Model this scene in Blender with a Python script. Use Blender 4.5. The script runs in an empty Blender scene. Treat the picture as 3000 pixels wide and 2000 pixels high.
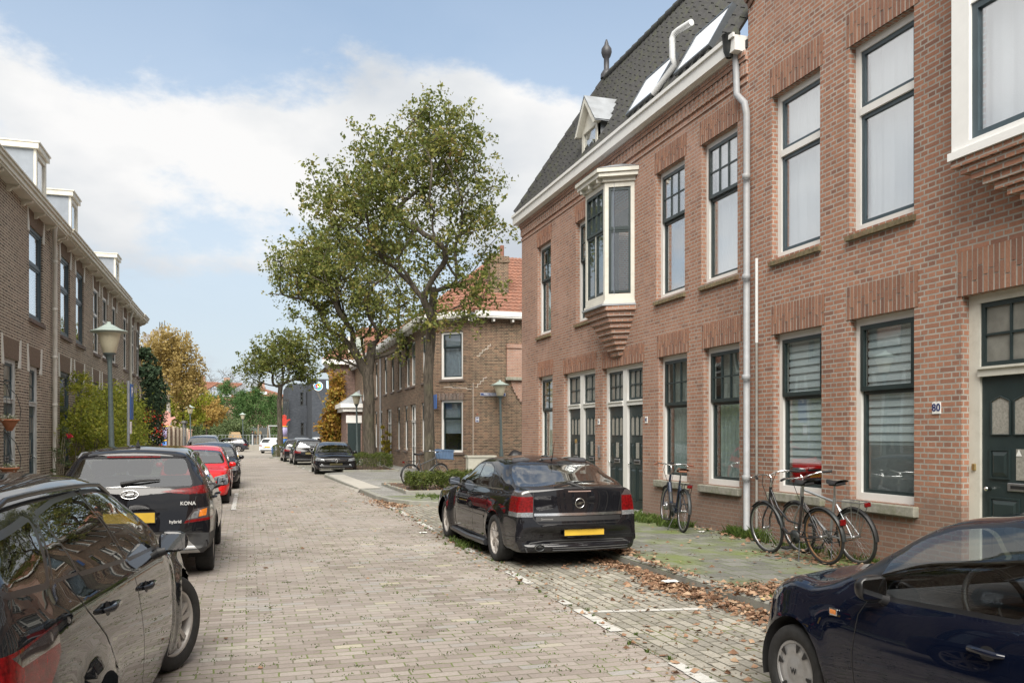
import bpy, bmesh, math, random
import numpy as np
from mathutils import Vector as V, Matrix
from mathutils.bvhtree import BVHTree
R = math.radians
scene = bpy.context.scene
COL = scene.collection
rnd = random.Random(7)
PI = math.pi
# ------------------------------------------------------------ camera maths (used to lay things out in metres)
FPX = 2487.0; TH = R(17.3); CX, CY = 1500.0, 1277.0; EYE = 1.62
cT, sT = math.cos(TH), math.sin(TH)
def G(x, y, z=0.0):
    u = (x-CX)/FPX; Z = FPX*(EYE-z)/(y-CY); Xc = u*Z
    return Xc*cT+Z*sT, Z*cT-Xc*sT
def onX(x, y, D):
    u = (x-CX)/FPX; r = (sT+u*cT)/(cT-u*sT); Y = D/r; Z = Y*cT+D*sT
    return Y, EYE-(y-CY)*Z/FPX
def atY(x, y, Y):
    u = (x-CX)/FPX; r = (sT+u*cT)/(cT-u*sT); X = Y*r; Z = Y*cT+X*sT
    return X, EYE-(y-CY)*Z/FPX
# ------------------------------------------------------------ object helpers
def tag(o, label=None, cat=None, group=None, kind=None):
    if label: o['label'] = label
    if cat: o['category'] = cat
    if group: o['group'] = group
    if kind: o['kind'] = kind
    return o
def empty(name, loc=(0,0,0), rz=0.0, **k):
    o = bpy.data.objects.new(name, None); COL.objects.link(o)
    o.location = loc; o.rotation_euler = (0,0,rz); o.empty_display_size = .2
    return tag(o, **k)
def inv_of(p):
    m = Matrix.Translation(p.location) @ p.rotation_euler.to_matrix().to_4x4()
    return m.inverted()
def rel(o, parent, world):
    """parent o; world=True: mesh verts are world coordinates"""
    o.parent = parent
    if world:
        root = parent
        while root.parent: root = root.parent
        if parent is root: o.matrix_parent_inverse = inv_of(root)
    return o
def copy_tree(o, parent=None):
    c = o.copy(); COL.objects.link(c)
    if parent is not None: c.parent = parent
    for ch in o.children: copy_tree(ch, c)
    return c
class FR:
    """facade frame: point(u along, n outwards, z up)"""
    def __init__(s, o, u, n): s.o, s.u, s.n = V(o), V(u), V(n)
    def __call__(s, u, n, z): return s.o + s.u*u + s.n*n + V((0,0,z))
WORLD = FR((0,0,0),(1,0,0),(0,1,0))
class MB:
    def __init__(s): s.v=[]; s.f=[]; s.m=[]; s.sm=[]; s.cur=0
    def add(s, vs, fs, smooth=False, m=None):
        b=len(s.v); s.v.extend([tuple(p) for p in vs])
        for f in fs:
            s.f.append(tuple(i+b for i in f)); s.m.append(s.cur if m is None else m); s.sm.append(smooth)
        return s
    def quad(s, a,b,c,d, n=None, m=None):
        a,b,c,d = V(a),V(b),V(c),V(d)
        if n is not None and (b-a).cross(d-a).dot(V(n))<0: a,b,c,d = d,c,b,a
        return s.add([a,b,c,d],[(0,1,2,3)],m=m)
    def poly(s, pts, n=None, m=None):
        pts=[V(p) for p in pts]
        if n is not None:
            nn=V((0,0,0))
            for i in range(len(pts)):
                nn+= (pts[i]-pts[0]).cross(pts[(i+1)%len(pts)]-pts[0])
            if nn.dot(V(n))<0: pts=pts[::-1]
        return s.add(pts,[tuple(range(len(pts)))],m=m)
    def fbox(s, fr, u0,u1,n0,n1,z0,z1, m=None):
        P=[fr(u,n,z) for u in (u0,u1) for n in (n0,n1) for z in (z0,z1)]
        fs=[(0,1,3,2),(4,6,7,5),(0,4,5,1),(2,3,7,6),(0,2,6,4),(1,5,7,3)]
        if (fr.u.cross(fr.n)).z*(1 if (u1-u0)*(n1-n0)*(z1-z0)>0 else -1)<0: fs=[f[::-1] for f in fs]
        return s.add(P,fs,m=m)
    def box(s,x0,x1,y0,y1,z0,z1,m=None): return s.fbox(WORLD,x0,x1,y0,y1,z0,z1,m)
    def bevbox(s, fr, u0,u1,n0,n1,z0,z1,b=.01,m=None):
        # box with chamfered edges (24-vert)
        bm=bmesh.new()
        bmesh.ops.create_cube(bm,size=1)
        for v in bm.verts:
            v.co=V(((u0+u1)/2+v.co.x*(u1-u0),(n0+n1)/2+v.co.y*(n1-n0),(z0+z1)/2+v.co.z*(z1-z0)))
        bmesh.ops.bevel(bm,geom=bm.edges[:],offset=b,segments=2,affect='EDGES',profile=.5)
        vs=[fr(*v.co) for v in bm.verts]; fs=[[v.index for v in f.verts] for f in bm.faces]
        if fr.u.cross(fr.n).z<0: fs=[f[::-1] for f in fs]
        bm.free(); return s.add(vs,fs,m=m)
    def obox(s, mat, sx,sy,sz,m=None):
        P=[mat@V((x*sx/2,y*sy/2,z*sz/2)) for x in (-1,1) for y in (-1,1) for z in (-1,1)]
        return s.add(P,[(0,1,3,2),(4,6,7,5),(0,4,5,1),(2,3,7,6),(0,2,6,4),(1,5,7,3)],m=m)
    def tube(s, pts, r, seg=8, cap=True, closed=False, smooth=True, m=None):
        pts=[V(p) for p in pts]; n=len(pts)
        rs = r if isinstance(r,(list,tuple)) else [r]*n
        vs=[]; fs=[]; up=None
        for i,p in enumerate(pts):
            if closed: t=(pts[(i+1)%n]-pts[i-1])
            else: t=(pts[min(i+1,n-1)]-pts[max(i-1,0)])
            if t.length<1e-9: t=V((0,0,1))
            t.normalize()
            if up is None:
                up = t.orthogonal().normalized()
            up = (up - t*up.dot(t))
            if up.length<1e-6: up=t.orthogonal()
            up.normalize(); w=t.cross(up)
            for k in range(seg):
                a=2*PI*k/seg; vs.append(p+(up*math.cos(a)+w*math.sin(a))*rs[i])
        rng = n if closed else n-1
        for i in range(rng):
            j=(i+1)%n
            for k in range(seg):
                l=(k+1)%seg
                fs.append((i*seg+k,i*seg+l,j*seg+l,j*seg+k))
        s.add(vs,fs,smooth,m)
        if cap and not closed:
            s.add([vs[k] for k in range(seg)],[tuple(range(seg))[::-1]],False,m)
            s.add([vs[(n-1)*seg+k] for k in range(seg)],[tuple(range(seg))],False,m)
        return s
    def lathe(s, prof, o=(0,0,0), seg=24, axis='z', smooth=True, m=None, mat=None):
        vs=[];fs=[];n=len(prof); o=V(o)
        for (r,z) in prof:
            for k in range(seg):
                a=2*PI*k/seg
                if axis=='z': p=V((r*math.cos(a),r*math.sin(a),z))
                else: p=V((r*math.cos(a),z,r*math.sin(a)))
                vs.append(o+(mat@p if mat else p))
        for i in range(n-1):
            for k in range(seg):
                l=(k+1)%seg
                q=(i*seg+k,i*seg+l,(i+1)*seg+l,(i+1)*seg+k)
                fs.append(q if axis=='z' else q[::-1])
        return s.add(vs,fs,smooth,m)
    def prism(s, fr, poly, n0, n1, m=None):
        """poly in (u,z), extruded from n0 to n1 (n1 outwards)"""
        a=sum(poly[i][0]*poly[(i+1)%len(poly)][1]-poly[(i+1)%len(poly)][0]*poly[i][1] for i in range(len(poly)))
        if a<0: poly=poly[::-1]
        k=len(poly); vs=[fr(u,n0,z) for u,z in poly]+[fr(u,n1,z) for u,z in poly]
        fs=[tuple(range(k)),tuple(range(2*k-1,k-1,-1))]+[(i,i+k,(i+1)%k+k,(i+1)%k) for i in range(k)]
        if (fr.u.cross(V((0,0,1)))).dot(fr.n)*(n1-n0)>0: fs=[f[::-1] for f in fs]
        return s.add(vs,fs,m=m)
    def build(s, name, mats, parent=None, world=True, **k):
        me=bpy.data.meshes.new(name); me.from_pydata(s.v,[],s.f)
        if not isinstance(mats,(list,tuple)): mats=[mats]
        for mt in mats: me.materials.append(mt)
        if s.f:
            me.polygons.foreach_set('material_index', s.m); me.polygons.foreach_set('use_smooth', s.sm)
        # uv in metres
        me.update()
        uvl=me.uv_layers.new(name='UVMap')
        nl=len(me.loops)
        if nl and nl<400000:
            co=np.empty(len(me.vertices)*3); me.vertices.foreach_get('co',co); co=co.reshape(-1,3)
            lv=np.empty(nl,dtype=np.int32); me.loops.foreach_get('vertex_index',lv)
            npol=len(me.polygons); ln=np.empty(npol,dtype=np.int32); me.polygons.foreach_get('loop_total',ln)
            nr=np.empty(npol*3); me.polygons.foreach_get('normal',nr); nr=nr.reshape(-1,3)
            nn=np.repeat(nr,ln,axis=0); P=co[lv]
            t=np.stack([-nn[:,1],nn[:,0]],1); L=np.linalg.norm(t,axis=1); L[L<1e-6]=1; t=t/L[:,None]
            sg=np.where(np.abs(t[:,1])>np.abs(t[:,0]),np.sign(t[:,1]),np.sign(t[:,0])); t=t*sg[:,None]
            flat=np.abs(nn[:,2])>.72
            u=np.where(flat,P[:,0],P[:,0]*t[:,0]+P[:,1]*t[:,1]); v=np.where(flat,P[:,1],P[:,2])
            uvl.data.foreach_set('uv',np.stack([u,v],1).ravel())
        o=bpy.data.objects.new(name,me); COL.objects.link(o)
        if parent is not None: rel(o,parent,world)
        return tag(o,**k)
# ------------------------------------------------------------ materials
_M={}
def nt_new(name):
    m=bpy.data.materials.new(name); m.use_nodes=True; nt=m.node_tree
    b=nt.nodes['Principled BSDF']; return m,nt,b
def N(nt,t,**k):
    n=nt.nodes.new(t)
    for a,b in k.items(): setattr(n,a,b)
    return n
def ramp(nt, fac, stops, interp='LINEAR'):
    r=N(nt,'ShaderNodeValToRGB'); r.color_ramp.interpolation=interp
    e=r.color_ramp.elements
    while len(e)<len(stops): e.new(.5)
    for i,(p,c) in enumerate(stops):
        e[i].position=p; e[i].color=(c[0],c[1],c[2],1) if hasattr(c,'__len__') else (c,c,c,1)
    nt.links.new(fac,r.inputs[0]); return r.outputs[0]
def mixc(nt,fac,a,b,blend='MIX'):
    m=N(nt,'ShaderNodeMix',data_type='RGBA',blend_type=blend); L=nt.links
    for s_,x in ((m.inputs[0],fac),(m.inputs[6],a),(m.inputs[7],b)):
        if hasattr(x,'is_output') or isinstance(x,bpy.types.NodeSocket): L.new(x,s_)
        elif isinstance(x,(int,float)): s_.default_value = x if s_==m.inputs[0] else (x,x,x,1)
        else: s_.default_value=(x[0],x[1],x[2],1)
    return m.outputs[2]
def noise(nt, scale, detail=4, rough=.55, vec=None, dist=0):
    n=N(nt,'ShaderNodeTexNoise'); n.inputs['Scale'].default_value=scale; n.inputs['Detail'].default_value=detail
    n.inputs['Roughness'].default_value=rough; n.inputs['Distortion'].default_value=dist
    if vec is not None: nt.links.new(vec,n.inputs['Vector'])
    return n.outputs[0]
def objco(nt): return N(nt,'ShaderNodeTexCoord').outputs['Object']
def geopos(nt): return N(nt,'ShaderNodeNewGeometry').outputs['Position']
def bump(nt,b,h,strength=.4,dist=.01):
    n=N(nt,'ShaderNodeBump'); n.inputs['Strength'].default_value=strength; n.inputs['Distance'].default_value=dist
    nt.links.new(h,n.inputs['Height']); nt.links.new(n.outputs[0],b.inputs['Normal']); return n
def mat(name, col, rough=.6, metal=0.0, var=.12, vscale=6.0, bmp=0.0, bscale=60, coat=0, spec=None, dirt=None, emit=None):
    if name in _M: return _M[name]
    m,nt,b=nt_new(name)
    b.inputs['Roughness'].default_value=rough; b.inputs['Metallic'].default_value=metal
    if spec is not None: b.inputs['Specular IOR Level'].default_value=spec
    if coat: b.inputs['Coat Weight'].default_value=coat; b.inputs['Coat Roughness'].default_value=.03
    pos=geopos(nt)
    f=noise(nt,vscale,5,.6,pos)
    lo=[c*(1-var) for c in col]; hi=[min(1,c*(1+var)) for c in col]
    c=ramp(nt,f,[(.3,lo),(.7,hi)])
    if dirt:
        f2=noise(nt,dirt[2] if len(dirt)>2 else 2.5,8,.7,pos); k=ramp(nt,f2,[(.48,0),(.72,dirt[1])])
        c=mixc(nt,k,c,dirt[0])
    nt.links.new(c,b.inputs['Base Color'])
    if bmp: bump(nt,b,noise(nt,bscale,4,.6,pos),bmp,.01)
    if emit: b.inputs['Emission Color'].default_value=(*emit[0],1); b.inputs['Emission Strength'].default_value=emit[1]
    _M[name]=m; return m
def brick_mat(name, stops, mortar, bw=.22, rh=.0625, ms=.006, squash=.5, patch=None, rough=.9, offs=.5, bstr=.6, wob=.006, moss=None, patches=None, joint_bump=.006, vert=False, fine=.18, plinth=None):
    if name in _M: return _M[name]
    m,nt,b=nt_new(name); L=nt.links
    uv=N(nt,'ShaderNodeUVMap').outputs[0]; pos=geopos(nt)
    nz=N(nt,'ShaderNodeTexNoise'); nz.inputs['Scale'].default_value=9; nz.inputs['Detail'].default_value=2; L.new(pos,nz.inputs['Vector'])
    vm=N(nt,'ShaderNodeVectorMath',operation='MULTIPLY_ADD'); L.new(nz.outputs['Color'],vm.inputs[0]); vm.inputs[1].default_value=(wob,wob,0); L.new(uv,vm.inputs[2])
    src=vm.outputs[0]
    if vert:
        mp=N(nt,'ShaderNodeMapping'); mp.inputs['Rotation'].default_value=(0,0,PI/2); L.new(src,mp.inputs[0]); src=mp.outputs[0]
    t=N(nt,'ShaderNodeTexBrick'); t.offset=offs; t.squash=squash; t.squash_frequency=2; t.offset_frequency=2
    L.new(src,t.inputs['Vector'])
    for k,v in (('Scale',1),('Mortar Size',ms),('Mortar Smooth',.15),('Bias',0),('Brick Width',bw),('Row Height',rh)): t.inputs[k].default_value=v
    t.inputs['Color1'].default_value=(0,0,0,1); t.inputs['Color2'].default_value=(1,1,1,1); t.inputs['Mortar'].default_value=(.5,.5,.5,1)
    c=ramp(nt,t.outputs['Color'],stops)
    fn=noise(nt,45,5,.7,pos); c=mixc(nt,1.0,c,ramp(nt,fn,[(.25,1-fine),(.75,1+fine)]),'MULTIPLY')
    mc=ramp(nt,noise(nt,7,5,.6,pos),[(.3,[x*.8 for x in mortar]),(.7,[min(1,x*1.15) for x in mortar])])
    if moss:
        mk=ramp(nt,noise(nt,moss[1],6,.7,pos),[(moss[2],0),(moss[2]+.12,1)]); mc=mixc(nt,mk,mc,moss[0])
    out=mixc(nt,t.outputs['Fac'],c,mc)
    if patch:
        for (pc,sc,lo,hi,amt) in patch:
            k=ramp(nt,noise(nt,sc,6,.65,pos),[(lo,0),(hi,amt)]); out=mixc(nt,k,out,pc)
    if plinth:      # grimy, washed-out zone at the foot of the wall
        sp_=N(nt,'ShaderNodeSeparateXYZ'); L.new(pos,sp_.inputs[0]); pn_=N(nt,'ShaderNodeMath',operation='MULTIPLY_ADD'); L.new(noise(nt,1.6,5,.65,pos),pn_.inputs[0]); pn_.inputs[1].default_value=-1.5; L.new(sp_.outputs[2],pn_.inputs[2])
        k=ramp(nt,pn_.outputs[0],[(0,.62),(.35,0)]); out=mixc(nt,k,out,plinth)
    # slow tone drift
    dr=noise(nt,.45,3,.5,pos); out=mixc(nt,1.0,out,ramp(nt,dr,[(.3,.86),(.7,1.1)]),'MULTIPLY')
    L.new(out,b.inputs['Base Color']); b.inputs['Roughness'].default_value=rough; b.inputs['Specular IOR Level'].default_value=.3
    iv=N(nt,'ShaderNodeMath',operation='SUBTRACT'); iv.inputs[0].default_value=1; L.new(t.outputs['Fac'],iv.inputs[1])
    ad=N(nt,'ShaderNodeMath',operation='MULTIPLY_ADD'); L.new(fn,ad.inputs[0]); ad.inputs[1].default_value=.5; L.new(iv.outputs[0],ad.inputs[2])
    ad2=N(nt,'ShaderNodeMath',operation='MULTIPLY_ADD'); L.new(t.outputs['Color'],ad2.inputs[0]); ad2.inputs[1].default_value=.35; L.new(ad.outputs[0],ad2.inputs[2])
    bump(nt,b,ad2.outputs[0],bstr,joint_bump)
    _M[name]=m; return m
def pane_mat(name, tint=(.9,.95,.95), ior=1.55, boost=.04, body=None, alpha=.9):
    """window glass: fresnel mirror over a tinted see-through body"""
    if name in _M: return _M[name]
    m,nt,b=nt_new(name); nt.nodes.remove(b); L=nt.links; out=nt.nodes['Material Output']
    g=N(nt,'ShaderNodeBsdfGlossy'); g.inputs['Roughness'].default_value=.0; g.inputs['Color'].default_value=(1,1,1,1)
    t=N(nt,'ShaderNodeBsdfTransparent'); t.inputs['Color'].default_value=(*tint,1)
    ge=N(nt,'ShaderNodeNewGeometry'); dt=N(nt,'ShaderNodeVectorMath',operation='DOT_PRODUCT'); L.new(ge.outputs['Incoming'],dt.inputs[0]); L.new(ge.outputs['Normal'],dt.inputs[1])
    f0=((ior-1)/(ior+1))**2
    def q(op,a,b=None,c=None):
        n=N(nt,'ShaderNodeMath',operation=op)
        for i,x in enumerate((a,b,c)):
            if x is None: continue
            if isinstance(x,(int,float)): n.inputs[i].default_value=x
            else: L.new(x,n.inputs[i])
        return n.outputs[0]
    fz=q('MULTIPLY_ADD',q('POWER',q('SUBTRACT',1.0,q('ABSOLUTE',dt.outputs['Value'])),5.0),1-f0,f0)
    nb=N(nt,'ShaderNodeBump'); nb.inputs['Strength'].default_value=.25; nb.inputs['Distance'].default_value=.01
    L.new(noise(nt,1.3,0,.5,geopos(nt)),nb.inputs['Height']); L.new(nb.outputs[0],g.inputs['Normal'])
    ad=N(nt,'ShaderNodeMath',operation='ADD',use_clamp=True); L.new(fz,ad.inputs[0]); ad.inputs[1].default_value=boost
    mx=N(nt,'ShaderNodeMixShader'); L.new(ad.outputs[0],mx.inputs[0]); L.new(t.outputs[0],mx.inputs[1]); L.new(g.outputs[0],mx.inputs[2])
    L.new(mx.outputs[0],out.inputs[0]); _M[name]=m; return m
def leaf_mat(name, stops, rough=.55, trans=.35, clump=1.6):
    if name in _M: return _M[name]
    m,nt,b=nt_new(name); L=nt.links; out=nt.nodes['Material Output']
    gi=N(nt,'ShaderNodeNewGeometry'); pos=gi.outputs['Position']
    cn=noise(nt,clump,3,.6,pos)
    a=N(nt,'ShaderNodeMath',operation='MULTIPLY_ADD'); L.new(gi.outputs['Random Per Island'],a.inputs[0]); a.inputs[1].default_value=.55
    a2=N(nt,'ShaderNodeMath',operation='MULTIPLY_ADD'); L.new(cn,a2.inputs[0]); a2.inputs[1].default_value=.9; a2.inputs[2].default_value=-.22
    L.new(a2.outputs[0],a.inputs[2])
    c=ramp(nt,a.outputs[0],stops)
    L.new(c,b.inputs['Base Color']); b.inputs['Roughness'].default_value=rough; b.inputs['Specular IOR Level'].default_value=.25
    tr=N(nt,'ShaderNodeBsdfTranslucent'); L.new(c,tr.inputs['Color'])
    mx=N(nt,'ShaderNodeMixShader'); mx.inputs[0].default_value=trans; L.new(b.outputs[0],mx.inputs[1]); L.new(tr.outputs[0],mx.inputs[2])
    L.new(mx.outputs[0],out.inputs[0]); _M[name]=m; return m
# materials used widely
WHITE=mat('white_paint',(.72,.715,.69),.45,var=.05,vscale=3,dirt=((.45,.42,.35),.35,3))
CREAM=mat('cream_paint',(.60,.585,.52),.5,var=.06,vscale=3,dirt=((.33,.30,.24),.45,3.5))
GREEN=mat('dark_green_paint',(.022,.035,.036),.35,var=.15,vscale=5)
SLATE=mat('blue_grey_paint',(.045,.07,.085),.4,var=.15)
ZINC=mat('zinc_sheet',(.33,.35,.37),.45,.35,var=.15,vscale=4,dirt=((.2,.2,.2),.5,3))
PIPE=mat('grey_pvc',(.30,.31,.325),.5,var=.1,vscale=8,dirt=((.28,.27,.24),.5,6))
STONE=mat('weathered_stone',(.27,.26,.22),.95,var=.25,vscale=12,bmp=.5,dirt=((.12,.14,.05),.8,5))
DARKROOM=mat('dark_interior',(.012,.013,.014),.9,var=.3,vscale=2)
NET=mat('net_curtain',(.38,.42,.40),.9,var=.18,vscale=5)
BLIND=mat('white_blind',(.78,.80,.83),.8,var=.05,vscale=2)
CURTAIN=mat('cream_curtain',(.62,.60,.50),.9,var=.1,vscale=5)
BLACKM=mat('black_plastic',(.012,.012,.013),.55,var=.2,vscale=20,bmp=.1,bscale=300)
RUBBER=mat('tyre_rubber',(.016,.016,.016),.8,var=.35,vscale=25,bmp=.2,bscale=120)
CHROME=mat('polished_metal',(.72,.72,.72),.16,1.0,var=.06)
STEEL=mat('brushed_steel',(.42,.42,.43),.35,.9,var=.12,vscale=20)
DARKSTEEL=mat('dark_steel',(.03,.035,.037),.45,.3,var=.2,vscale=14,dirt=((.1,.08,.06),.4,8))
GLASS=pane_mat('window_pane',(.90,.94,.94),1.55,.08)
GLASSW=pane_mat('upper_window_pane',(.95,.97,.98),1.7,.30)
BR_A=brick_mat('orange_red_brick',[(0,(.22,.115,.085)),(.2,(.29,.145,.098)),(.55,(.34,.168,.11)),(.85,(.37,.185,.12)),(1,(.31,.15,.10))],(.36,.335,.295),ms=.0095,bstr=.7,
   patch=[((.34,.22,.18),1.3,.58,.8,.35),((.10,.075,.06),.7,.6,.8,.35)],plinth=(.20,.135,.105))
BR_B=brick_mat('pink_red_brick',[(0,(.24,.132,.095)),(.3,(.325,.17,.115)),(.6,(.365,.20,.135)),(1,(.32,.165,.11))],(.36,.335,.30),ms=.0075,bstr=.6,
   patch=[((.42,.28,.23),.9,.5,.75,.55),((.12,.085,.07),.8,.6,.8,.35)],plinth=(.22,.165,.135))
BR_D=brick_mat('dark_brown_brick',[(0,(.035,.024,.022)),(.35,(.085,.052,.042)),(.7,(.13,.078,.058)),(1,(.20,.11,.075))],(.34,.28,.19),ms=.008,bstr=.6,
   patch=[((.23,.13,.09),.5,.5,.75,.4)])
BR_L=brick_mat('brown_brick',[(0,(.075,.056,.047)),(.35,(.125,.092,.074)),(.7,(.175,.13,.104)),(1,(.24,.18,.14))],(.52,.46,.37),ms=.011,bstr=.6,
   patch=[((.24,.17,.13),.6,.45,.75,.45)])
def island_mat(name,stops,rough=.9):
    m,nt,b=nt_new(name); L=nt.links; gi=N(nt,'ShaderNodeNewGeometry')
    c=ramp(nt,gi.outputs['Random Per Island'],stops); fn=noise(nt,45,5,.7,gi.outputs['Position'])
    c=mixc(nt,1.0,c,ramp(nt,fn,[(.25,.78),(.75,1.2)]),'MULTIPLY'); L.new(c,b.inputs['Base Color']); b.inputs['Roughness'].default_value=rough; b.inputs['Specular IOR Level'].default_value=.3
    bump(nt,b,fn,.5,.006); _M[name]=m; return m
BR_SOLD=island_mat('lintel_brick',[(0,(.19,.10,.073)),(.4,(.275,.145,.098)),(.75,(.33,.175,.115)),(1,(.25,.13,.092))])
BR_SOLD2=island_mat('lintel_brick_dark',[(0,(.045,.03,.026)),(.5,(.10,.062,.048)),(1,(.15,.09,.065))])
def leafcloud(pts, size, rng, flat=0.0, aspect=.62, jit=.35):
    """array of points -> rhombus leaves (folded), returns verts, faces"""
    n=len(pts); pts=np.asarray(pts)
    d=rng.normal(size=(n,3)); d/=np.linalg.norm(d,axis=1)[:,None]
    if flat: d[:,2]*=(1-flat); d/=np.linalg.norm(d,axis=1)[:,None]
    w=np.cross(d,rng.normal(size=(n,3))); w/=np.linalg.norm(w,axis=1)[:,None]
    s=size*(1+jit*rng.normal(size=n)).clip(.4,2)[:,None]
    up=np.cross(d,w)
    a=pts-d*s*.5; c=pts+d*s*.5; b=pts+w*s*aspect*.5+up*s*.12; e=pts-w*s*aspect*.5+up*s*.12
    v=np.stack([a,b,c,e],1).reshape(-1,3)
    f=np.arange(4*n).reshape(n,4)
    return v,f
def mesh_np(name, v, f, m, parent=None, world=True, **k):
    me=bpy.data.meshes.new(name); v=np.asarray(v,dtype=np.float32); f=np.asarray(f,dtype=np.int32)
    me.vertices.add(len(v)); me.vertices.foreach_set('co',v.ravel())
    me.loops.add(f.size); me.loops.foreach_set('vertex_index',f.ravel())
    me.polygons.add(len(f)); me.polygons.foreach_set('loop_start',np.arange(0,f.size,f.shape[1],dtype=np.int32))
    me.update(calc_edges=True); me.materials.append(m)
    o=bpy.data.objects.new(name,me); COL.objects.link(o)
    if parent is not None: rel(o,parent,world)
    return tag(o,**k)
FONT=None
def text_obj(name, s, size, mat_, fr_o, fu, fn, parent=None, depth=.004, align='CENTER', bold=0.0):
    """text as a mesh; fu = reading direction, fn = facing direction"""
    cu=bpy.data.curves.new(name,'FONT'); cu.body=s; cu.size=size; cu.extrude=depth; cu.align_x=align; cu.align_y='CENTER'; cu.offset=bold*size
    t=bpy.data.objects.new(name+'_tmp',cu); COL.objects.link(t)
    dg=bpy.context.evaluated_depsgraph_get(); dg.update()
    me=bpy.data.meshes.new_from_object(t.evaluated_get(dg))
    bpy.data.objects.remove(t); 
    fu=V(fu).normalized(); fn=V(fn).normalized(); up=fn.cross(fu)
    mt=Matrix.Translation(fr_o)@Matrix((fu,up,fn)).transposed().to_4x4()
    me.transform(mt); me.materials.clear(); me.materials.append(mat_)
    o=bpy.data.objects.new(name,me); COL.objects.link(o)
    if parent is not None: rel(o,parent,True)
    return o
# ------------------------------------------------------------ camera, sky, sun
cam=bpy.data.cameras.new('camera'); co=bpy.data.objects.new('camera',cam); COL.objects.link(co)
cam.sensor_width=36; cam.lens=FPX/3000*36; cam.clip_end=3000; cam.clip_start=.05
co.location=(0,0,EYE); co.rotation_euler=(R(90),0,-TH)
cam.shift_x=0; cam.shift_y=(CY-1000)/3000
scene.camera=co
scene.render.resolution_x=1024; scene.render.resolution_y=682
w=bpy.data.worlds.new('World'); scene.world=w; w.use_nodes=True; nt=w.node_tree; L=nt.links
bg=nt.nodes['Background']; SUN_EL,SUN_AZ=R(47),R(197)   # azimuth clockwise from +Y (street direction)
sky=N(nt,'ShaderNodeTexSky'); sky.sky_type='NISHITA'; sky.sun_disc=False; sky.sun_elevation=SUN_EL; sky.sun_rotation=SUN_AZ
sky.air_density=1.0; sky.dust_density=1.2; sky.ozone_density=1.0
tc=N(nt,'ShaderNodeTexCoord'); sep=N(nt,'ShaderNodeSeparateXYZ'); L.new(tc.outputs['Generated'],sep.inputs[0])
def mth(op,a,b=None,c=None,clamp=False):
    n=N(nt,'ShaderNodeMath',operation=op,use_clamp=clamp)
    for i,x in enumerate((a,b,c)):
        if x is None: continue
        if isinstance(x,(int,float)): n.inputs[i].default_value=x
        else: L.new(x,n.inputs[i])
    return n.outputs[0]
# distort the direction with fractal noise, then sum cloud banks given in azimuth / elevation
nz=N(nt,'ShaderNodeTexNoise'); nz.inputs['Scale'].default_value=5.5; nz.inputs['Detail'].default_value=8; nz.inputs['Roughness'].default_value=.62
mp=N(nt,'ShaderNodeMapping'); mp.inputs['Scale'].default_value=(1,1,1.9); L.new(tc.outputs['Generated'],mp.inputs[0]); L.new(mp.outputs[0],nz.inputs['Vector'])
az=mth('ARCTAN2',sep.outputs[0],sep.outputs[1]); el=mth('ARCSINE',sep.outputs[2])
def azel(x,y):
    u=(x-CX)/FPX; return math.atan(u)+TH, math.atan((CY-y)/FPX/math.sqrt(1+u*u))
tot=None
def blob(x,y,sx,sy,amp):
    global tot
    a0,e0=azel(x,y); sa=sx/FPX; se=sy/FPX
    dx=mth('DIVIDE',mth('SUBTRACT',az,a0),sa); dy=mth('DIVIDE',mth('SUBTRACT',el,e0),se)
    r2=mth('ADD',mth('MULTIPLY',dx,dx),mth('MULTIPLY',dy,dy))
    g=mth('MULTIPLY',mth('EXPONENT',mth('MULTIPLY',r2,-1.0)),amp)
    tot=g if tot is None else mth('ADD',tot,g)
for b_ in [(1380,400,330,270,.62),(1000,420,300,210,.52),(560,420,330,120,.52),(30,250,160,130,.42),(380,190,110,60,.28),(1700,520,300,330,.5),
           (330,340,170,80,.34),(100,520,260,120,.3),(420,640,420,120,.2),(740,780,240,40,.4),(1080,620,500,110,.22),(900,560,260,60,.2),(300,60,500,70,-.2),(1500,60,700,90,-.35),(1750,180,260,110,-.3),
           (500,690,420,110,-.05),(150,620,260,160,.05),(60,520,200,60,.2),(700,1150,2200,160,.35),(2600,700,700,500,.3)]:
    blob(*b_)
m0=mth('ADD',mth('MULTIPLY',mth('SUBTRACT',nz.outputs[0],.5),2.1),tot)
# away from the street direction: unseen cloud added to whiten window reflections
back=mth('MULTIPLY',mth('MAXIMUM',mth('SUBTRACT',mth('ABSOLUTE',mth('SUBTRACT',az,.3)),.57),0),2.4,clamp=True)
m0=mth('ADD',m0,mth('MULTIPLY',back,1.1)); m0=mth('ADD',m0,mth('MULTIPLY',mth('MAXIMUM',mth('SUBTRACT',el,.62),0),1.3))  # extra cloud overhead, out of view, added to brighten windscreen reflections
mask=N(nt,'ShaderNodeMapRange'); mask.interpolation_type='SMOOTHSTEP'; L.new(m0,mask.inputs[0]); mask.inputs[1].default_value=.14; mask.inputs[2].default_value=.56; mask.inputs[3].default_value=.16
nz2=N(nt,'ShaderNodeTexNoise'); nz2.inputs['Scale'].default_value=3.2; nz2.inputs['Detail'].default_value=6; L.new(mp.outputs[0],nz2.inputs['Vector'])
cloud=ramp(nt,mth('ADD',mth('MULTIPLY',nz2.outputs[0],.8),mth('MULTIPLY',el,.5)),[(.40,(2.6,2.8,3.05)),(.5,(3.3,3.4,3.5)),(.60,(4.1,4.08,4.05))])
hz=ramp(nt,el,[(0,.96),(.2,.72),(.36,.42),(.55,.1)])    # paler towards the horizon
pale=mixc(nt,hz,mixc(nt,1.0,sky.outputs[0],(.60,.78,.82),'MULTIPLY'),(3.0,3.25,3.5))
skyc=mixc(nt,mask.outputs[0],pale,cloud)
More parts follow.
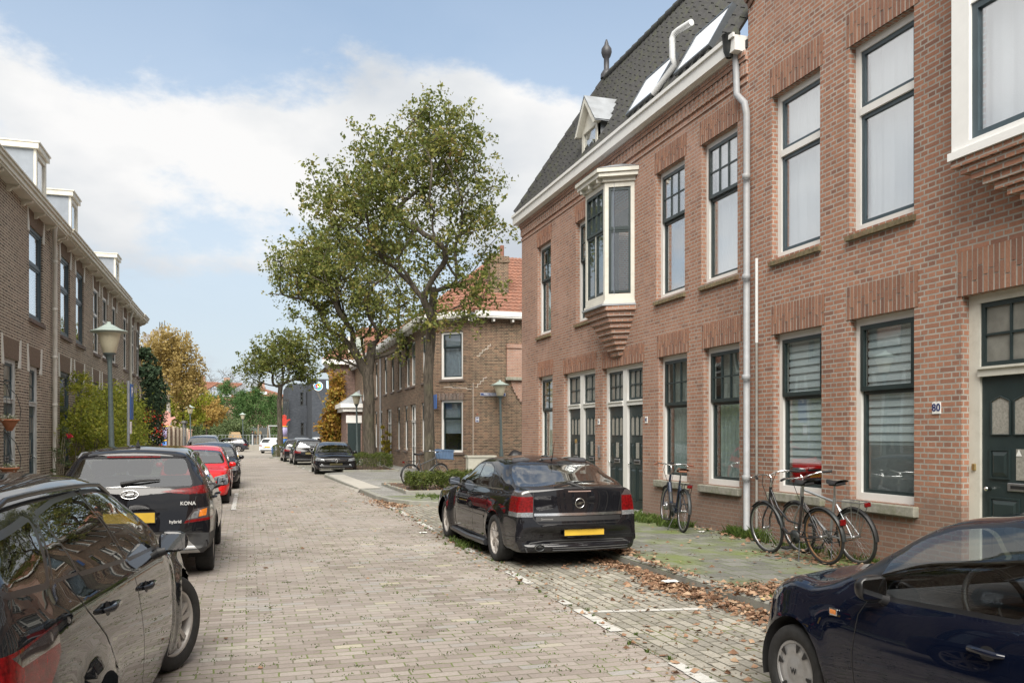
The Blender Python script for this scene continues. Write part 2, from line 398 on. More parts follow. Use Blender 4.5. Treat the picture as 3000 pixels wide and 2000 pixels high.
L.new(skyc,bg.inputs[0]); bg.inputs[1].default_value=.05
sd=bpy.data.lights.new('sun','SUN'); so=bpy.data.objects.new('sun',sd); COL.objects.link(so)
sd.energy=1.5; sd.angle=R(50); sd.color=(1,.95,.87)
dv=V((math.sin(SUN_AZ)*math.cos(SUN_EL),math.cos(SUN_AZ)*math.cos(SUN_EL),math.sin(SUN_EL)))
so.rotation_euler=dv.to_track_quat('Z','Y').to_euler(); so.location=(0,-20,30)
scene.view_settings.view_transform='Standard'; scene.view_settings.look='None'; scene.view_settings.exposure=2.25; scene.view_settings.gamma=1
scene.render.engine='CYCLES'
# ------------------------------------------------------------ building kit
def wall_grid(mb, fr, U0,U1,Z0,Z1, ops, depth=.13, top=None):
    us=sorted({U0,U1,*[o[0] for o in ops],*[o[1] for o in ops]}); zs=sorted({Z0,Z1,*[o[2] for o in ops],*[o[3] for o in ops]})
    us=[u for u in us if U0<=u<=U1]; zs=[z for z in zs if Z0<=z<=Z1]
    n=fr.n
    for i in range(len(us)-1):
        for j in range(len(zs)-1):
            uc=(us[i]+us[i+1])/2; zc=(zs[j]+zs[j+1])/2
            if any(o[0]<uc<o[1] and o[2]<zc<o[3] for o in ops): continue
            mb.quad(fr(us[i],0,zs[j]),fr(us[i+1],0,zs[j]),fr(us[i+1],0,zs[j+1]),fr(us[i],0,zs[j+1]),n)
    for (a,b,c,d) in [o[:4] for o in ops]:
        mb.quad(fr(a,0,c),fr(a,-depth,c),fr(a,-depth,d),fr(a,0,d),fr.u)
        mb.quad(fr(b,0,c),fr(b,-depth,c),fr(b,-depth,d),fr(b,0,d),-fr.u)
        mb.quad(fr(a,0,d),fr(b,0,d),fr(b,-depth,d),fr(a,-depth,d),(0,0,-1))
        mb.quad(fr(a,0,c),fr(b,0,c),fr(b,-depth,c),fr(a,-depth,c),(0,0,1))
def ring(mb, fr, a,b,c,d, w, n0,n1, wb=None, wt=None):
    """rectangular frame of bar width w between depths n0..n1, butted"""
    wb=w if wb is None else wb; wt=w if wt is None else wt
    mb.fbox(fr,a,a+w,n0,n1,c,d); mb.fbox(fr,b-w,b,n0,n1,c,d)
    mb.fbox(fr,a+w,b-w,n0,n1,c,c+wb); mb.fbox(fr,a+w,b-w,n0,n1,d-wt,d)
def wavy(mb, fr, a,b,c,d,n, amp=.03, waves=7, seg=48):
    vs=[];fs=[]; ph=rnd.random()*6
    for i in range(seg+1):
        t=i/seg; u=a+(b-a)*t; k=n+amp*(math.sin(t*waves*2*PI+ph)+.4*math.sin(t*waves*4.3*PI+ph*2))
        vs+= [fr(u,k,c), fr(u,k*1.0,d)]
    for i in range(seg): fs.append((2*i,2*i+2,2*i+3,2*i+1))
    mb.add(vs,fs,True)
def window(parent, fr, a,b,c,d, style, depth=.10, fw=.088, split=.42, fmat=None, smat=None, curtain='dark', sill='brick', muntin=None, glass=None, soldier=True, label=None):
    """frame (part) > sash, pane, blind/curtain ; sill + lintel are parts of the building"""
    fmat=fmat or WHITE; smat=smat or GREEN; glass=glass or GLASS
    D=-depth
    mb=MB(); ring(mb,fr,a,b,c,d,fw,D-.09,D,wb=.09)
    zt=c+(d-c)*(1-split)   # transom height
    ia,ib,ic,id_=a+fw,b-fw,c+.09,d-fw
    if style=='plain_trans':
        mb.fbox(fr,ia,ib,D-.08,D+.012,zt-.045,zt+.045)
    if style=='plain_trans2':
        mb.fbox(fr,ia,ib,D-.08,D-.004,zt-.03,zt+.03)
    win=mb.build('window',fmat,parent,label=label)
    sm=MB(); pn=MB()
    def sash(z0,z1,n0,w=.05):
        ring(sm,fr,ia+.001,ib-.001,z0,z1,w,n0-.05,n0)
        pn.fbox(fr,ia+w,ib-w,n0-.03,n0-.022,z0+w,z1-w)
        return ia+w,ib-w,z0+w,z1-w
    if style in('plain_trans','plain_trans2'):
        e=.046 if style=='plain_trans' else .031
        sash(ic,zt-e,D-.02); sash(zt+e,id_,D-.02)
    elif style=='sash':    # heavier green top light standing proud, lower pane set back
        w=.055
        g=sash(zt,id_,D+.015,w); sash(ic,zt-.001,D-.035,w*.8)
        if muntin:
            nu,nz=muntin
            for i in range(1,nu):
                u=g[0]+(g[1]-g[0])*i/nu; sm.fbox(fr,u-.012,u+.012,D-.03,D+.008,g[2],g[3])
            for j in range(1,nz):
                z=g[2]+(g[3]-g[2])*j/nz
                for i in range(nu):
                    u0=g[0]+(g[1]-g[0])*i/nu+.0121*(i>0); u1=g[0]+(g[1]-g[0])*(i+1)/nu-.0121*(i<nu-1)
                    sm.fbox(fr,u0,u1,D-.03,D+.006,z-.012,z+.012)
    sm.build('sash',smat,win); pn.build('pane',glass,win)
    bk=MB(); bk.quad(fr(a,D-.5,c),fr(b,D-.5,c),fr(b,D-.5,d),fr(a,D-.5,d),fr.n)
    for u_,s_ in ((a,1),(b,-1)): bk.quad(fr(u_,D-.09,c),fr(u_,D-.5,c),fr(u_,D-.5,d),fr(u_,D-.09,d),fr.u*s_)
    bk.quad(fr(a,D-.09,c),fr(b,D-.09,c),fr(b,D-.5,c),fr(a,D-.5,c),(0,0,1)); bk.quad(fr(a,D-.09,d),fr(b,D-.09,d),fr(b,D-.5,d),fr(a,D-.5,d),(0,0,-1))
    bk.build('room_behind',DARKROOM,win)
    cm=MB()
    if curtain=='net': wavy(cm,fr,ia+.05,ib-.05,ic,id_,D-.17,.022,7); cm.build('net_curtain',NET,win)
    elif curtain=='cream': wavy(cm,fr,ia+.02,ib-.02,ic,id_,D-.17,.02,5); cm.build('curtain',CURTAIN,win)
    elif curtain=='white': wavy(cm,fr,ia,ib,ic,id_,D-.15,.012,4); cm.build('curtain',BLIND,win)
    elif curtain=='grey': cm.fbox(fr,ia,ib,D-.16,D-.155,ic,id_); cm.build('roller_blind',mat('grey_blind',(.22,.25,.30),.8),win)
    elif curtain=='half': cm.fbox(fr,ia,ib,D-.16,D-.155,ic+(id_-ic)*.35,id_); cm.build('roller_blind',mat('grey_blind',(.22,.25,.30),.8),win)
    elif curtain in('zebra','zebra_half'):
        z=id_; k=0; lim=ic+.30 if curtain=='zebra' else ic+(zt-ic)*.47
        lay=MB()
        while z-.075>lim:
            lay.fbox(fr,ia+.03,ib-.03,D-.085,D-.082,z-.07,z); z-=.105; k+=1
        lay.build('striped_blind',BLIND,win)
        cm.fbox(fr,ia+.03,ib-.03,D-.10,D-.097,lim,id_); cm.build('striped_blind',mat('sheer_blind',(.50,.53,.55),.8),win)
        if curtain=='zebra_half': fm_=MB(); fm_.fbox(fr,ia,ib,D-.10,D-.097,ic,lim); fm_.build('window_film',mat('grey_film',(.24,.245,.25),.7),win)
    if sill=='stone':
        s_=MB(); prof=[(0,0)]
        s_.bevbox(fr,a-.07,b+.07,D-.02,.075,c-.13,c-.01,.012); s_.build('sill',STONE,win)
    elif sill=='brick':
        s_=MB(); nb=max(4,int((b-a+.06)/.062))
        for i in range(nb):
            u0=a-.03+(b-a+.06)*i/nb; u1=a-.03+(b-a+.06)*(i+1)/nb-.007
            e=rnd.uniform(-.006,.006)
            P=[(D-.02,c-.005),(.055+e,c-.045),(.055+e,c-.105),(D-.02,c-.105)]
            vs=[fr(u,n_,z_) for u in(u0,u1) for n_,z_ in P]
            s_.add(vs,[(0,1,2,3),(7,6,5,4),(0,4,5,1),(1,5,6,2),(2,6,7,3),(3,7,4,0)])
        s_.build('sill',mat('mossy_sill',(.17,.14,.08),.95,var=.35,vscale=20,dirt=((.19,.075,.045),.7,9)),win)
    elif sill=='thin':
        s_=MB(); s_.bevbox(fr,a-.06,b+.06,D-.02,.06,c-.10,c-.01,.008); s_.build('sill',mat('brown_sill',(.13,.10,.085),.9,var=.25,vscale=9),win)
    return win
def soldier(parent, fr, a,b,z, h=.44, m=None, steps=True):
    """flat arch of upright bricks over an opening, some standing proud"""
    mb=MB(); m=m or BR_SOLD; h=h*.93; nb=int((b-a+.12)/.066); w=(b-a+.12)/nb
    bk=MB(); bk.fbox(fr,a-.06,b+.06,.0,.004,z+.002,z+h); bk.build('lintel_mortar',mat('lintel_mortar',(.38,.35,.31),.9,var=.12),parent)
    for i in range(nb):
        u0=a-.06+w*i; u1=u0+w-.020
        hs = .21+.03*math.sin(i*1.9) + (.06 if i%2 else -.04)
        p=.002+.005*(i%2)
        p+=.004; zs=[(z+.0,z+hs-.012,p),(z+hs,z+h,p-.002+.007*((i+1)%2))]
        for z0,z1,pp in zs: mb.fbox(fr,u0,u1,-.02,pp+rnd.uniform(0,.002),z0,z1)
    mb.build('lintel',m,parent)
def tiles(mb, A,B,C,D, tw=.22, th=.33, amp=.028, lift=.025, clip=None, ridge_seg=5):
    """pantile sheet on quad A(eave start) B(eave end) C(top end) D(top start)"""
    A,B,C,D=V(A),V(B),V(C),V(D); nrm=(B-A).cross(D-A).normalized()
    if nrm.z<0: nrm=-nrm
    nu=max(1,int((B-A).length/tw)); nv=max(1,int(round(((D-A).length+(C-B).length)/2/th)))
    for j in range(nv):
        t0=j/nv; t1=(j+1)/nv
        E0=A.lerp(D,t0); E1=B.lerp(C,t0); F0=A.lerp(D,t1); F1=B.lerp(C,t1)
        nuj=nu; vs=[];fs=[]; seg=nuj*ridge_seg
        for i in range(seg+1):
            s=i/seg; x=(s*nuj)%1.0
            hgt=amp*(1.0-abs(math.sin(PI*(x+.15)))*1.3)+rnd.uniform(-.002,.002)
            vs.append(E0.lerp(E1,s)+nrm*(hgt+lift)); vs.append(F0.lerp(F1,s)+nrm*(hgt-.004)); vs.append(E0.lerp(E1,s)+nrm*(hgt-.01))
        for i in range(seg):
            fs.append((3*i,3*i+3,3*i+4,3*i+1)); fs.append((3*i,3*i+2,3*i+5,3*i+3))
        mb.add(vs,fs,False)
def ridge_caps(mb, P,Q, r=.11, n=None):
    P,Q=V(P),V(Q); L_=(Q-P).length; n=n or max(2,int(L_/.34))
    for i in range(n):
        a=P.lerp(Q,i/n); b=P.lerp(Q,(i+1.1)/n)
        mb.tube([a,b],[r*1.08,r*.92],8)
def downpipe(parent, pts, r=.045, m=None, brackets=(1,2.5,4,5.5)):
    mb=MB(); mb.tube(pts,r,12); x,y=V(pts[-1]).x,V(pts[-1]).y
    for z in brackets: mb.lathe([(r+.001,z-.04),(r+.009,z-.035),(r+.009,z+.035),(r+.001,z+.04)],(x,y,0),12)
    return mb.build('downpipe',m or PIPE,parent)
def panelled_door(parent, fr, a,b,c,d, n=-.14, m=None, glaz='cath', letter=True, num=None):
    """green panelled door leaf with three pointed lights on top"""
    m=m or GREEN; W=b-a; H=d-c
    mb=MB(); mb.fbox(fr,a,b,n-.05,n,c,d)
    def panel(x0,x1,z0,z1):
        ua,ub,za,zb=a+W*x0,a+W*x1,c+H*z0,c+H*z1
        ring(mb,fr,ua,ub,za,zb,.02,n+.0005,n+.016)
        cu,cz=(ua+ub)/2,(za+zb)/2
        P=[fr(u,n+.003,z) for u,z in((ua+.02,za+.02),(ub-.02,za+.02),(ub-.02,zb-.02),(ua+.02,zb-.02))]
        q=[fr(u,n+.02,z) for u,z in((ua+.06,za+.07),(ub-.06,za+.07),(ub-.06,zb-.07),(ua+.06,zb-.07))]
        for i in range(4): mb.quad(P[i],P[(i+1)%4],q[(i+1)%4],q[i],fr.n)
        mb.quad(*q,fr.n)
    panel(.10,.45,.08,.40); panel(.55,.90,.08,.40)
    panel(.10,.34,.49,.64); panel(.66,.90,.49,.64)
    dr=mb.build('door',m,parent)
    gl=MB()
    for k in range(3):
        x0=.12+.27*k; x1=x0+.22; ua,ub=a+W*x0,a+W*x1; za,zb=c+H*.71,c+H*.90
        gl.poly([fr(ua,n+.004,za),fr(ub,n+.004,za),fr(ub,n+.004,zb-.05),fr((ua+ub)/2,n+.004,zb),fr(ua,n+.004,zb-.05)],fr.n)
    gl.fbox(fr,a+W*.41,a+W*.59,n+.0005,n+.006,c+H*.49,c+H*.64)
    gl.build('door_light',mat('frosted_glass',(.30,.29,.26),.25,var=.25,vscale=40,bmp=.3,bscale=90),dr)
    fm=MB()
    for k in range(3):
        x0=.12+.27*k; x1=x0+.22; ua,ub=a+W*x0,a+W*x1; za,zb=c+H*.71,c+H*.90
        P=[(ua,za),(ub,za),(ub,zb-.05),((ua+ub)/2,zb),(ua,zb-.05)]
        for i in range(5):
            p,q=P[i],P[(i+1)%5]; fm.tube([fr(p[0],n+.008,p[1]),fr(q[0],n+.008,q[1])],.009,4)
    fm.build('glazing_bead',m,dr)
    if letter:
        lb=MB(); lb.bevbox(fr,a+W*.32,a+W*.68,n+.0005,n+.02,c+H*.435,c+H*.475,.006); lb.fbox(fr,a+W*.36,a+W*.64,n+.021,n+.024,c+H*.447,c+H*.463,m=1)
        lb.build('letterbox',[STEEL,BLACKM],dr)
    kb=MB(); kb.lathe([(0,.0),(.016,0),(.012,.03),(.024,.045),(.022,.065),(0,.072)],fr(a+W*.9,n,c+H*.44),10,mat=Matrix.Rotation(PI/2,3,'Y') if abs(fr.n.x)>.5 and fr.n.x>0 else (Matrix.Rotation(-PI/2,3,'Y') if abs(fr.n.x)>.5 else Matrix.Rotation(PI/2,3,'X')))
    kb.build('handle',CHROME,dr)
    return dr
DW=7.23
FRR=FR((DW,0,0),(0,1,0),(-1,0,0))
def box_shell(mb, x0,x1,y0,y1,z0,z1, skip=()):
    """plain walls of a building except the sides named in skip"""
    if 'x0' not in skip: mb.quad((x0,y0,z0),(x0,y1,z0),(x0,y1,z1),(x0,y0,z1),(-1,0,0))
    if 'x1' not in skip: mb.quad((x1,y0,z0),(x1,y1,z0),(x1,y1,z1),(x1,y0,z1),(1,0,0))
    if 'y0' not in skip: mb.quad((x0,y0,z0),(x1,y0,z0),(x1,y0,z1),(x0,y0,z1),(0,-1,0))
    if 'y1' not in skip: mb.quad((x0,y1,z0),(x1,y1,z0),(x1,y1,z1),(x0,y1,z1),(0,1,0))
    if 'z1' not in skip: mb.quad((x0,y0,z1),(x1,y0,z1),(x1,y1,z1),(x0,y1,z1),(0,0,1))
# ============================================================ number 80, the near red brick house
YS=11.20     # party line between the two red houses
A=empty('brick_house',(DW,4,0),label='orange-red brick house with white framed windows and number 80 by its dark green door',cat='house')
wins=[(9.51,10.59,4.17,6.51),(7.85,8.94,4.17,6.51),(9.48,10.55,.83,3.08),(7.85,8.93,.83,3.08)]
ops=wins+[(4.9,7.18,.1,3.1)]
for k in range(3):      # the house runs on past the camera
    ops+= [(-1.2-4*k,-.1-4*k,4.17,6.51),(-1.2-4*k,-.1-4*k,.83,3.08)]
ops+= [(3.4,4.46,.83,3.08)]
mb=MB(); wall_grid(mb,FRR,-12,YS,0,7.9,ops,.22)
gz=[( -12,7.9),(YS,7.9),(YS,8.15),(YS-.75,8.6),(YS-1.3,9.6),(YS-2.6,11.2),(-12,11.2)]
mb.poly([FRR(u,0,z) for u,z in gz],FRR.n)
mb.quad((DW,YS,0),(DW+8,YS,0),(DW+8,YS,11),(DW,YS,8.1),(0,1,0)); mb.quad((DW,-12,0),(DW+8,-12,0),(DW+8,-12,11),(DW,-12,11),(0,-1,0))
mb.build('wall',BR_A,A)
cp=MB(); pts=gz[2:6]
for i in range(len(pts)-1):
    p,q=pts[i],pts[i+1]; n_=max(2,int(math.dist(p,q)/.07))
    dx,dz=(q[0]-p[0])/n_,(q[1]-p[1])/n_; l=math.hypot(dx,dz); nx,nz_=-dz/l,dx/l
    if nz_<0: nx,nz_=-nx,-nz_
    for k in range(n_):
        u,z=p[0]+dx*k,p[1]+dz*k
        cp.prism(FRR,[(u,z-.0),(u+dx*.9,z+dz*.9),(u+dx*.9+nx*.12,z+dz*.9+nz_*.12),(u+nx*.12,z+nz_*.12)],-.3,.05)
        cp.prism(FRR,[(u-nx*.11,z-nz_*.11),(u+dx*.9-nx*.11,z+dz*.9-nz_*.11),(u+dx*.9-nx*.02,z+dz*.9-nz_*.02),(u-nx*.02,z-nz_*.02)],-.02,.03)
cp.build('gable_coping',BR_SOLD2,A)
cs=['white','white','zebra','zebra_half']
for i,(a,b,c,d) in enumerate(wins):
    if i<2: window(A,FRR,a,b,c,d,'plain_trans',split=.36,smat=SLATE,curtain='white',glass=GLASSW,sill='brick')
    else: window(A,FRR,a,b,c,d,'sash',split=.40,curtain=cs[i],sill='stone')
    soldier(A,FRR,a,b,d)
for k in range(3):
    window(A,FRR,-1.2-4*k,-.1-4*k,4.17,6.51,'plain_trans',split=.36,curtain='white'); window(A,FRR,-1.2-4*k,-.1-4*k,.83,3.08,'sash',split=.4,sill='stone')
window(A,FRR,3.4,4.46,.83,3.08,'sash',split=.4,sill='stone')
soldier(A,FRR,4.9,7.18,3.1,.5)
# door 80 : white door frame, transom light with muntins, panelled leaf
def door_set(parent, fr, a,b,c,d, leaves, ztr, fmat=WHITE, dmat=GREEN, muntin=(2,2), jamb=.11, D=-.10, hood=True):
    mb=MB(); 
    mb.fbox(fr,a,a+jamb,D-.09,D,c,d); mb.fbox(fr,b-jamb,b,D-.09,D,c,d)
    mb.fbox(fr,a+jamb,b-jamb,D-.09,D,d-.09,d)
    edges=[a+jamb]+[v for i in range(len(leaves)-1) for v in (leaves[i][1],leaves[i+1][0])]+[b-jamb]
    cells=[(edges[2*i],edges[2*i+1]) for i in range(len(leaves))]
    for i in range(len(leaves)-1): mb.fbox(fr,cells[i][1],cells[i+1][0],D-.09,D+.02,c,d-.09)
    for (u0,u1) in cells:
        mb.fbox(fr,u0,u1,D-.08,D+.03,ztr-.04,ztr+.035); mb.fbox(fr,u0,u1,D-.08,D+.055,ztr+.0351,ztr+.06)
        mb.fbox(fr,u0,u1,D-.08,D-.012,c,c+.06,)
    f=mb.build('door_frame',fmat,parent)
    sm=MB(); pn=MB()
    for (u0,u1) in cells:
        ring(sm,fr,u0,u1,ztr+.061,d-.091,.05,D-.07,D-.02)
        g=(u0+.05,u1-.05,ztr+.11,d-.14)
        pn.fbox(fr,g[0],g[1],D-.05,D-.044,g[2],g[3])
        for i in range(1,muntin[0]):
            u=g[0]+(g[1]-g[0])*i/muntin[0]; sm.fbox(fr,u-.012,u+.012,D-.06,D-.024,g[2],g[3])
        z=(g[2]+g[3])/2; 
        for i in range(muntin[0]):
            ua=g[0]+(g[1]-g[0])*i/muntin[0]+.0122*(i>0); ub=g[0]+(g[1]-g[0])*(i+1)/muntin[0]-.0122*(i<muntin[0]-1)
            sm.fbox(fr,ua,ub,D-.06,D-.026,z-.012,z+.012)
        panelled_door(parent,fr,u0+.004,u1-.004,c+.065,ztr-.045,D-.03,dmat)
    sm.build('fanlight_sash',dmat,f); pn.build('fanlight_pane',mat('old_glass',(.20,.20,.18),.12,var=.2,vscale=5),f)
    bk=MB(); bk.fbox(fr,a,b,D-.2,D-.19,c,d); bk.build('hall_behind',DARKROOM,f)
    return f
door_set(A,FRR,4.9,7.18,.1,3.1,[(4.9,5.94),(6.02,7.1)],2.28,muntin=(3,2),jamb=.14,fmat=CREAM)
# house number 80: two enamel shields
for k,ch in enumerate('80'):
    u=7.545-.062*k; 
    nm=MB(); nm.prism(FRR,[(u-.028,1.865),(u+.028,1.865),(u+.028,1.99),(u,2.0),(u-.028,1.99)],.002,.012)
    s_=nm.build('number_plate',mat('white_enamel',(.8,.8,.78),.25,var=.02),A)
    t=text_obj('digit',ch,.115,mat('blue_enamel',(.02,.03,.12),.3),(DW-.014,u,1.93),(0,-1,0),(-1,0,0),s_,.002,bold=.02)
st3=MB(); st3.poly([(DW+.120,6.62,1.42),(DW+.120,6.55,1.42),(DW+.120,6.585,1.49)],(-1,0,0)); st3.build('warning_sticker',mat('white_enamel',(0,0,0)),A)
bb=MB(); bb.bevbox(FRR,7.085,7.125,-.10,-.075,1.26,1.33,.005); bb.build('doorbell',mat('brass',(.45,.33,.15),.35,.8),A)
# oriel of number 80 (top right of the picture): white frame on a corbelled brick foot
ya1=6.95; ya0=3.9; pj=.36
mb=MB(); ring(mb,FR((DW-pj,0,0),(0,1,0),(-1,0,0)),ya0,ya1,4.42,6.9,.22,-.12,0,wb=.15)
f2=FR((DW-pj,0,0),(0,1,0),(-1,0,0))
mb.fbox(f2,ya0+.22,ya1-.22,-.12,-.02,5.93,6.02); mb.fbox(f2,ya0-.05,ya1+.05,-pj,.06,6.9,7.08)
mb.fbox(FRR,ya1-.04,ya1,0,pj-.121,4.42,6.9); mb.fbox(FRR,ya0,ya0+.04,0,pj-.121,4.42,6.9)
mb.fbox(FRR,ya0+.04,ya1-.04,0,pj-.121,4.42,4.5)
mb.fbox(f2,5.35,5.5,-.12,-.001,4.57,5.93); mb.fbox(f2,ya0+.05,ya1+.02,.0,.035,4.42,4.50)
og=mb.build('bay_window',mat('fresh_white_paint',(.82,.82,.80),.4,var=.03),A)
sm=MB(); pn=MB()
for (u0,u1,z0,z1) in [(ya0+.22,5.35,4.57,5.93),(5.5,ya1-.22,4.57,5.93),(ya0+.22,5.35,6.02,6.75),(5.5,ya1-.22,6.02,6.75)]:
    ring(sm,f2,u0,u1,z0,z1,.07,-.10,-.04); pn.fbox(f2,u0+.07,u1-.07,-.08,-.072,z0+.07,z1-.07)
sm.build('sash',SLATE,og); pn.build('pane',GLASSW,og)
cm=MB(); wavy(cm,f2,ya0+.1,ya1-.22,4.5,6.85,-.2,.02,9,90); cm.build('curtain',BLIND,og)
mb=MB()
for k in range(12):     # corbel courses
    t=k/11; e=pj*(1-t)**1.0; s_=.0+1.25*t**1.1; z1=4.415-.0625*2*k*.62; z0=z1-.073
    if e<.03: e=.03
    mb.fbox(FRR,ya0+s_,ya1-s_,0,e+.01,z0,z1)
mb.build('corbel',BR_A,A)

# ============================================================ the next red brick house with tiled roof, dormer and oriel
YE=22.30
Bh=empty('brick_house',(DW,16,0),label='pinkish red brick house with mossy dark tiled roof, two green double doors and small oriel',cat='house')
bw=[(11.49,12.59,4.14,6.47,'sash','white'),(13.15,14.23,4.14,6.47,'sash','dark'),(17.20,18.26,4.22,6.53,'sash','net'),(19.95,20.98,4.22,6.53,'sash','net'),
    (11.44,12.52,.83,3.07,'sash','net'),(13.07,14.14,.83,3.07,'sash','net'),(19.83,20.90,.98,3.15,'sash','cream')]
dops=[(14.79,16.72,.1,3.05),(17.12,19.05,.1,3.1)]
mb=MB(); wall_grid(mb,FRR,YS,YE,0,7.5,[w_[:4] for w_ in bw]+dops+[(15.2,16.7,4.3,6.3)],.22)
mb.quad((DW,YE,0),(DW+9,YE,0),(DW+9,YE,7.5),(DW,YE,7.5),(0,1,0))
mb.build('wall',BR_B,Bh)
mb=MB()   # frieze: corbelled courses with a row of upright bricks
mb.fbox(FRR,YS,YE+.02,0,.02,6.98,7.05)
nb=int((YE-YS)/.075)
for i in range(nb):
    u=YS+i*.075; mb.fbox(FRR,u,u+.062,.0,.03+.012*(i%2),7.10,7.29)
mb.fbox(FRR,YS,YE+.04,0,.05,7.31,7.37); mb.fbox(FRR,YS,YE+.06,0,.07,7.375,7.45)
mb.build('frieze',BR_B,Bh)
for i,(a,b,c,d,st,cu) in enumerate(bw):
    window(Bh,FRR,a,b,c,d,'sash',split=.40,muntin=(3 if i<2 or i in(4,5) else 2,2),curtain=cu,sill='stone' if i in(4,5) else 'brick',glass=GLASSW if i<2 else GLASS)
    soldier(Bh,FRR,a,b,d,.42)
for k,(a,b,c,d) in enumerate(dops):
    mid=(a+b)/2
    door_set(Bh,FRR,a,b,c,d,[(0,mid-.1),(mid+.1,0)],2.28 if k==0 else 2.3,muntin=(3,2) if k==0 else (2,2)); soldier(Bh,FRR,a,b,d,.36)
    st_=MB(); st_.bevbox(FRR,a,b,-.1,.1,.0,.1,.01); st_.build('doorstep',STONE,Bh)
for (u,z,txt) in ((14.62,1.93,'82'),(16.9,1.93,'6')):
    nm=MB(); nm.prism(FRR,[(u-.05,z-.06),(u+.05,z-.06),(u+.05,z+.06),(u-.05,z+.06)],.002,.012); s_=nm.build('number_plate',mat('white_enamel',(0.8,.8,.8)),Bh)
    text_obj('digit',txt,.085,mat('blue_enamel',(0,0,0)),(DW-.014,u,z),(0,-1,0),(-1,0,0),s_,.002,bold=.01)
text_obj('door_number','88',.13,mat('gilt_number',(.45,.30,.12),.4,.5),(DW+.115,18.55,1.50),(0,-1,0),(-1,0,0),Bh,.004,bold=.01)
it=MB(); it.bevbox(FRR,16.82,16.9,.0,.04,1.15,1.42,.008); it.build('intercom',STEEL,Bh)
# cornice gutter, roof
mb=MB(); mb.fbox(FRR,YS+.05,YE+.22,-.1,.20,7.46,7.69); mb.fbox(FRR,YS+.05,YE+.24,.2,.235,7.655,7.72); mb.fbox(FRR,YS+.05,YE+.2,-.1,.10,7.451,7.459)
gt=mb.build('gutter',WHITE,Bh)
ex=DW-.12; ez=7.72; rx=9.0; rz=10.95; hip=1.75
mb=MB(); tiles(mb,(ex,YS,ez),(ex,YE+.1,ez),(rx,YE-hip,rz),(rx,YS,rz),.25,.36,.085,.015)
tiles(mb,(ex,YE+.1,ez),(ex+8,YE+.1,ez),(ex+8-1.8,YE-hip,rz),(rx,YE-hip,rz),.22,.33)
mb.box(ex+.1,rx+4,YS,YE-.2,7.5,7.62)
TILE_D=mat('dark_mossy_tile',(.028,.028,.029),.75,var=.4,vscale=14,bmp=.3,bscale=50,dirt=((.06,.068,.025),.6,6))
rf=mb.build('roof',TILE_D,Bh)
mb=MB(); ridge_caps(mb,(ex,YE+.1,ez+.05),(rx,YE-hip,rz+.05),.11); ridge_caps(mb,(rx,YE-hip,rz+.05),(rx,YS,rz+.05),.12); mb.build('ridge_tiles',TILE_D,rf)
mb=MB(); mb.lathe([(.16,0),(.15,.12),(.10,.2),(.07,.24),(.07,.52),(.11,.58),(.14,.68),(.13,.78),(.06,.88),(.05,.93),(.02,1.02),(0,1.03)],(rx,YE-hip,rz+.05),14)
mb.build('finial',mat('dark_finial',(.035,.035,.04),.5),rf)
def roofpt(Y,t,off=0.0):    # t up the slope 0..1, off outwards
    n_=V((-(rz-ez),0,rx-ex)).normalized()
    return V((ex+(rx-ex)*t,Y,ez+(rz-ez)*t))+n_*off
def skylight(y0,y1,t0,t1):
    mb=MB(); o=roofpt(0,0,.06); up=(roofpt(0,1)-roofpt(0,0)); SL=up.length; up.normalize(); n_=V((-(rz-ez),0,rx-ex)).normalized()
    def P(u,s,h): return V((0,u,0))+roofpt(0,0)+up*s+n_*h
    class F3:
        u=V((0,1,0)); n=n_
        def __call__(s,u,n,z): return P(u,z,n)
    f=F3(); s0,s1=SL*t0,SL*t1
    ring(mb,f,y0-.05,y1+.05,s0,s1+.08,.05,.0,.125); k=mb.build('skylight',mat('grey_alu',(.09,.10,.11),.4,.3),Bh)
    p=MB(); p.fbox(f,y0,y1,.10,.112,s0+.05,s1+.03); p.build('pane',mat('sky_pale_roof_glass',(.82,.84,.86),.05,var=.02,spec=.9),k)  # opaque pale pane, the sky's reflection is put into its base colour
def onroof(x,y):
    n_=V((-(rz-ez),0,rx-ex)); u=(x-CX)/FPX; v=-(y-CY)/FPX; d=V((sT+u*cT,cT-u*sT,v)); o=V((0,0,EYE)); k=(V((ex,0,ez))-o).dot(n_)/d.dot(n_); p=o+d*k; return p.y,(p.z-ez)/(rz-ez)
sq=[[onroof(*q) for q in ((1839,370),(1909,316),(1983,180),(1900,252))],[onroof(*q) for q in ((1983,255),(2076,176),(2137,57),(2051,115))]]
for s4 in sq: ys_=sorted(q[0] for q in s4); ts=sorted(q[1] for q in s4); skylight((ys_[0]+ys_[1])/2,(ys_[2]+ys_[3])/2,max(.04,(ts[0]+ts[1])/2),(ts[2]+ts[3])/2)
mb=MB(); fa_=onroof(1915,306); fb_=onroof(1995,205); p0=roofpt(fa_[0],max(.03,fa_[1]),.1); p1=roofpt(fb_[0],fb_[1],.14)
mb.tube([p0,p1,p1+V((-.05,0,.12)),p1+V((-.05,0,.46)),p1+V((-.03,-.04,.53)),p1+V((.0,-.14,.55)),p1+V((.05,-.5,.53))],.055,12)
mb.build('flue_pipe',mat('white_pvc',(.62,.63,.63),.4,var=.05),Bh)
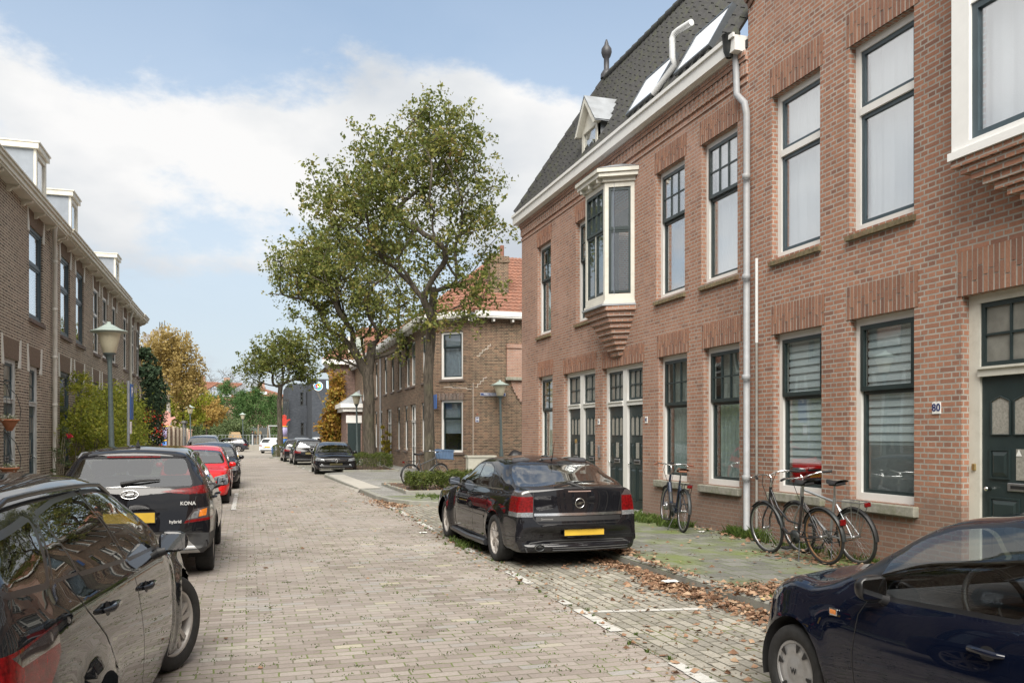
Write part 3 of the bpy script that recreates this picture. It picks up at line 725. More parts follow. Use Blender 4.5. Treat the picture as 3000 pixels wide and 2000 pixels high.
# gabled dormer
dy=17.45; dw=.44; zb=7.74; zt=8.50
def dormer_gable(parent):
    mb=MB(); xf=DW+.02
    # cheeks + front frame
    mb.quad((xf,dy-dw,zb),(xf+1.1,dy-dw,zb+1.3),(xf+1.1,dy-dw,zt),(xf,dy-dw,zt),(0,-1,0))
    mb.quad((xf,dy+dw,zb),(xf+1.1,dy+dw,zb+1.3),(xf+1.1,dy+dw,zt),(xf,dy+dw,zt),(0,1,0))
    k=mb.build('dormer',ZINC,parent)
    f=FR((xf,0,0),(0,1,0),(-1,0,0)); mb=MB()
    ring(mb,f,dy-dw,dy+dw,zb,zt,.1,-.06,.02)
    mb.prism(f,[(dy-dw,zt),(dy+dw,zt),(dy,zt+.52)],-.04,.0)
    for s_ in(-1,1):
        mb.prism(f,[(dy+s_*(dw+.16),zt-.12),(dy+s_*(dw+.04),zt-.12),(dy,zt+.48),(dy,zt+.62)],.001,.14)
    mb.build('dormer_frame',CREAM,k)
    p=MB(); p.fbox(f,dy-dw+.1,dy+dw-.1,-.03,-.02,zb+.1,zt-.1); p.build('pane',GLASSW,k)
    p=MB(); p.fbox(f,dy-dw+.1,dy+dw-.1,-.3,-.29,zb+.1,zt-.1); p.build('curtain',BLIND,k)
    r=MB()
    for s_ in(-1,1):
        r.add([(xf-.15,dy,zt+.62),(xf+1.3,dy,zt+.62),(xf+.95,dy+s_*(dw+.18),zt-.10),(xf-.15,dy+s_*(dw+.18),zt-.10)],[(0,1,2,3)])
        r.add([(xf-.15,dy,zt+.65),(xf+1.3,dy,zt+.65),(xf+.95,dy+s_*(dw+.18),zt-.07),(xf-.15,dy+s_*(dw+.18),zt-.07)],[(0,1,2,3)])
    r.build('dormer_roof',ZINC,k)
dormer_gable(Bh)
# oriel on the first floor
OX=.50; oc=15.95; fa,fb=oc-.50,oc+.50; wa,wb_=oc-.80,oc+.80; oz0,oz1=4.28,6.62
P0=V((DW,wa,0)); P1=V((DW-OX,fa,0)); P2=V((DW-OX,fb,0)); P3=V((DW,wb_,0))
mb=MB(); sm=MB(); pn=MB()
for (p,q) in ((P0,P1),(P1,P2),(P2,P3)):
    u=(q-p).normalized(); n_=V((u.y,-u.x,0)) ; n_= n_ if n_.x<0 or abs(n_.x)<1e-6 else -n_
    f=FR(p,u,n_); Lg=(q-p).length
    ring(mb,f,0.0,Lg,oz0,oz1,.075,-.07,0,wb=.14,wt=.10)
    zt_=oz0+(oz1-oz0)*.60
    a_,b_=.075,Lg-.075
    if Lg<.7:
        ring(sm,f,a_,b_,oz0+.16,zt_-.01,.045,-.05,-.01); ring(sm,f,a_,b_,zt_+.01,oz1-.12,.045,-.05,-.01)
        pn.fbox(f,a_+.045,b_-.045,-.035,-.03,oz0+.2,zt_-.055); pn.fbox(f,a_+.045,b_-.045,-.035,-.03,zt_+.055,oz1-.165)
        sm.fbox(f,a_,b_,-.05,.0,zt_-.01,zt_+.01)
    else:
        ring(sm,f,a_,b_,zt_+.001,oz1-.12,.05,-.05,.005); g=(a_+.05,b_-.05,zt_+.05,oz1-.17)
        for i in range(1,3): u_=g[0]+(g[1]-g[0])*i/3; sm.fbox(f,u_-.011,u_+.011,-.045,-.0,g[2],g[3])
        z_=(g[2]+g[3])/2
        for i in range(3): sm.fbox(f,g[0]+(g[1]-g[0])*i/3+.0115*(i>0),g[0]+(g[1]-g[0])*(i+1)/3-.0115*(i<2),-.045,-.002,z_-.011,z_+.011)
        pn.fbox(f,g[0],g[1],-.035,-.03,g[2],g[3])
        m_=(a_+b_)/2
        for (x0,x1) in ((a_,m_-.02),(m_+.02,b_)):
            ring(sm,f,x0,x1,oz0+.16,zt_,.045,-.06,-.02); pn.fbox(f,x0+.045,x1-.045,-.045,-.04,oz0+.2,zt_-.045)
        mb.fbox(f,m_-.02,m_+.02,-.06,-.018,oz0+.16,zt_)
def offs(k,z): return [(V((DW,wa-k*1.0,z))),(V((DW-OX-k,fa-k*.45,z))),(V((DW-OX-k,fb+k*.45,z))),(V((DW,wb_+k,z)))]
def slab(mb,k,z0,z1):
    a=offs(k,z0); b=offs(k,z1); mb.add(a+b,[(3,2,1,0),(4,5,6,7),(0,1,5,4),(1,2,6,5),(2,3,7,6)])
ow=MB(); ow.v=mb.v; ow.f=mb.f; ow.m=mb.m; ow.sm=mb.sm
slab(ow,.05,6.62,6.70); slab(ow,.16,6.7001,6.78); slab(ow,.20,6.7801,6.86); slab(ow,.03,4.22,4.28)
for y_ in (fa+.08,oc,fb-.08): ow.box(DW-OX-.14,DW-OX+.0,y_-.03,y_+.03,6.62,6.699)
ori=ow.build('bay_window',CREAM,Bh); sm.build('sash',GREEN,ori); pn.build('pane',GLASS,ori)
zc=MB(); a=offs(.21,6.861); tp=[V((DW,oc-.25,7.12)),V((DW,oc+.25,7.12))]
zc.add([a[0],a[1],a[2],a[3],tp[0],tp[1]],[(0,1,4),(1,2,5,4),(2,3,5)]); slab(zc,.07,4.185,4.2199)
zc.build('bay_roof',ZINC,ori)
cm=MB(); cm.fbox(FR((DW-OX+.16,0,0),(0,1,0),(-1,0,0)),fa-.1,fb+.1,0,.005,4.4,6.6); cm.build('roller_blind',mat('grey_blind',(.22,.25,.30),.8),ori)
cb=MB()
for k in range(9):
    t=k/9; z1=4.18-.105*k; z0=z1-.085; s_=1-t*.80; w0=.80*s_+.06; w1=.50*s_+.05; e=OX*(1-t)**.9
    for dz,sh in ((0,0),(1,.03)):
        zz1=z1-.0 if dz==0 else z0-.0001; zz0=z0 if dz==0 else z0-.02
        vs=[(DW,oc-w0+sh,zz0),(DW-e+sh,oc-w1+sh,zz0),(DW-e+sh,oc+w1-sh,zz0),(DW,oc+w0-sh,zz0)]; vs+=[(x,y,zz1) for x,y,_ in vs]
        cb.add(vs,[(3,2,1,0),(4,5,6,7),(0,1,5,4),(1,2,6,5),(2,3,7,6)])
cb.build('corbel',BR_B,Bh)
# grey rain pipe at the party line and a thin conduit
px=DW-.07; py=11.13
downpipe(Bh,[(DW-.17,py+.32,7.62),(px,py+.30,7.42),(px,py+.27,6.85),(px-.02,py+.02,6.62),(px,py,6.45),(px,py,.12),(px-.04,py-.05,.07)],.052)
hp=MB(); hp.lathe([(.05,7.42),(.09,7.52),(.11,7.75),(.12,7.76)],(DW-.17,py+.32,0),10); hp.build('hopper',DARKSTEEL,Bh)
cd=MB(); cd.tube([(DW-.03,10.93,.1),(DW-.03,10.93,4.25)],.02,8); cd.build('conduit',mat('grey_conduit',(.25,.24,.22),.6),A)
cd=MB(); cd.tube([(DW-.03,10.93,3.0),(DW-.03,10.93,4.25)],.024,8); cd.build('conduit',mat('white_pvc',(0,0,0)),A)
# ============================================================ dark brown brick row across the side street
DX=7.30; Y0=33.6; CXr=8.79     # chamfer corner points
cA=V((CXr,Y0,0)); cB=V((DX,Y0+(CXr-DX),0))
Dh=empty('brick_house',(9,36,0),label='dark brown brick corner house with cut-off corner and orange tiled roof',cat='house')
ch=(cB-cA).length; fch=FR(cA,(cB-cA).normalized(),V((-1,-1,0)).normalized())
zE=6.45
mb=MB()
wu=onX; 
def chu(px):   # image x -> distance along chamfer
    u=(px-CX)/FPX; k=(sT+u*cT)/(cT-u*sT)  # X = kY
    # point cA + s*(-1,1)/sqrt2
    s=(CXr-k*Y0)/((1+k)/math.sqrt(2)); return s
w0,w1=chu(1356),chu(1291)
ops=[(w0,w1,.95,3.12),(w0,w1,3.98,5.95)]
wall_grid(mb,fch,0,ch,0,zE,ops,.15)
fside=FR((CXr,Y0,0),(1,0,0),(0,-1,0)); wall_grid(mb,fside,0,9,0,zE,[],.1)
fD=FR((DX,0,0),(0,1,0),(-1,0,0)); YD1=61
up=[(35.9,36.75),(38.3,39.4),(39.75,40.75),(41.9,42.9),(44.15,45.2),(46.5,47.6),(50.0,51.1),(53.5,54.5),(56,57)]
lo=[(36.0,36.9,0),(38.1,39.6,1),(40.2,41.1,0),(42.3,43.2,0),(45.0,46.6,1),(48.2,49.2,0),(50.2,51.2,0),(53.5,55,1)]
ops=[(a,b,3.95,6.0) for a,b in up]+[(a,b,.12 if k else .95,3.08) for a,b,k in lo]
wall_grid(mb,fD,cB.y,YD1,0,zE,ops,.15)
mb.quad((DX,YD1,0),(DX+9,YD1,0),(DX+9,YD1,zE),(DX,YD1,zE),(0,1,0))
mb.build('wall',BR_D,Dh)
window(Dh,fch,w0,w1,.95,3.12,'sash',split=.36,curtain='half',sill='thin',depth=.08,fw=.1)
window(Dh,fch,w0,w1,3.98,5.95,'sash',split=.33,curtain='grey',sill='thin',depth=.08,fw=.1)
soldier(Dh,fch,w0,w1,3.12,.3,BR_SOLD2)
for i,(a,b) in enumerate(up): window(Dh,fD,a,b,3.95,6.0,'sash',split=.35,curtain=['grey','white','dark','net'][i%4],sill='thin',depth=.07,fw=.1)
for i,(a,b,k) in enumerate(lo):
    if k: door_set(Dh,fD,a,b,.12,3.08,[(0,(a+b)/2-.04),((a+b)/2+.04,0)],2.3,muntin=(1,1))
    else: window(Dh,fD,a,b,.95,3.08,'sash',split=.35,curtain=['net','dark','grey'][i%3],sill='thin',depth=.07,fw=.1)
# light mortar repair cracks on the corner
cr=MB()
def crack(fr,pts,w=.022):
    for i in range(len(pts)-1):
        (a,b),(c,d)=pts[i],pts[i+1]; 
        cr.fbox(fr,min(a,c)-.002,max(a,c)+.002,.0005,.004,b-w/2,b+w/2); cr.fbox(fr,c-w/2,c+w/2,.0005,.0035,min(b,d)+w/2,max(b,d)+w/2+.001)
crack(fside,[(.1,3.62),(.2,3.75),(.32,3.87),(.44,4.0),(.56,4.06)]); crack(fside,[(.16,4.9),(.3,5.02),(.4,5.14),(.52,5.2),(.64,5.33),(.75,5.4)])
crack(fch,[(.06,3.55),(.3,3.6),(.6,3.62),(1.0,3.66),(1.4,3.66)]); cr.fbox(fside,.0,.02,.001,.003,.3,3.8)
cr.build('mortar_repair',mat('pale_mortar',(.5,.47,.42),.9,var=.1),Dh)
# eaves + roof
mb=MB()
def eave(a,b,n_):
    a,b,n_=V(a),V(b),V(n_)
    f=FR(a,(b-a).normalized(),n_); mb.fbox(f,0,(b-a).length,-.1,.38,zE,zE+.06); mb.fbox(f,0,(b-a).length,.30,.40,zE+.0601,zE+.26)
    n2=int((b-a).length/.9)+1
    for i in range(n2+1): mb.fbox(f,(b-a).length*i/n2-.04,(b-a).length*i/n2+.04,.05,.3,zE-.14,zE-.001)
eave((CXr+.0,Y0,0),(CXr+9,Y0,0),(0,-1,0)); eave(cA,cB,V((-1,-1,0)).normalized()); eave(cB,(DX,YD1,0),(-1,0,0))
mb.build('eaves',WHITE,Dh)
TILE_O=mat('orange_roof_tile',(.22,.10,.065),.9,var=.35,vscale=9,bmp=.2,dirt=((.13,.08,.06),.8,4))
mb=MB(); RZ=10.0; e=.35; zz=zE+.2
tiles(mb,(DX-e,YD1,zz),(DX-e,cB.y,zz),(DX+3.9,cB.y+3.4,RZ),(DX+3.9,YD1,RZ),.24,.34)
tiles(mb,(cB.x-e,cB.y,zz),(cA.x,cA.y-e,zz),(DX+3.9,cB.y+3.0,RZ),(DX+3.9,cB.y+3.4,RZ),.24,.34)
tiles(mb,(cA.x,cA.y-e,zz),(CXr+9,cA.y-e,zz),(CXr+9,cB.y+3.0,RZ),(DX+3.9,cB.y+3.0,RZ),.24,.34)
rf=mb.build('roof',TILE_O,Dh)
mb=MB(); ridge_caps(mb,(cB.x-e,cB.y,zz+.05),(DX+3.9,cB.y+3.4,RZ+.05),.12); ridge_caps(mb,(cA.x,cA.y-e,zz+.05),(DX+3.9,cB.y+3.0,RZ+.05),.12); mb.build('ridge_tiles',TILE_O,rf)
mb=MB(); cx0,_=atY(1432,900,35); cx1,_=atY(1486,900,35)
mb.box(cx0,cx1,34.8,35.7,6.6,9.05); mb.box(cx0-.05,cx1+.05,34.75,35.75,9.051,9.18); mb.box(cx0-.02,cx1+.02,34.78,35.72,9.181,9.32)
chm=mb.build('chimney',BR_D,Dh)
mb=MB(); mb.tube([(cx0+.65,35.2,9.3),(cx0+.65,35.2,9.85)],.09,10); mb.build('chimney_pot',mat('clay_pot',(.2,.09,.06),.8),chm)
mb=MB(); mb.prism(fside,[(cx0-CXr-.22,7.3),(cx0-CXr,6.7),(cx0-CXr,7.4)],-1.25,-.9); mb.prism(fside,[(cx1-CXr+.22,7.3),(cx1-CXr,6.7),(cx1-CXr,7.4)],-1.25,-.9); mb.build('lead_flashing',ZINC,chm)
downpipe(Dh,[(DX-.3,48.4,6.5),(DX-.08,48.4,6.2),(DX-.08,48.4,.1)],.05,brackets=(1,3,5))
# reddish brick projection on the side wall beside the red house
mb=MB(); x0=CXr+1.85
mb.fbox(fside,1.42,4.2,0,.12,4.05,5.25); mb.fbox(fside,1.40,4.2,.0,.16,5.2501,5.42)
for k in range(14):
    u=1.62+.62*(k/13)**1.5*1.9; mb.fbox(fside,u,4.2,.0,.06,3.92-.125*(k+1),3.92-.125*k)
pr=mb.build('brick_projection',BR_B,Dh); mb=MB(); mb.bevbox(fside,1.36,4.2,0,.2,3.92,4.049,.02); mb.build('ledge',STONE,pr)
def enamel(parent,fr,u,z,w,h,txt,size,name='sign_plate'):
    mb=MB(); mb.fbox(fr,u-w/2,u+w/2,.004,.012,z-h/2,z+h/2); p=mb.build(name,mat('sign_blue',(.025,.05,.16),.35,var=.05),parent)
    mb=MB(); ring(mb,fr,u-w/2+.012,u+w/2-.012,z-h/2+.012,z+h/2-.012,.014,.0121,.014)
    mb.build('border',mat('sign_white',(.8,.8,.8),.4,var=.02),p)
    text_obj('lettering',txt,size,mat('sign_white',(0,0,0)),fr(u,.0135,z),tuple(fr.u),tuple(fr.n),p,.001,bold=.02); return p
# street name board
su0,z0_=atY(1407,1156,Y0); su1,_=atY(1481,1156,Y0)
sg=MB(); fs2=fside
sn=MB(); uu=(su0+su1)/2-CXr; ww=su1-su0
sn.fbox(fside,uu-ww/2,uu+ww/2,.012,.024,3.27,3.40)
sgo=sn.build('street_name_sign',mat('sign_blue',(.025,.05,.16),.35),None,label='blue enamel street name board reading Willem Barendszstraat on the dark corner house',cat='sign')
mb=MB(); ring(mb,fside,uu-ww/2+.006,uu+ww/2-.006,3.276,3.394,.010,.0241,.026); mb.build('border',mat('sign_white',(.8,.8,.8),.4,var=.02),sgo)
text_obj('lettering','Willem Barendszstraat',.088,mat('sign_white',(0,0,0)),fside(uu,.0255,3.335),(1,0,0),(0,-1,0),sgo,.001,bold=.012)
nu,_=atY(1398,1230,Y0)
enamel(Dh,fside,nu-CXr,1.62+.02+ (1277-1230)*35/2487,.16,.22,'30',.11,'number_plate')
mb=MB(); mb.fbox(fside,nu-CXr-.02,nu-CXr+.02,.001,.02,2.5,2.54); mb.build('wall_button',mat('red_button',(.4,.08,.05),.5),Dh)
ps=MB(); ps.box(7.40,7.43,34.25,34.85,2.75,3.34); ps.box(7.405,7.425,34.85,35.0,3.0,3.05)
pso=ps.build('parking_sign',mat('sign_blue2',(.03,.11,.35),.4,var=.05),None,label='blue sign bracketed to the dark brick row behind the big tree trunk',cat='sign')
# electrical cabinet and covered motorbike against the side wall
ex_,_=atY(1402,1345,32.9)
mb=MB(); mb.box(ex_-.5,ex_+.62,32.6,33.0,.05,.78); mb.box(ex_-.54,ex_+.66,32.56,33.04,.7801,.85); mb.box(ex_+.05,ex_+.07,32.59,32.6,.1,.75)
mb.build('utility_cabinet',mat('cabinet_grey',(.55,.54,.46),.6,var=.12,vscale=4,dirt=((.3,.3,.22),.5,4)),None,label='pale grey utility cabinet at the foot of the dark corner house',cat='cabinet')
mx0,_=atY(1486,1330,32.4); mb=MB(); vs=[];fs=[]; nx=26; ny=10
for i in range(nx+1):
    for j in range(ny+1):
        t=i/nx; s_=j/ny; prof=1.00-.16*t-.25*max(0,(.15-t)/.15)**2-.12*math.sin(t*PI)**2*(t>.2)
        a=PI*s_; yy=.34*math.cos(a)*(1+.1*math.sin(t*17)); zz_=prof*math.sin(a)**.5 if 0<s_<1 else 0
        vs.append((mx0+t*2.1, 32.3+yy+.02*math.sin(t*40+s_*5), .1+zz_*(1+.02*math.sin(t*31+s_*9))))
for i in range(nx):
    for j in range(ny): q=i*(ny+1)+j; fs.append((q,q+1,q+ny+2,q+ny+1))
mb.add(vs,fs,True); mb.build('covered_motorbike',mat('black_tarpaulin',(.014,.014,.016),.38,var=.3,vscale=9,bmp=.6,bscale=14),None,label='motorbike under a black tarpaulin behind the black hatchback, by the red house corner',cat='motorbike')
# ============================================================ low house with orange roof, ivy and porch beyond
Lh=empty('brick_house',(8,62,0),label='brown brick house with low orange tiled roof and white eaves behind the ivy',cat='house')
gx0,_=atY(962,1100,61.5); 
LY=61.3
mb=MB(); box_shell(mb,gx0,gx0+8,LY,LY+9,0,6.75,('x0','y1')); sk=1.6; mb.quad((gx0,LY,0),(gx0+sk,LY+9,0),(gx0+sk,LY+9,6.75),(gx0,LY,6.75),(-1,0,0)); mb.quad((gx0+sk,LY+9,0),(gx0+8,LY+9,0),(gx0+8,LY+9,6.75),(gx0+sk,LY+9,6.75),(0,1,0)); mb.build('wall',brick_mat('purple_brown_brick',[(0,(.09,.055,.05)),(.5,(.17,.10,.085)),(1,(.23,.14,.12))],(.3,.25,.2)),Lh)
mb=MB(); vs=[(gx0-.5,LY-.45),(gx0+8,LY-.45),(gx0+8,LY+9.5),(gx0-.5+sk,LY+9.5)]; mb.add([(x,y,6.7) for x,y in vs]+[(x,y,7.02) for x,y in vs],[(3,2,1,0),(4,5,6,7),(0,1,5,4),(1,2,6,5),(2,3,7,6),(3,0,4,7)]); mb.build('eaves',WHITE,Lh)
mb=MB(); tiles(mb,(gx0-.5,LY-.45,7.04),(gx0+8,LY-.45,7.04),(gx0+8,LY+3,9.8),(gx0+2.8,LY+3,9.8),.25,.36,.03); tiles(mb,(gx0-.5+sk,LY+9.5,7.04),(gx0-.5,LY-.45,7.04),(gx0+2.8,LY+3,9.8),(gx0+2.8,LY+9.5,9.8),.25,.36,.03); mb.build('roof',TILE_O,Lh)
mb=MB(); mb.box(gx0+1.4,gx0+2.5,LY+.1,LY+2,7.5,8.75); dm=mb.build('dormer',CREAM,Lh); mb=MB(); mb.box(gx0+1.55,gx0+2.35,LY+.04,LY+.09,7.7,8.6); mb.build('pane',GLASS,dm)
# porch with zinc hipped top and white cornice
Ph=empty('porch',(6.6,58,0),label='small brick porch with white cornice and zinc top beside the second tree',cat='porch')
qx0,_=atY(1015,1300,57); qx1=DX-.02; mb=MB(); box_shell(mb,qx0,qx1,57,60.5,0,3.25); mb.build('wall',_M['purple_brown_brick'],Ph)
mb=MB(); mb.box(qx0-.25,qx1,56.75,60.7,3.25,3.5); mb.box(qx0-.42,qx1,56.6,60.8,3.5001,3.78); mb.build('cornice',WHITE,Ph)
mb=MB(); mb.add([(qx0-.35,56.7,3.79),(qx1,56.7,3.79),(qx1,60.7,3.79),(qx0-.35,60.7,3.79),(qx1,58.3,4.75),(qx1,59,4.75)],[(0,1,4),(0,4,5,3),(3,5,2)]); mb.build('porch_roof',ZINC,Ph)
fp=FR((0,57,0),(1,0,0),(0,-1,0)); mb=MB(); mb.fbox(fp,qx1-.95,qx1-.1,.0,.03,.1,2.5); pd=mb.build('door',GREEN,Ph); mb=MB(); mb.fbox(fp,qx1-1.05,qx1-.02,0,.04,2.5,3.0); mb.build('door_frame',WHITE,Ph)
# ============================================================ charcoal school block with round logo
Sh=empty('school_building',(2,100,0),label='charcoal brick school block with round coloured logo and white letters HE',cat='building')
SB=brick_mat('charcoal_brick',[(0,(.045,.052,.062)),(.5,(.06,.068,.082)),(1,(.078,.086,.10))],(.035,.04,.048),bstr=.2)
YSc=100; kx0,_=atY(845,1100,YSc); kx1,_=atY(914,1100,YSc); 
fS=FR((0,YSc,0),(1,0,0),(0,-1,0)); mb=MB()
q=lambda x,y: atY(x,y,YSc)
so_=[(q(880,1)[0],q(889,1)[0],q(1,1187)[1],q(1,1148)[1]),(q(897,1)[0],q(906,1)[0],q(1,1187)[1],q(1,1148)[1]),(q(881,1)[0],q(890,1)[0],q(1,1275)[1],q(1,1238)[1]),(q(898,1)[0],q(907,1)[0],q(1,1275)[1],q(1,1238)[1])]
ztS=q(914,1108)[1]
def py(y): return EYE-(y-CY)*(YSc*cT+2*sT*1)/FPX
so_=[(q(880,1)[0],q(889,1)[0],py(1187),py(1148)),(q(897,1)[0],q(906,1)[0],py(1187),py(1148)),(q(881,1)[0],q(890,1)[0],py(1275),py(1238)),(q(898,1)[0],q(907,1)[0],py(1275),py(1238))]
wall_grid(mb,fS,kx0,kx1,0,py(1122),so_,.2)
# right wing standing forward
YW=92; w0_,_=atY(914,1100,YW); w1_,_=atY(1000,1100,YW); ztw=EYE+(CY-1108)*(YW*cT+4*sT)/FPX
fW=FR((0,YW,0),(1,0,0),(0,-1,0)); box_shell(mb,w0_,w1_+6,YW,YW+20,0,ztw); mb.quad((kx0,YSc,py(1122)),(kx1+2,YSc,py(1122)),(kx1+2,YSc+15,py(1122)),(kx0,YSc+15,py(1122)),(0,0,1)); mb.quad((kx0,YSc,0),(kx0,YSc+15,0),(kx0,YSc+15,py(1122)),(kx0,YSc,py(1122)),(-1,0,0))
mb.build('wall',SB,Sh)
for w_ in so_: window(Sh,fS,*w_,'plain_trans2',split=.3,fmat=DARKSTEEL,smat=DARKSTEEL,curtain='dark',sill='none',depth=.1,fw=.05)
mb=MB(); g0,_=q(829,1); mb.box(g0,kx0-.05,YSc-.3,YSc-.2,2.5,py(1170)); 
gl=mb.build('glass_wall',GLASS,Sh); mb=MB()
for k in range(4): zz_=2.5+(py(1170)-2.5)*k/3; mb.box(g0,kx0,YSc-.38,YSc-.31,zz_-.06,zz_+.06)
for k in range(3): xx=g0+(kx0-g0)*k/2; mb.box(xx-.05,xx+.05,YSc-.45,YSc-.381,2.4,py(1170)+.1)
mb.build('glazing_bars',DARKSTEEL,gl)
def pw(x,y): return atY(x,y,YW)
lx,lz=pw(932,1131); rr=pw(946,1131)[0]-lx
mb=MB(); n_=28
def disc(mb,x,z,r,n0,n1,seg=28): mb.prism(fW,[(x+r*math.cos(2*PI*i/seg),z+r*math.sin(2*PI*i/seg)) for i in range(seg)],n0,n1)
disc(mb,lx,lz,rr,.01,.06); lg=mb.build('round_logo',mat('sign_white',(0,0,0)),Sh)
mb=MB(); disc(mb,lx,lz,rr*.88,.061,.07); mb.build('disc',mat('logo_blue',(.10,.36,.62),.5,var=.02),lg)
for i,(dx,dz,r,c) in enumerate([(-.35,.12,.25,(.6,.06,.05)),(-.1,.35,.24,(.85,.45,.05)),(.25,.3,.3,(.75,.75,.1)),(.4,-.05,.26,(.45,.6,.08)),(.1,-.35,.28,(.1,.42,.2)),(-.3,-.3,.22,(.5,.1,.3)),(0,0,.2,(.8,.8,.75))]):
    mb=MB(); disc(mb,lx+dx*rr,lz+dz*rr,r*rr,.071+.003*i,.073+.003*i,16); mb.build('petal',mat('logo_%s'%'abcdefg'[i],c,.5,var=.02),lg)
tx,tz=pw(958,1128)
text_obj('lettering','HE',1.15,mat('logo_text',(.55,.75,.88),.5,var=.02),(tx-.1,YW-.03,tz),(1,0,0),(0,-1,0),Sh,.03,align='LEFT',bold=.04)
# ============================================================ left row of brown brick terrace houses
XL=-4.72; FRL=FR((XL,0,0),(0,1,0),(1,0,0)); YLe=44.0*.955
ks=.955      # the measured left wall lies a little nearer than first assumed
def yl(y): return y*ks
Lt=empty('terrace_row',(XL,20,0),label='brown brick terrace row on the left with white bracketed cornice',cat='house')
U,Lw,Dr=[],[],[]
ypairs=[(22.6,24.0,'s'),(26.15,27.45,'g'),(28.35,29.6,'g'),(31.4,32.5,'w'),(33.3,34.4,'w'),(35.6,36.6,'w'),(38.6,39.7,'w'),(41.2,42.2,'w'),(43.0,44.0,'w')]
zu0,zu1,zl0,zl1=4.30,6.42,.85,3.34
for a,b,k in ypairs: U.append((yl(a),yl(b),zu0,zu1,k))
for a,b in [(26.05,27.45),(28.25,29.6),(31.3,32.5),(33.3,34.4),(35.6,36.6),(38.6,39.7),(41.2,42.2),(43.0,44.0)]: Lw.append((yl(a),yl(b),zl0,zl1))
for a,b in [(20.4,21.65),(22.6,23.72)]: Dr.append((yl(a),yl(b),.12,zl1-.1))
U.append((yl(18.3),yl(19.6),zu0,zu1,'s'))
for k in range(6): 
    y=15.5-4.4*k; U.append((y-1.2,y,zu0,zu1,'w')); U.append((y-3,y-1.8,zu0,zu1,'w')); Lw.append((y-1.2,y,zl0,zl1)); Lw.append((y-3,y-1.8,zl0,zl1))
mb=MB(); zc_=6.76; wall_grid(mb,FRL,-14,YLe,0,zc_+.1,[u[:4] for u in U]+Lw+Dr,.2); mb.quad((XL,YLe,0),(XL-8,YLe,0),(XL-8,YLe,7.3),(XL,YLe,7.3),(0,1,0)); mb.quad((XL,-14,0),(XL-8,-14,0),(XL-8,-14,7.3),(XL,-14,7.3),(0,-1,0))
mb.build('wall',BR_L,Lt)
for (a,b,c,d,k) in U: window(Lt,FRL,a,b,c,d,'plain_trans2',split=.4,fmat=SLATE if k in'sg' else WHITE,smat=SLATE if k in 'sg' else GREEN,curtain='white' if k!='w' else 'net',sill='thin',depth=.035,fw=.08,glass=GLASSW)
for (a,b,c,d) in Lw: window(Lt,FRL,a,b,c,d,'plain_trans2',split=.4,fmat=SLATE,smat=SLATE,curtain='dark',sill='thin',depth=.035,fw=.08)
for i,(a,b,c,d) in enumerate(Dr): door_set(Lt,FRL,a,b,c,d,[(0,0)],2.35,muntin=(1,1),jamb=.2,fmat=mat('grey_white_paint',(.48,.50,.50),.5),dmat=SLATE,D=-.07)
# cut-stone blocks flanking every lintel
for (a,b,c,d) in [u[:4] for u in U]+Lw+Dr:
    bl=MB()
    for s_,e in ((a,-1),(b,1)):
        mb=MB()
        zt2=min(d+.46,6.77); P=[(s_-e*.02,d-.16),(s_+e*.16,d-.16),(s_+e*.20,zt2),(s_+e*.10,zt2),(s_+e*.0,d)]
        mb.prism(FRL,P,-.015,.012)
        if a>10: mb.build('stone_block',mat('white_stone',(.56,.55,.51),.7,var=.08,vscale=8),Lt)
    n_=int((b-a)/.065)
    for i in range(n_): u=a+(b-a)*i/n_; bl.fbox(FRL,u+.004,u+(b-a)/n_-.004,-.012,.004,d+.005,min(d+.42,6.77))
    bl.build('lintel',mat('brown_lintel',(.15,.105,.075),.9,var=.3,vscale=18,bmp=.4),Lt)
# bracketed cornice
mb=MB(); zC=6.78
def corn(y0,y1,ex_=0.0):
    mb.fbox(FRL,y0,y1,-.05,.26,zC,zC+.045); mb.fbox(FRL,y0,y1,.2,.29+ex_,zC+.0451,zC+.14); mb.fbox(FRL,y0,y1,.16,.33+ex_,zC+.1401,zC+.21); mb.fbox(FRL,y0,y1,.16,.36+ex_,zC+.2101,zC+.24)
    n_=int((y1-y0)/1.12)
    for i in range(n_+1):
        y=y0+.12+(y1-y0-.24)*i/n_
        P=[(0,zC-.001),(.23,zC-.001),(.22,zC-.04),(.15,zC-.07),(.09,zC-.08),(.06,zC-.12),(0,zC-.13)]
        vs=[FRL(y-.05,n2,z) for n2,z in P]+[FRL(y+.05,n2,z) for n2,z in P]; k=len(P)
        mb.add(vs,[tuple(range(k)),tuple(range(2*k-1,k-1,-1))]+[(i2,i2+k,(i2+1)%k+k,(i2+1)%k) for i2 in range(k)])
corn(-14,yl(19.3)); corn(yl(19.3)+.001,yl(25.7),.0); corn(yl(25.7)+.001,yl(38.0),.05); corn(yl(38)+.001,yl(42.6),.0); corn(yl(42.6)+.001,YLe+.4,.05)
mb.fbox(FRL,-14,YLe+.3,-6,-.051,6.85,7.0)
mb.build('cornice',mat('cornice_cream',(.62,.59,.51),.5,var=.06,dirt=((.35,.30,.2),.5,3)),Lt)
downpipe(Lt,[(XL+.2,yl(24.6)-.15,6.80),(XL+.18,yl(24.6)-.15,6.66),(XL+.10,yl(24.9)-.05,6.46),(XL+.09,yl(24.95),6.36),(XL+.09,yl(24.95),.1)],.055,mat('pale_pipe',(.52,.51,.47),.5,var=.1,dirt=((.3,.28,.22),.4,5)),(1.2,2.4,3.6,4.8,6))
downpipe(Lt,[(XL+.2,yl(39.9),6.78),(XL+.09,yl(40.1),6.5),(XL+.09,yl(40.2),.1)],.055,_M['pale_pipe'],(2,4,6))
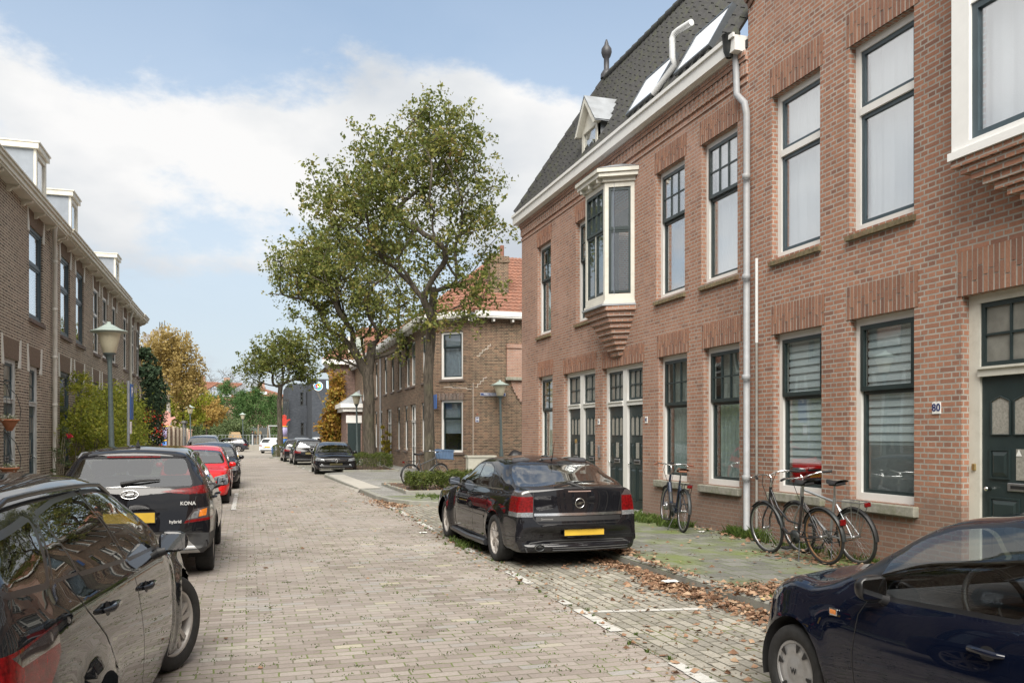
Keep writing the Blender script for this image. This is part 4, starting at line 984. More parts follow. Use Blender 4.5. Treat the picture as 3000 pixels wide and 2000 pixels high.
for (y0,y1,h) in ((23.33,24.42,8.46),(27.62,28.66,8.46),(36.4,37.4,8.42),(13,15,8.4),(5,7,8.4),(-5,-3,8.4)):
    y0,y1=yl(y0),yl(y1); mb=MB(); mb.fbox(FRL,y0,y1,-2.6,-.06,7.0,h-.13)
    d_=mb.build('dormer',mat('blue_grey_zinc',(.20,.225,.26),.5,.2,var=.1,vscale=4),Lt)
    mb=MB(); mb.fbox(FRL,y0-.08,y1+.08,-2.7,.06,h-.13,h+.0); mb.fbox(FRL,y0-.10,y1+.10,-2.72,.09,h+.0001,h+.03)
    ring(mb,FRL,y0+.0,y1-.0,7.0,h-.131,.13,-.059,.0); mb.build('dormer_trim',CREAM,d_)
    mb=MB(); mb.fbox(FRL,y0+.18,y1-.18,-.058,-.04,7.14,h-.27); mb.build('pane',GLASSW,d_)
# hanging baskets on wrought iron brackets
FL=FR((XL,0,0),(0,1,0),(1,0,0))
by,_=onX(31,1250,XL+.3)
for k,(bz) in enumerate((1.92,.98)):
    hb=empty('hanging_basket',(XL+.28,by,bz),label=['upper','lower'][k]+' terracotta basket of small white flowers on a wrought iron bracket',cat='planter',group='hanging baskets by the left doors')
    mb=MB(); mb.lathe([(0,-.2),(.05,-.2),(.13,-.04),(.165,0),(.18,0),(.18,.03),(.15,.03),(.13,0),(0,-.01)],(XL+.28,by,bz),18); mb.build('pot',mat('terracotta',(.38,.15,.08),.8,var=.15,vscale=20),hb)
    mb=MB(); c0=V((XL+.28,by,bz))
    for s_ in(-1,1): mb.tube([c0+V((0,s_*.17,.02)),c0+V((0,s_*.19,.25)),c0+V((-.02,s_*.13,.5)),c0+V((-.05,s_*.03,.68)),c0+V((-.08,0,.74))],.007,6)
    mb.tube([c0+V((.18,0,.02)),c0+V((.2,0,.22)),c0+V((.12,0,.5)),c0+V((-.05,0,.7)),c0+V((-.2,0,.72)),c0+V((-.28,0,.66))],.008,6)
    mb.tube([c0+V((-.05+.05*math.cos(t),0,.75+.05*math.sin(t))) for t in np.linspace(0,5.5,12)],.006,6)
    mb.build('bracket',DARKSTEEL,hb)
    rg=np.random.default_rng(k); p=rg.normal(size=(260,3))*[.07,.07,.035]+[XL+.28,by,bz+.05]; v,f=leafcloud(p,.035,rg); mesh_np('flowers',v,f,leaf_mat('white_flowers',[(0,(.12,.18,.06)),(.45,(.25,.3,.15)),(.6,(.7,.7,.62)),(1,(.8,.8,.75))]),hb)
# ============================================================ ground, road, pavements
def sheet(name, poly, z, m, **k):
    mb=MB(); mb.poly([(x,y,z) for x,y in poly],(0,0,1)); return mb.build(name,m,None,kind='structure',**k)
GROUND=mat('ground_far',(.13,.125,.11),.95,var=.25,vscale=.5,dirt=((.06,.08,.03),.6,.3))
sheet('ground',[(-900,-400),(900,-400),(900,1500),(-900,1500)],-.03,GROUND)
ROAD=brick_mat('road_clinkers',[(0,(.20,.168,.148)),(.3,(.252,.218,.195)),(.6,(.285,.248,.223)),(.86,(.31,.276,.247)),(.95,(.27,.262,.255)),(1,(.385,.35,.265))],(.15,.14,.10),bw=.215,rh=.108,ms=.0065,squash=1,offs=.5,bstr=.6,wob=.02,
   moss=((.11,.15,.03),3.0,.47),patch=[((.34,.305,.28),.35,.42,.68,.5),((.14,.12,.10),1.4,.62,.8,.45),((.19,.165,.145),.55,.55,.7,.45)],joint_bump=.008,rough=.85,fine=.2)
PARK=brick_mat('grey_pavers',[(0,(.19,.18,.155)),(.5,(.26,.245,.21)),(1,(.33,.31,.265))],(.09,.085,.065),bw=.215,rh=.108,ms=.008,squash=1,bstr=.6,wob=.01,vert=True,
   moss=((.10,.12,.03),2.0,.5),patch=[((.11,.10,.08),1.1,.5,.75,.75),((.14,.16,.05),.7,.58,.8,.5),((.36,.34,.28),2.3,.55,.8,.4)],rough=.9,fine=.3)
WALK=brick_mat('pavement_slabs',[(0,(.13,.132,.118)),(.5,(.165,.165,.148)),(1,(.20,.20,.18))],(.06,.07,.03),bw=.30,rh=.30,ms=.007,squash=1,offs=.5,bstr=.5,wob=.008,
   moss=((.10,.14,.03),2.0,.45),patch=[((.14,.18,.04),.8,.44,.62,.8),((.09,.085,.07),2.2,.55,.75,.5)],rough=.92,fine=.3)
WALK2=brick_mat('pavement_slabs_grey',[(0,(.20,.195,.185)),(.5,(.235,.23,.22)),(1,(.27,.265,.25))],(.12,.12,.09),bw=.30,rh=.30,ms=.007,squash=1,offs=.5,bstr=.4,wob=.008,
   moss=((.13,.17,.04),2.0,.55),patch=[((.17,.19,.06),.5,.55,.75,.5),((.12,.11,.10),.9,.5,.8,.5)],rough=.92,fine=.25)
YEND=66.5
sheet('road',[(-2.5,-14),(4.5,-14),(4.9,YEND),(-2.5,YEND)],0.0,ROAD)
lx_=lambda y: 2.865+(3.12-2.865)*(y-5)/15.0
sheet('parking_strip',[(lx_(-14)+.0,-14),(4.5,-14),(4.5,20.6),(lx_(20.6),20.6)],.004,PARK)
sheet('parking_strip',[(2.9,36),(4.9,36),(4.9,62.3),(1.9,62.3)],.004,PARK)
sheet('crossing_road',[(-80,YEND),(80,YEND),(80,89),(4.6,89),(4.6,102),(-80,102)],.0,mat('pale_asphalt',(.26,.235,.20),.9,var=.1,vscale=2,bmp=.2))
# kerbs and pavements
def pavement(name, poly, closed_pts, m, z=.10, kw=.13):
    mb=MB(); mb.poly([(x,y,z) for x,y in poly],(0,0,1)); mb.build(name,m,None,kind='structure')
    # kerb line: list of open points, pavement on its left or right given by sign
def kerb(pts, side, z=.112, w=.13, name='kerb'):
    mb=MB(); pts=[V((x,y,0)) for x,y in pts]; ns=[]
    for i,p in enumerate(pts):
        t=(pts[min(i+1,len(pts)-1)]-pts[max(i-1,0)]).normalized(); ns.append(V((t.y,-t.x,0))*side)
    L_=0
    for i in range(len(pts)-1):
        seg=(pts[i+1]-pts[i]); k=max(1,int(seg.length/1.0))
        for j in range(k):
            a=pts[i].lerp(pts[i+1],j/k); b=pts[i].lerp(pts[i+1],(j+1)/k); d=(b-a).normalized()*.004
            na=ns[i].lerp(ns[i+1],j/k); nb=ns[i].lerp(ns[i+1],(j+1)/k); a=a+d; b=b-d
            dz=rnd.uniform(-.006,.006)
            A_=[a+V((0,0,-.05)),a+V((0,0,z-.02+dz)),a+na*.02+V((0,0,z+dz)),a+na*w+V((0,0,z+dz)),a+na*w+V((0,0,0))]
            B_=[b+V((0,0,-.05)),b+V((0,0,z-.02+dz)),b+nb*.02+V((0,0,z+dz)),b+nb*w+V((0,0,z+dz)),b+nb*w+V((0,0,0))]
            fs=[(q,q+5,q+6,q+1) for q in range(4)]+[(0,1,2,3,4),(9,8,7,6,5)]
            mb.add(A_+B_,fs)
    mb.build(name,mat('kerb_concrete',(.24,.235,.21),.92,var=.2,vscale=6,bmp=.4,dirt=((.12,.14,.05),.6,3)),None,kind='structure')
kr=[(4.5,-14),(4.5,18.2),(4.42,18.8),(4.05,19.2),(3.6,19.65),(3.25,20.5),(3.12,21.6),(3.08,24.5),(3.0,28),(2.95,31),(2.9,34.2),(3.0,35.2),(3.35,35.9),(4.2,36.4),(4.75,36.9),(4.9,37.6),(4.9,60.6),(4.4,61.6),(2.6,62.5),(1.75,63.2),(1.5,64.2),(1.8,65.6),(3.2,66.4)]
pavement('pavement',[p for p in kr if p[1]<=21.6]+[(7.3,21.6),(7.3,-14)],None,WALK)
pavement('pavement',[(7.3,21.6)]+[p for p in kr if p[1]>=21.6]+[(7.4,66.4),(7.4,22.4),(7.3,22.3)],None,WALK2)
sheet('pavement',[(7.4,22.2),(20,22.2),(20,33.7),(7.4,34.6)],.098,WALK2)
kerb(kr,1)
# dropped kerb ramp slabs where the side street meets the road
mb=MB()
for k in range(9):
    y0=24.6+k*1.02; x=3.08-.0105*(y0-24)*1.3
    mb.add([(x-.05,y0,.004),(x+.02,y0,.116),(x+.02,y0+1.0,.116),(x-.06,y0+1.0,.004),(x+.64,y0,.116),(x+.64,y0+1.0,.116)],[(0,1,2,3),(1,4,5,2)])
mb.build('dropped_kerb',mat('pale_concrete',(.36,.34,.30),.9,var=.12,vscale=5,bmp=.2),None,kind='structure')
kl=[(-2.5,-14),(-2.5,60),(-2.3,62),(-3.2,66)]
pavement('pavement',[(-4.8,-14)]+kl+[(-4.8,66)],None,WALK); kerb(kl,-1)
# painted block markings (each stripe is a run of white pavers)
MARK=mat('white_road_paint',(.46,.455,.43),.8,var=.12,vscale=25,dirt=((.3,.28,.24),.8,14))
mb=MB()
def stripe(x0,y0,x1,y1,w=.11,n=None,z=.0085):
    a,b=V((x0,y0,z)),V((x1,y1,z)); d=b-a; n=n or max(1,int(d.length/.22)); t=d.normalized(); s_=V((t.y,-t.x,0))*w/2
    for k in range(n):
        p=a+d*(k/n)+t*.004; q=a+d*((k+1)/n)-t*.004; j=s_*rnd.uniform(.86,1.05)
        if rnd.random()<.06: continue
        mb.quad(p-j,q-j,q+j,p+j,(0,0,1))
for (y0,y1) in ((2.5,3.6),(4.4,5.45),(6.45,7.85),(8.6,9.7),(11.4,12.3),(14.4,15.8),(17.1,18.1),(18.7,19.9)):
    stripe(lx_(y0)+.03,y0,lx_(y1)+.03,y1)
stripe(lx_(7.2)+.1,7.24,4.1,7.05,.1)
stripe(-.45,19.6,-.22,19.6,.1); stripe(-.30,19.6,-.30,25.2,.1); stripe(-.45,13.0,-1.5,13.0,.1)
for (y0,y1) in ((37.5,38.5),(40,41),(43.5,44.5),(47,48),(51,52),(55,56)): stripe(2.85-.022*(y0-37)*1.0,y0,2.85-.022*(y1-37),y1)
for k in range(9): stripe(-1.4+.42*k,66.0,-1.15+.42*k,66.0,.5,1)
mb.build('road_markings',MARK,None,kind='structure')
# planting beds round the two big trees (low concrete edging, soil)
SOIL=mat('soil',(.06,.042,.03),.98,var=.4,vscale=20,bmp=.7,bscale=40,dirt=((.16,.08,.035),.6,22))
def bed(x0,x1,y0,y1,label):
    b=empty('planting_bed',((x0+x1)/2,(y0+y1)/2,.1),label=label,cat='flower bed')
    mb=MB(); e=.10; h=.19
    for (a,b_,c,d) in ((x0,x1,y0,y0+e),(x0,x1,y1-e,y1),(x0,x0+e,y0+e,y1-e),(x1-e,x1,y0+e,y1-e)):
        n_=max(1,int(max(b_-a,d-c)/1.0)); L_=(b_-a)>(d-c)
        for k in range(n_):
            if L_: mb.bevbox(WORLD,a+(b_-a)*k/n_+.003,a+(b_-a)*(k+1)/n_-.003,c,d,.08,h+rnd.uniform(-.01,.01),.012)
            else: mb.bevbox(WORLD,a,b_,c+(d-c)*k/n_+.003,c+(d-c)*(k+1)/n_-.003,.08,h+rnd.uniform(-.01,.01),.012)
    mb.build('edging',_M['kerb_concrete'],b)
    mb=MB(); n_=14; vs=[(x0+e+(x1-x0-2*e)*i/n_,y0+e+(y1-y0-2*e)*j/n_,.165+rnd.uniform(-.012,.02)) for i in range(n_+1) for j in range(n_+1)]
    mb.add(vs,[(i*(n_+1)+j,(i+1)*(n_+1)+j,(i+1)*(n_+1)+j+1,i*(n_+1)+j+1) for i in range(n_) for j in range(n_)],True); mb.build('soil',SOIL,b)
bed(3.95,5.85,22.0,26.3,'concrete-edged soil bed round the near big tree with clipped hedges')
bed(3.85,6.2,36.2,42.8,'concrete-edged soil bed round the second tree beside the black car facing us')
# fallen leaves
rg=np.random.default_rng(5)
def litter(name,pts,m,size,label=None,z0=0,**k):
    pts=np.asarray(pts); n=len(pts); rr=np.random.default_rng(n)
    v,f=leafcloud(pts,size,rr,flat=.72,aspect=.75)
    v=v.reshape(-1,4,3); 
    v[:,:,2]=np.maximum(v[:,:,2],pts[:,None,2]-.0); v=v.reshape(-1,3)
    return mesh_np(name,v,f,m,None,kind='stuff',label=label,category=None,**k) if False else tag(mesh_np(name,v,f,m),label,None,None,'stuff')
LEAFL=leaf_mat('dead_leaf',[(0,(.07,.04,.026)),(.3,(.16,.09,.055)),(.5,(.25,.145,.09)),(.7,(.34,.23,.15)),(.88,(.42,.32,.22)),(1,(.42,.33,.12))],.8,.05,9)
P=[]
def band(n,fx,y0,y1,zf,thick=.05,gx=.12):
    y=rg.uniform(y0,y1,n); x=fx(y)+rg.normal(size=n)*gx; z=zf(x)+rg.random(n)*thick; P.append(np.stack([x,y,z],1))
zf=lambda x: np.where(x<4.5,.006,.116)
band(900,lambda y:4.36+.06*np.sin(y*2.3),8.0,10.2,zf,.04,.10); band(1500,lambda y:4.33+.07*np.sin(y*2.1),5.3,8.6,zf,.04,.12); band(900,lambda y:4.32+.07*np.sin(y*3),2,5.5,zf,.04,.12); band(500,lambda y:4.15+0*y,3,10,zf,.01,.45)
n=850; a_=rg.normal(size=(n,2))*[.42,.16]; P.append(np.stack([5.05+a_[:,0]+a_[:,1]*.5,7.15+a_[:,1]-.25*a_[:,0],.105+rg.random(n)*.04],1))
band(700,lambda y:4.65+0*y,9.8,11.4,zf,.03,.12); band(350,lambda y:4.36+0*y,14.5,18.6,zf,.03,.12); band(700,lambda y:3.3+0*y,19.0,21.2,lambda x:.006+0*x,.03,.25)
band(260,lambda y:6.95+0*y,7.6,11.8,lambda x:.106+0*x,.03,.14); band(220,lambda y:6.6+0*y,8.2,9.6,lambda x:.106+0*x,.02,.25); band(200,lambda y:7.05+0*y,12,20,lambda x:.106+0*x,.02,.08)
P.append(np.stack([rg.uniform(3.9,5.8,300),rg.uniform(22.1,26.2,300),np.full(300,.19)],1)); P.append(np.stack([rg.uniform(4.0,6.1,300),rg.uniform(36.4,42.6,300),np.full(300,.19)],1))
litter('fallen_leaves',np.concatenate(P),LEAFL,.056,'brown fallen leaves heaped along the kerb and on the pavement')
P=[]; n=520
x=rg.uniform(2.9,7.1,n); y=3+rg.random(n)**1.3*17; P.append(np.stack([x,y,zf(x)+.004],1))
n=130; x=rg.uniform(-.3,3,n); y=3+rg.random(n)*25; P.append(np.stack([x,y,0*x+.008],1))
n=500; y=rg.uniform(3,26,n); x=2.86+.017*(y-5)+rg.normal(size=n)*.13; P.append(np.stack([x,y,0*x+.012],1))
litter('scattered_leaves',np.concatenate(P),LEAFL,.05,'single dry leaves scattered over the road and parking strip')
# small debris in the joints
n=2600; y=3+rg.random(n)**1.5*24; x=np.where(rg.random(n)<.5,2.9+.017*(y-5)+rg.normal(size=n)*.25,rg.uniform(2.9,4.4,n)); litter('leaf_crumbs',np.stack([x,y,0*x+.007],1),leaf_mat('leaf_crumb',[(0,(.05,.04,.02)),(.5,(.12,.08,.04)),(1,(.2,.13,.06))],.8,0,3),.022,'dark leaf crumbs and dirt between the parking pavers')
# weeds and grass tufts
def tufts(name,spots,h,m,label,per=26,spread=.09):
    vs=[];fs=[]
    for (x,y,z,s_) in spots:
        for k in range(per):
            a=rnd.uniform(0,2*PI); r=rnd.random()*spread*s_; bx,by=x+r*math.cos(a),y+r*math.sin(a); hh=h*s_*rnd.uniform(.4,1.1); ln=rnd.uniform(.2,.9)*hh; b=rnd.uniform(0,2*PI); w_=.0035+.003*rnd.random()
            px_,py_=math.cos(b+PI/2)*w_,math.sin(b+PI/2)*w_; i=len(vs)
            vs+=[(bx-px_,by-py_,z),(bx+px_,by+py_,z),(bx+math.cos(b)*ln*.35+px_,by+math.sin(b)*ln*.35+py_,z+hh*.6),(bx+math.cos(b)*ln,by+math.sin(b)*ln,z+hh)]
            fs+=[(i,i+1,i+2,i+3)]
    tag(mesh_np(name,np.array(vs),np.array(fs),m),label,'grass',None,'stuff')
GRASS=leaf_mat('weed_green',[(0,(.03,.055,.012)),(.5,(.075,.12,.025)),(1,(.15,.19,.045))],.6,.3,3)
sp=[(7.15-rnd.random()*.15,rnd.uniform(7.5,20),.1,rnd.uniform(.3,1)) for _ in range(90)]+[(6.9+rnd.uniform(-.3,.2),14.0+rnd.uniform(-1.5,.6),.1,rnd.uniform(.5,1.1)) for _ in range(70)]+[(7.1,10.95+rnd.uniform(-.5,.5),.1,rnd.uniform(.6,1.4)) for _ in range(40)]
tufts('weeds',sp,.14,GRASS,'green weeds along the foot of the red brick houses')
sp=[]
for _ in range(1500):
    y=3+rnd.random()**1.6*26; x=rnd.uniform(-.4,2.9); sp.append((x,round(y/.108)*.108,.0,rnd.uniform(.08,.3)))
tufts('joint_moss',sp,.06,GRASS,'tiny tufts of green growing in the joints of the road',per=7,spread=.25)
sp=[(3.05+rnd.gauss(0,.1),12.2+rnd.gauss(0,.35),0,rnd.uniform(.2,.7)) for _ in range(34)]+[(4.4+rnd.gauss(0,.25),20.9+rnd.gauss(0,.5),.1,rnd.uniform(.3,.8)) for _ in range(40)]+[(lx_(y)+rnd.gauss(0,.06),y,0,rnd.uniform(.1,.28)) for y in np.linspace(4,19,60)]
tufts('kerb_weeds',sp,.16,GRASS,'weeds sprouting beside the wheels of the black hatchback',per=14)
# bits of paper on the ground
for (x,y,z,s_,lb) in [(G(1957,1718)[0]+.02,G(1957,1718)[1],.05,.13,'pale scrap of paper lying in the leaves by the kerb'),(G(1240,1562)[0],G(1240,1562)[1],.006,.1,'white scrap of litter on the road left of the black hatchback'),(6.85,11.9,.106,.09,'crumpled white scrap on the pavement near the grey rain pipe')]:
    mb=MB(); n_=5; vs=[(x+s_*(i/n_-.5)*1.3,y+s_*(j/n_-.5),z+.006+.014*rnd.random()) for i in range(n_+1) for j in range(n_+1)]
    mb.add(vs,[(i*(n_+1)+j,(i+1)*(n_+1)+j,(i+1)*(n_+1)+j+1,i*(n_+1)+j+1) for i in range(n_) for j in range(n_)]); mb.build('paper_scrap',mat('paper',(.6,.6,.58),.8),None,label=lb,cat='litter')
# ============================================================ street lamps
LAMPG=mat('lamp_green_grey',(.075,.10,.10),.5,var=.15,vscale=12)
LAMPT=mat('lamp_top',(.30,.36,.33),.55,var=.12,vscale=12)
LAMPB=mat('lamp_bowl',(.60,.56,.42),.35,var=.08,vscale=40,bmp=.5,bscale=140)
def lamp():
    r=empty('street_lamp',(0,0,0),group='green-grey street lamps')
    mb=MB(); mb.lathe([(.085,0),(.085,.9),(.072,1.0),(.06,1.1),(.045,3.05),(.05,3.1),(.05,3.15),(.10,3.28),(.13,3.3),(.13,3.32)],seg=20); mb.build('pole',LAMPG,r,world=False)
    mb=MB(); mb.lathe([(.12,3.321),(.135,3.33),(.235,3.74),(.24,3.76)],seg=20); mb.build('lamp_bowl',LAMPB,r,world=False)
    mb=MB(); mb.lathe([(.20,3.75),(.37,3.77),(.385,3.785),(.37,3.80),(.25,3.84),(.10,3.93),(.045,3.955),(.04,4.0),(0,4.005)],seg=28); mb.build('lamp_hood',LAMPT,r,world=False)
    return r
proto=lamp()
spots=[]
def lamp_at(px, topy, h, label):
    Zc=(h-EYE+.0)*FPX/(CY-topy); u=(px-CX)/FPX; Xc=u*Zc; return (Xc*cT+Zc*sT, Zc*cT-Xc*sT, label)
for i,(x,y,z,lb) in enumerate([(*lamp_at(331,943,4.1,'')[:2],.1,'street lamp on the left pavement rising behind the black SUV'),(*lamp_at(1470,1120,4.0,'')[:2],0,'street lamp in front of the dark corner house, beside the street name sign'),
     (*lamp_at(1048,1148,4.1,'')[:2],.1,'street lamp standing just left of the second big tree'),(*lamp_at(560,1186,4.1,'')[:2],.1,'far street lamp in front of the yellow-green trees'),(*lamp_at(713,1208,4.1,'')[:2],.1,'farthest street lamp, by the playground fence')]):
    o=proto if i==0 else copy_tree(proto); 
    if i==1: y=33.1; x=atY(1470,1,33.1)[0]
    o.location=(x,y,z if i!=1 else .1); o['label']=lb; o['category']='street lamp'
    if i==0: o.rotation_euler=(0,R(-1.2),0)
    if i==1: o.scale=(1,1,.95)
# parking sign pole on the left
sx,sy=onX(376,1,-2.9)[0],0
pY=onX(376,1,-2.95)[0]
sp_=empty('sign_post',(-2.95,pY,.1),label='grey post with a blue parking sign seen edge-on, behind the black SUV',cat='sign')
mb=MB(); mb.tube([(-2.95,pY,.1),(-2.95,pY,3.05)],.036,12); mb.tube([(-2.95,pY,.1),(-2.95,pY,1.1)],.05,12); mb.build('pole',mat('galvanised',(.24,.26,.28),.5,.3),sp_)
f_=FR((-2.95,pY,0),V((.08,1,0)).normalized(),V((1,-.08,0)).normalized())
mb=MB(); mb.bevbox(f_,.05,.40,.02,.045,2.05,2.98,.01); bp=mb.build('sign_panel',mat('sign_blue2',(0,0,0)),sp_); 
text_obj('lettering','P',.34,mat('sign_white',(0,0,0)),f_(.225,.047,2.76),tuple(f_.u),tuple(f_.n),bp,.001,bold=.03)
mb=MB(); mb.bevbox(f_,.06,.24,.02,.04,1.68,2.0,.005); mb.build('under_plate',mat('sign_white',(0,0,0)),sp_)

mb=MB(); mb.box(-60,60,103,160,-.1,.55); mb.build('playground_ground',mat('pale_paving',(.30,.28,.24),.9,var=.12,vscale=1),None,kind='structure')
# ============================================================ trees and shrubs
BARK=mat('bark',(.15,.125,.09),.95,var=.35,vscale=9,bmp=1.0,bscale=28,dirt=((.10,.12,.045),.5,3))
def bark_mat():
    m,nt,b=nt_new('ridged_bark'); L=nt.links; pos=geopos(nt); mp=N(nt,'ShaderNodeMapping'); mp.inputs['Scale'].default_value=(16,16,2.6); L.new(pos,mp.inputs[0])
    f=noise(nt,1.0,6,.65,mp.outputs[0],1.2); c=ramp(nt,f,[(.32,(.018,.014,.010)),(.5,(.058,.048,.036)),(.68,(.12,.10,.078))])
    g=ramp(nt,noise(nt,1.5,4,.6,pos),[(.5,0),(.75,.4)]); L.new(mixc(nt,g,c,(.085,.09,.045)),b.inputs['Base Color']); b.inputs['Roughness'].default_value=.95
    bump(nt,b,f,1.0,.03); return m
BARK2=bark_mat()
def tree(name,label,cat,base,trunk,crowns,n_att,leaves,lsize,lmat,r0=.17,seed=1,bark=None,spread=.28,group=None,leafrad=3,rpow=.5,droop=0,minr=.006,gap=.0):
    """trunk: list of points; crowns: [(centre,(rx,ry,rz),weight)]"""
    rg=np.random.default_rng(seed); bark=bark or BARK2
    root=empty(name,base,label=label,cat=cat,group=group)
    P=[]; par=[]
    tr=[V(p) for p in trunk]
    for p in tr: P.append(np.array(p)); par.append(len(P)-2)
    ntr=len(P)
    W=np.array([c[2] for c in crowns],float); W/=W.sum(); att=[]
    while len(att)<n_att:
        c=crowns[rg.choice(len(crowns),p=W)]; d=rg.normal(size=3); d/=np.linalg.norm(d); r=rg.random()**.42
        p=np.array(c[0])+d*r*np.array(c[1])*(1+.16*math.sin(d[0]*7+seed)*math.sin(d[2]*9+d[1]*5))
        att.append(p)
    att=np.array(att)
    start=P[ntr-1]
    order=np.argsort(np.linalg.norm(att-P[max(0,ntr-2)],axis=1))
    depth=[0]*ntr
    for i in order:
        a=att[i]; Q=np.array(P[max(1,ntr-3):]); off=max(1,ntr-3)
        dd=np.linalg.norm(Q-a,axis=1)
        low=np.maximum(0,Q[:,2]-a[2]+.0)*1.4      # prefer to grow upwards
        j=int(np.argmin(dd+low+.0))+off
        s=P[j]; L_=np.linalg.norm(a-s); k=max(1,int(L_/.45)); prev=j
        side=rg.normal(size=3)*L_*.05; lift=np.array([0,0,L_*.12])
        for q in range(1,k+1):
            t=q/k; b=s+(a-s)*t+side*math.sin(PI*t)-lift*math.sin(PI*t)*.6+rg.normal(size=3)*.012
            P.append(b); par.append(prev); prev=len(P)-1
    n=len(P)
    for _ in range(4):      # straighten kinks
        Q=[p.copy() for p in P]; kids=[[] for _ in range(n)]
        for i in range(1,n): kids[par[i]].append(i)
        for i in range(ntr,n):
            if kids[i]: c=sum(Q[k] for k in kids[i])/len(kids[i]); P[i]=Q[i]*.4+.35*Q[par[i]]+.25*c
    cnt=np.zeros(n); child=[[] for _ in range(n)]
    for i in range(1,n): 
        if par[i]>=0: child[par[i]].append(i)
    for i in range(n-1,-1,-1):
        if not child[i]: cnt[i]=1
        if par[i]>=0: cnt[par[i]]+=cnt[i]
    tot=cnt[0]; rad=np.maximum(minr,r0*(cnt/tot)**rpow)
    for i in range(ntr): rad[i]=max(rad[i], r0*(1.25-.55*i/ntr) if i else r0*1.5)
    # chains
    tb=MB(); bb=MB()
    def chain(i):
        stack=[(i,None)]
        while stack:
            i,pre=stack.pop(); pts=[P[i]] if pre is None else [P[pre],P[i]]; rs=[rad[i]] if pre is None else [min(rad[pre],rad[i]*1.25),rad[i]]
            cur=i
            while child[cur]:
                ch=sorted(child[cur],key=lambda c:-cnt[c]); 
                for c in ch[1:]: stack.append((c,cur))
                cur=ch[0]; pts.append(P[cur]); rs.append(rad[cur])
            istrunk=(pre is None)
            if len(pts)>1:
                (tb if istrunk else bb).tube(pts,rs,14 if istrunk else (8 if rs[0]>.04 else 5),cap=False)
    chain(0)
    tb.build('trunk',bark,root); bb.build('branches',bark,root)
    # leaves: around the thin ends
    idx=[i for i in range(ntr,n) if cnt[i]<=leafrad]
    wts=np.array([1.6 if cnt[i]==1 else .8 for i in idx]); 
    if gap: wts*= (np.array([math.sin(P[i][0]*2.1+seed)*math.sin(P[i][1]*1.9)*math.sin(P[i][2]*2.3+1) for i in idx])>-gap)
    wts/=wts.sum()
    pick=rg.choice(idx,size=leaves,p=wts); base_=np.array(P)[pick]
    # sub-cluster: leaves hang in small bunches
    nb=leaves//7; bc=rg.normal(size=(len(idx)*9,3))*spread; 
    sub=rg.integers(0,9,size=leaves); loc={i:k for k,i in enumerate(idx)}
    k_=np.array([loc[i] for i in pick])*9+sub
    pts=base_+bc[k_]+rg.normal(size=(leaves,3))*spread*.32
    pts[:,2]-=droop*np.abs(rg.normal(size=leaves))
    v,f=leafcloud(pts,lsize,rg); mesh_np('crown',v,f,lmat,root)
    return root
L1=leaf_mat('autumn_green_leaf',[(0,(.055,.08,.024)),(.35,(.12,.15,.04)),(.6,(.20,.22,.055)),(.76,(.30,.28,.08)),(.88,(.26,.17,.07)),(1,(.17,.085,.05))],.5,.45,.9)
L2=leaf_mat('olive_leaf',[(0,(.055,.075,.02)),(.5,(.12,.145,.035)),(.8,(.20,.20,.05)),(1,(.2,.11,.04))],.5,.4,.9)
bx,by_=G(1258,1418,.1)
kx=lambda px,py,Y=by_: atY(px,py,Y)
def T(px,py,Y,dy=0): x,z=atY(px,py,Y+dy); return (x,Y+dy,z)
tree('street_tree','tall green-brown street tree in the bed nearest the black hatchback','tree',(bx,by_,.1),
     [(bx,by_,.1),(bx-.01,by_,.5),(bx,by_,1.4),T(1256,1180,by_),T(1254,1100,by_),T(1262,1000,by_,.1),T(1268,920,by_,.1),T(1268,840,by_)],
     [(T(1250,620,by_),(2.45,2.4,2.35),1.3),(T(1300,440,by_),(1.55,1.5,1.65),.7),(T(1060,620,by_,.2),(1.75,1.6,1.75),.7),(T(1390,640,by_),(.95,1.4,1.5),.3),(T(1180,470,by_),(1.7,1.4,1.3),.45),(T(1300,900,by_,-.3),(1.2,.8,1.0),.3),(T(1390,840,by_),(.7,.8,.9),.12),(T(980,650,by_),(1.0,1.0,1.0),.2)],
     560,28000,.106,L1,r0=.15,seed=4,spread=.24,gap=.55)
# side limb with yellow leaves on the near tree
b2x,b2y=G(1082,1372,.1)
tree('street_tree','second big street tree with twin stems behind the clipped hedge','tree',(b2x,b2y,.1),
     [(b2x,b2y,.1),(b2x+.05,b2y,.8),T(1080,1250,b2y),T(1082,1170,b2y),T(1078,1100,b2y),T(1090,1010,b2y)],
     [(T(1000,850,b2y),(3.3,2.6,2.1),1),(T(900,800,b2y),(1.7,1.6,1.3),.5),(T(1100,800,b2y),(2.4,2.2,2.4),.6),(T(1010,1000,b2y),(1.9,1.5,1.2),.3),(T(960,730,b2y),(1.6,1.6,1.2),.2),(T(1180,960,b2y),(1.3,1.3,1.4),.25)],
     500,24000,.13,L1,r0=.25,seed=9,spread=.30,gap=.55)
b3x,b3y=G(825,1330,.0); b3y=64.9; b3x=atY(822,1,64.9)[0]
tree('street_tree','smaller round street tree at the far end of the road, before the charcoal block','tree',(b3x,b3y,.1),
     [(b3x,b3y,.1),T(820,1250,b3y),T(818,1180,b3y),T(822,1130,b3y)],
     [(T(820,1060,b3y),(2.4,2.2,2.1),1),(T(760,1080,b3y),(1.4,1.4,1.2),.3),(T(850,1010,b3y),(1.4,1.4,1.1),.25),(T(890,1090,b3y),(1.0,1.2,1.2),.2)],
     210,9500,.17,L2,r0=.17,seed=12,spread=.33)
LB=leaf_mat('birch_gold_leaf',[(0,(.22,.16,.05)),(.5,(.38,.28,.10)),(1,(.50,.40,.16))],.55,.45,.8)
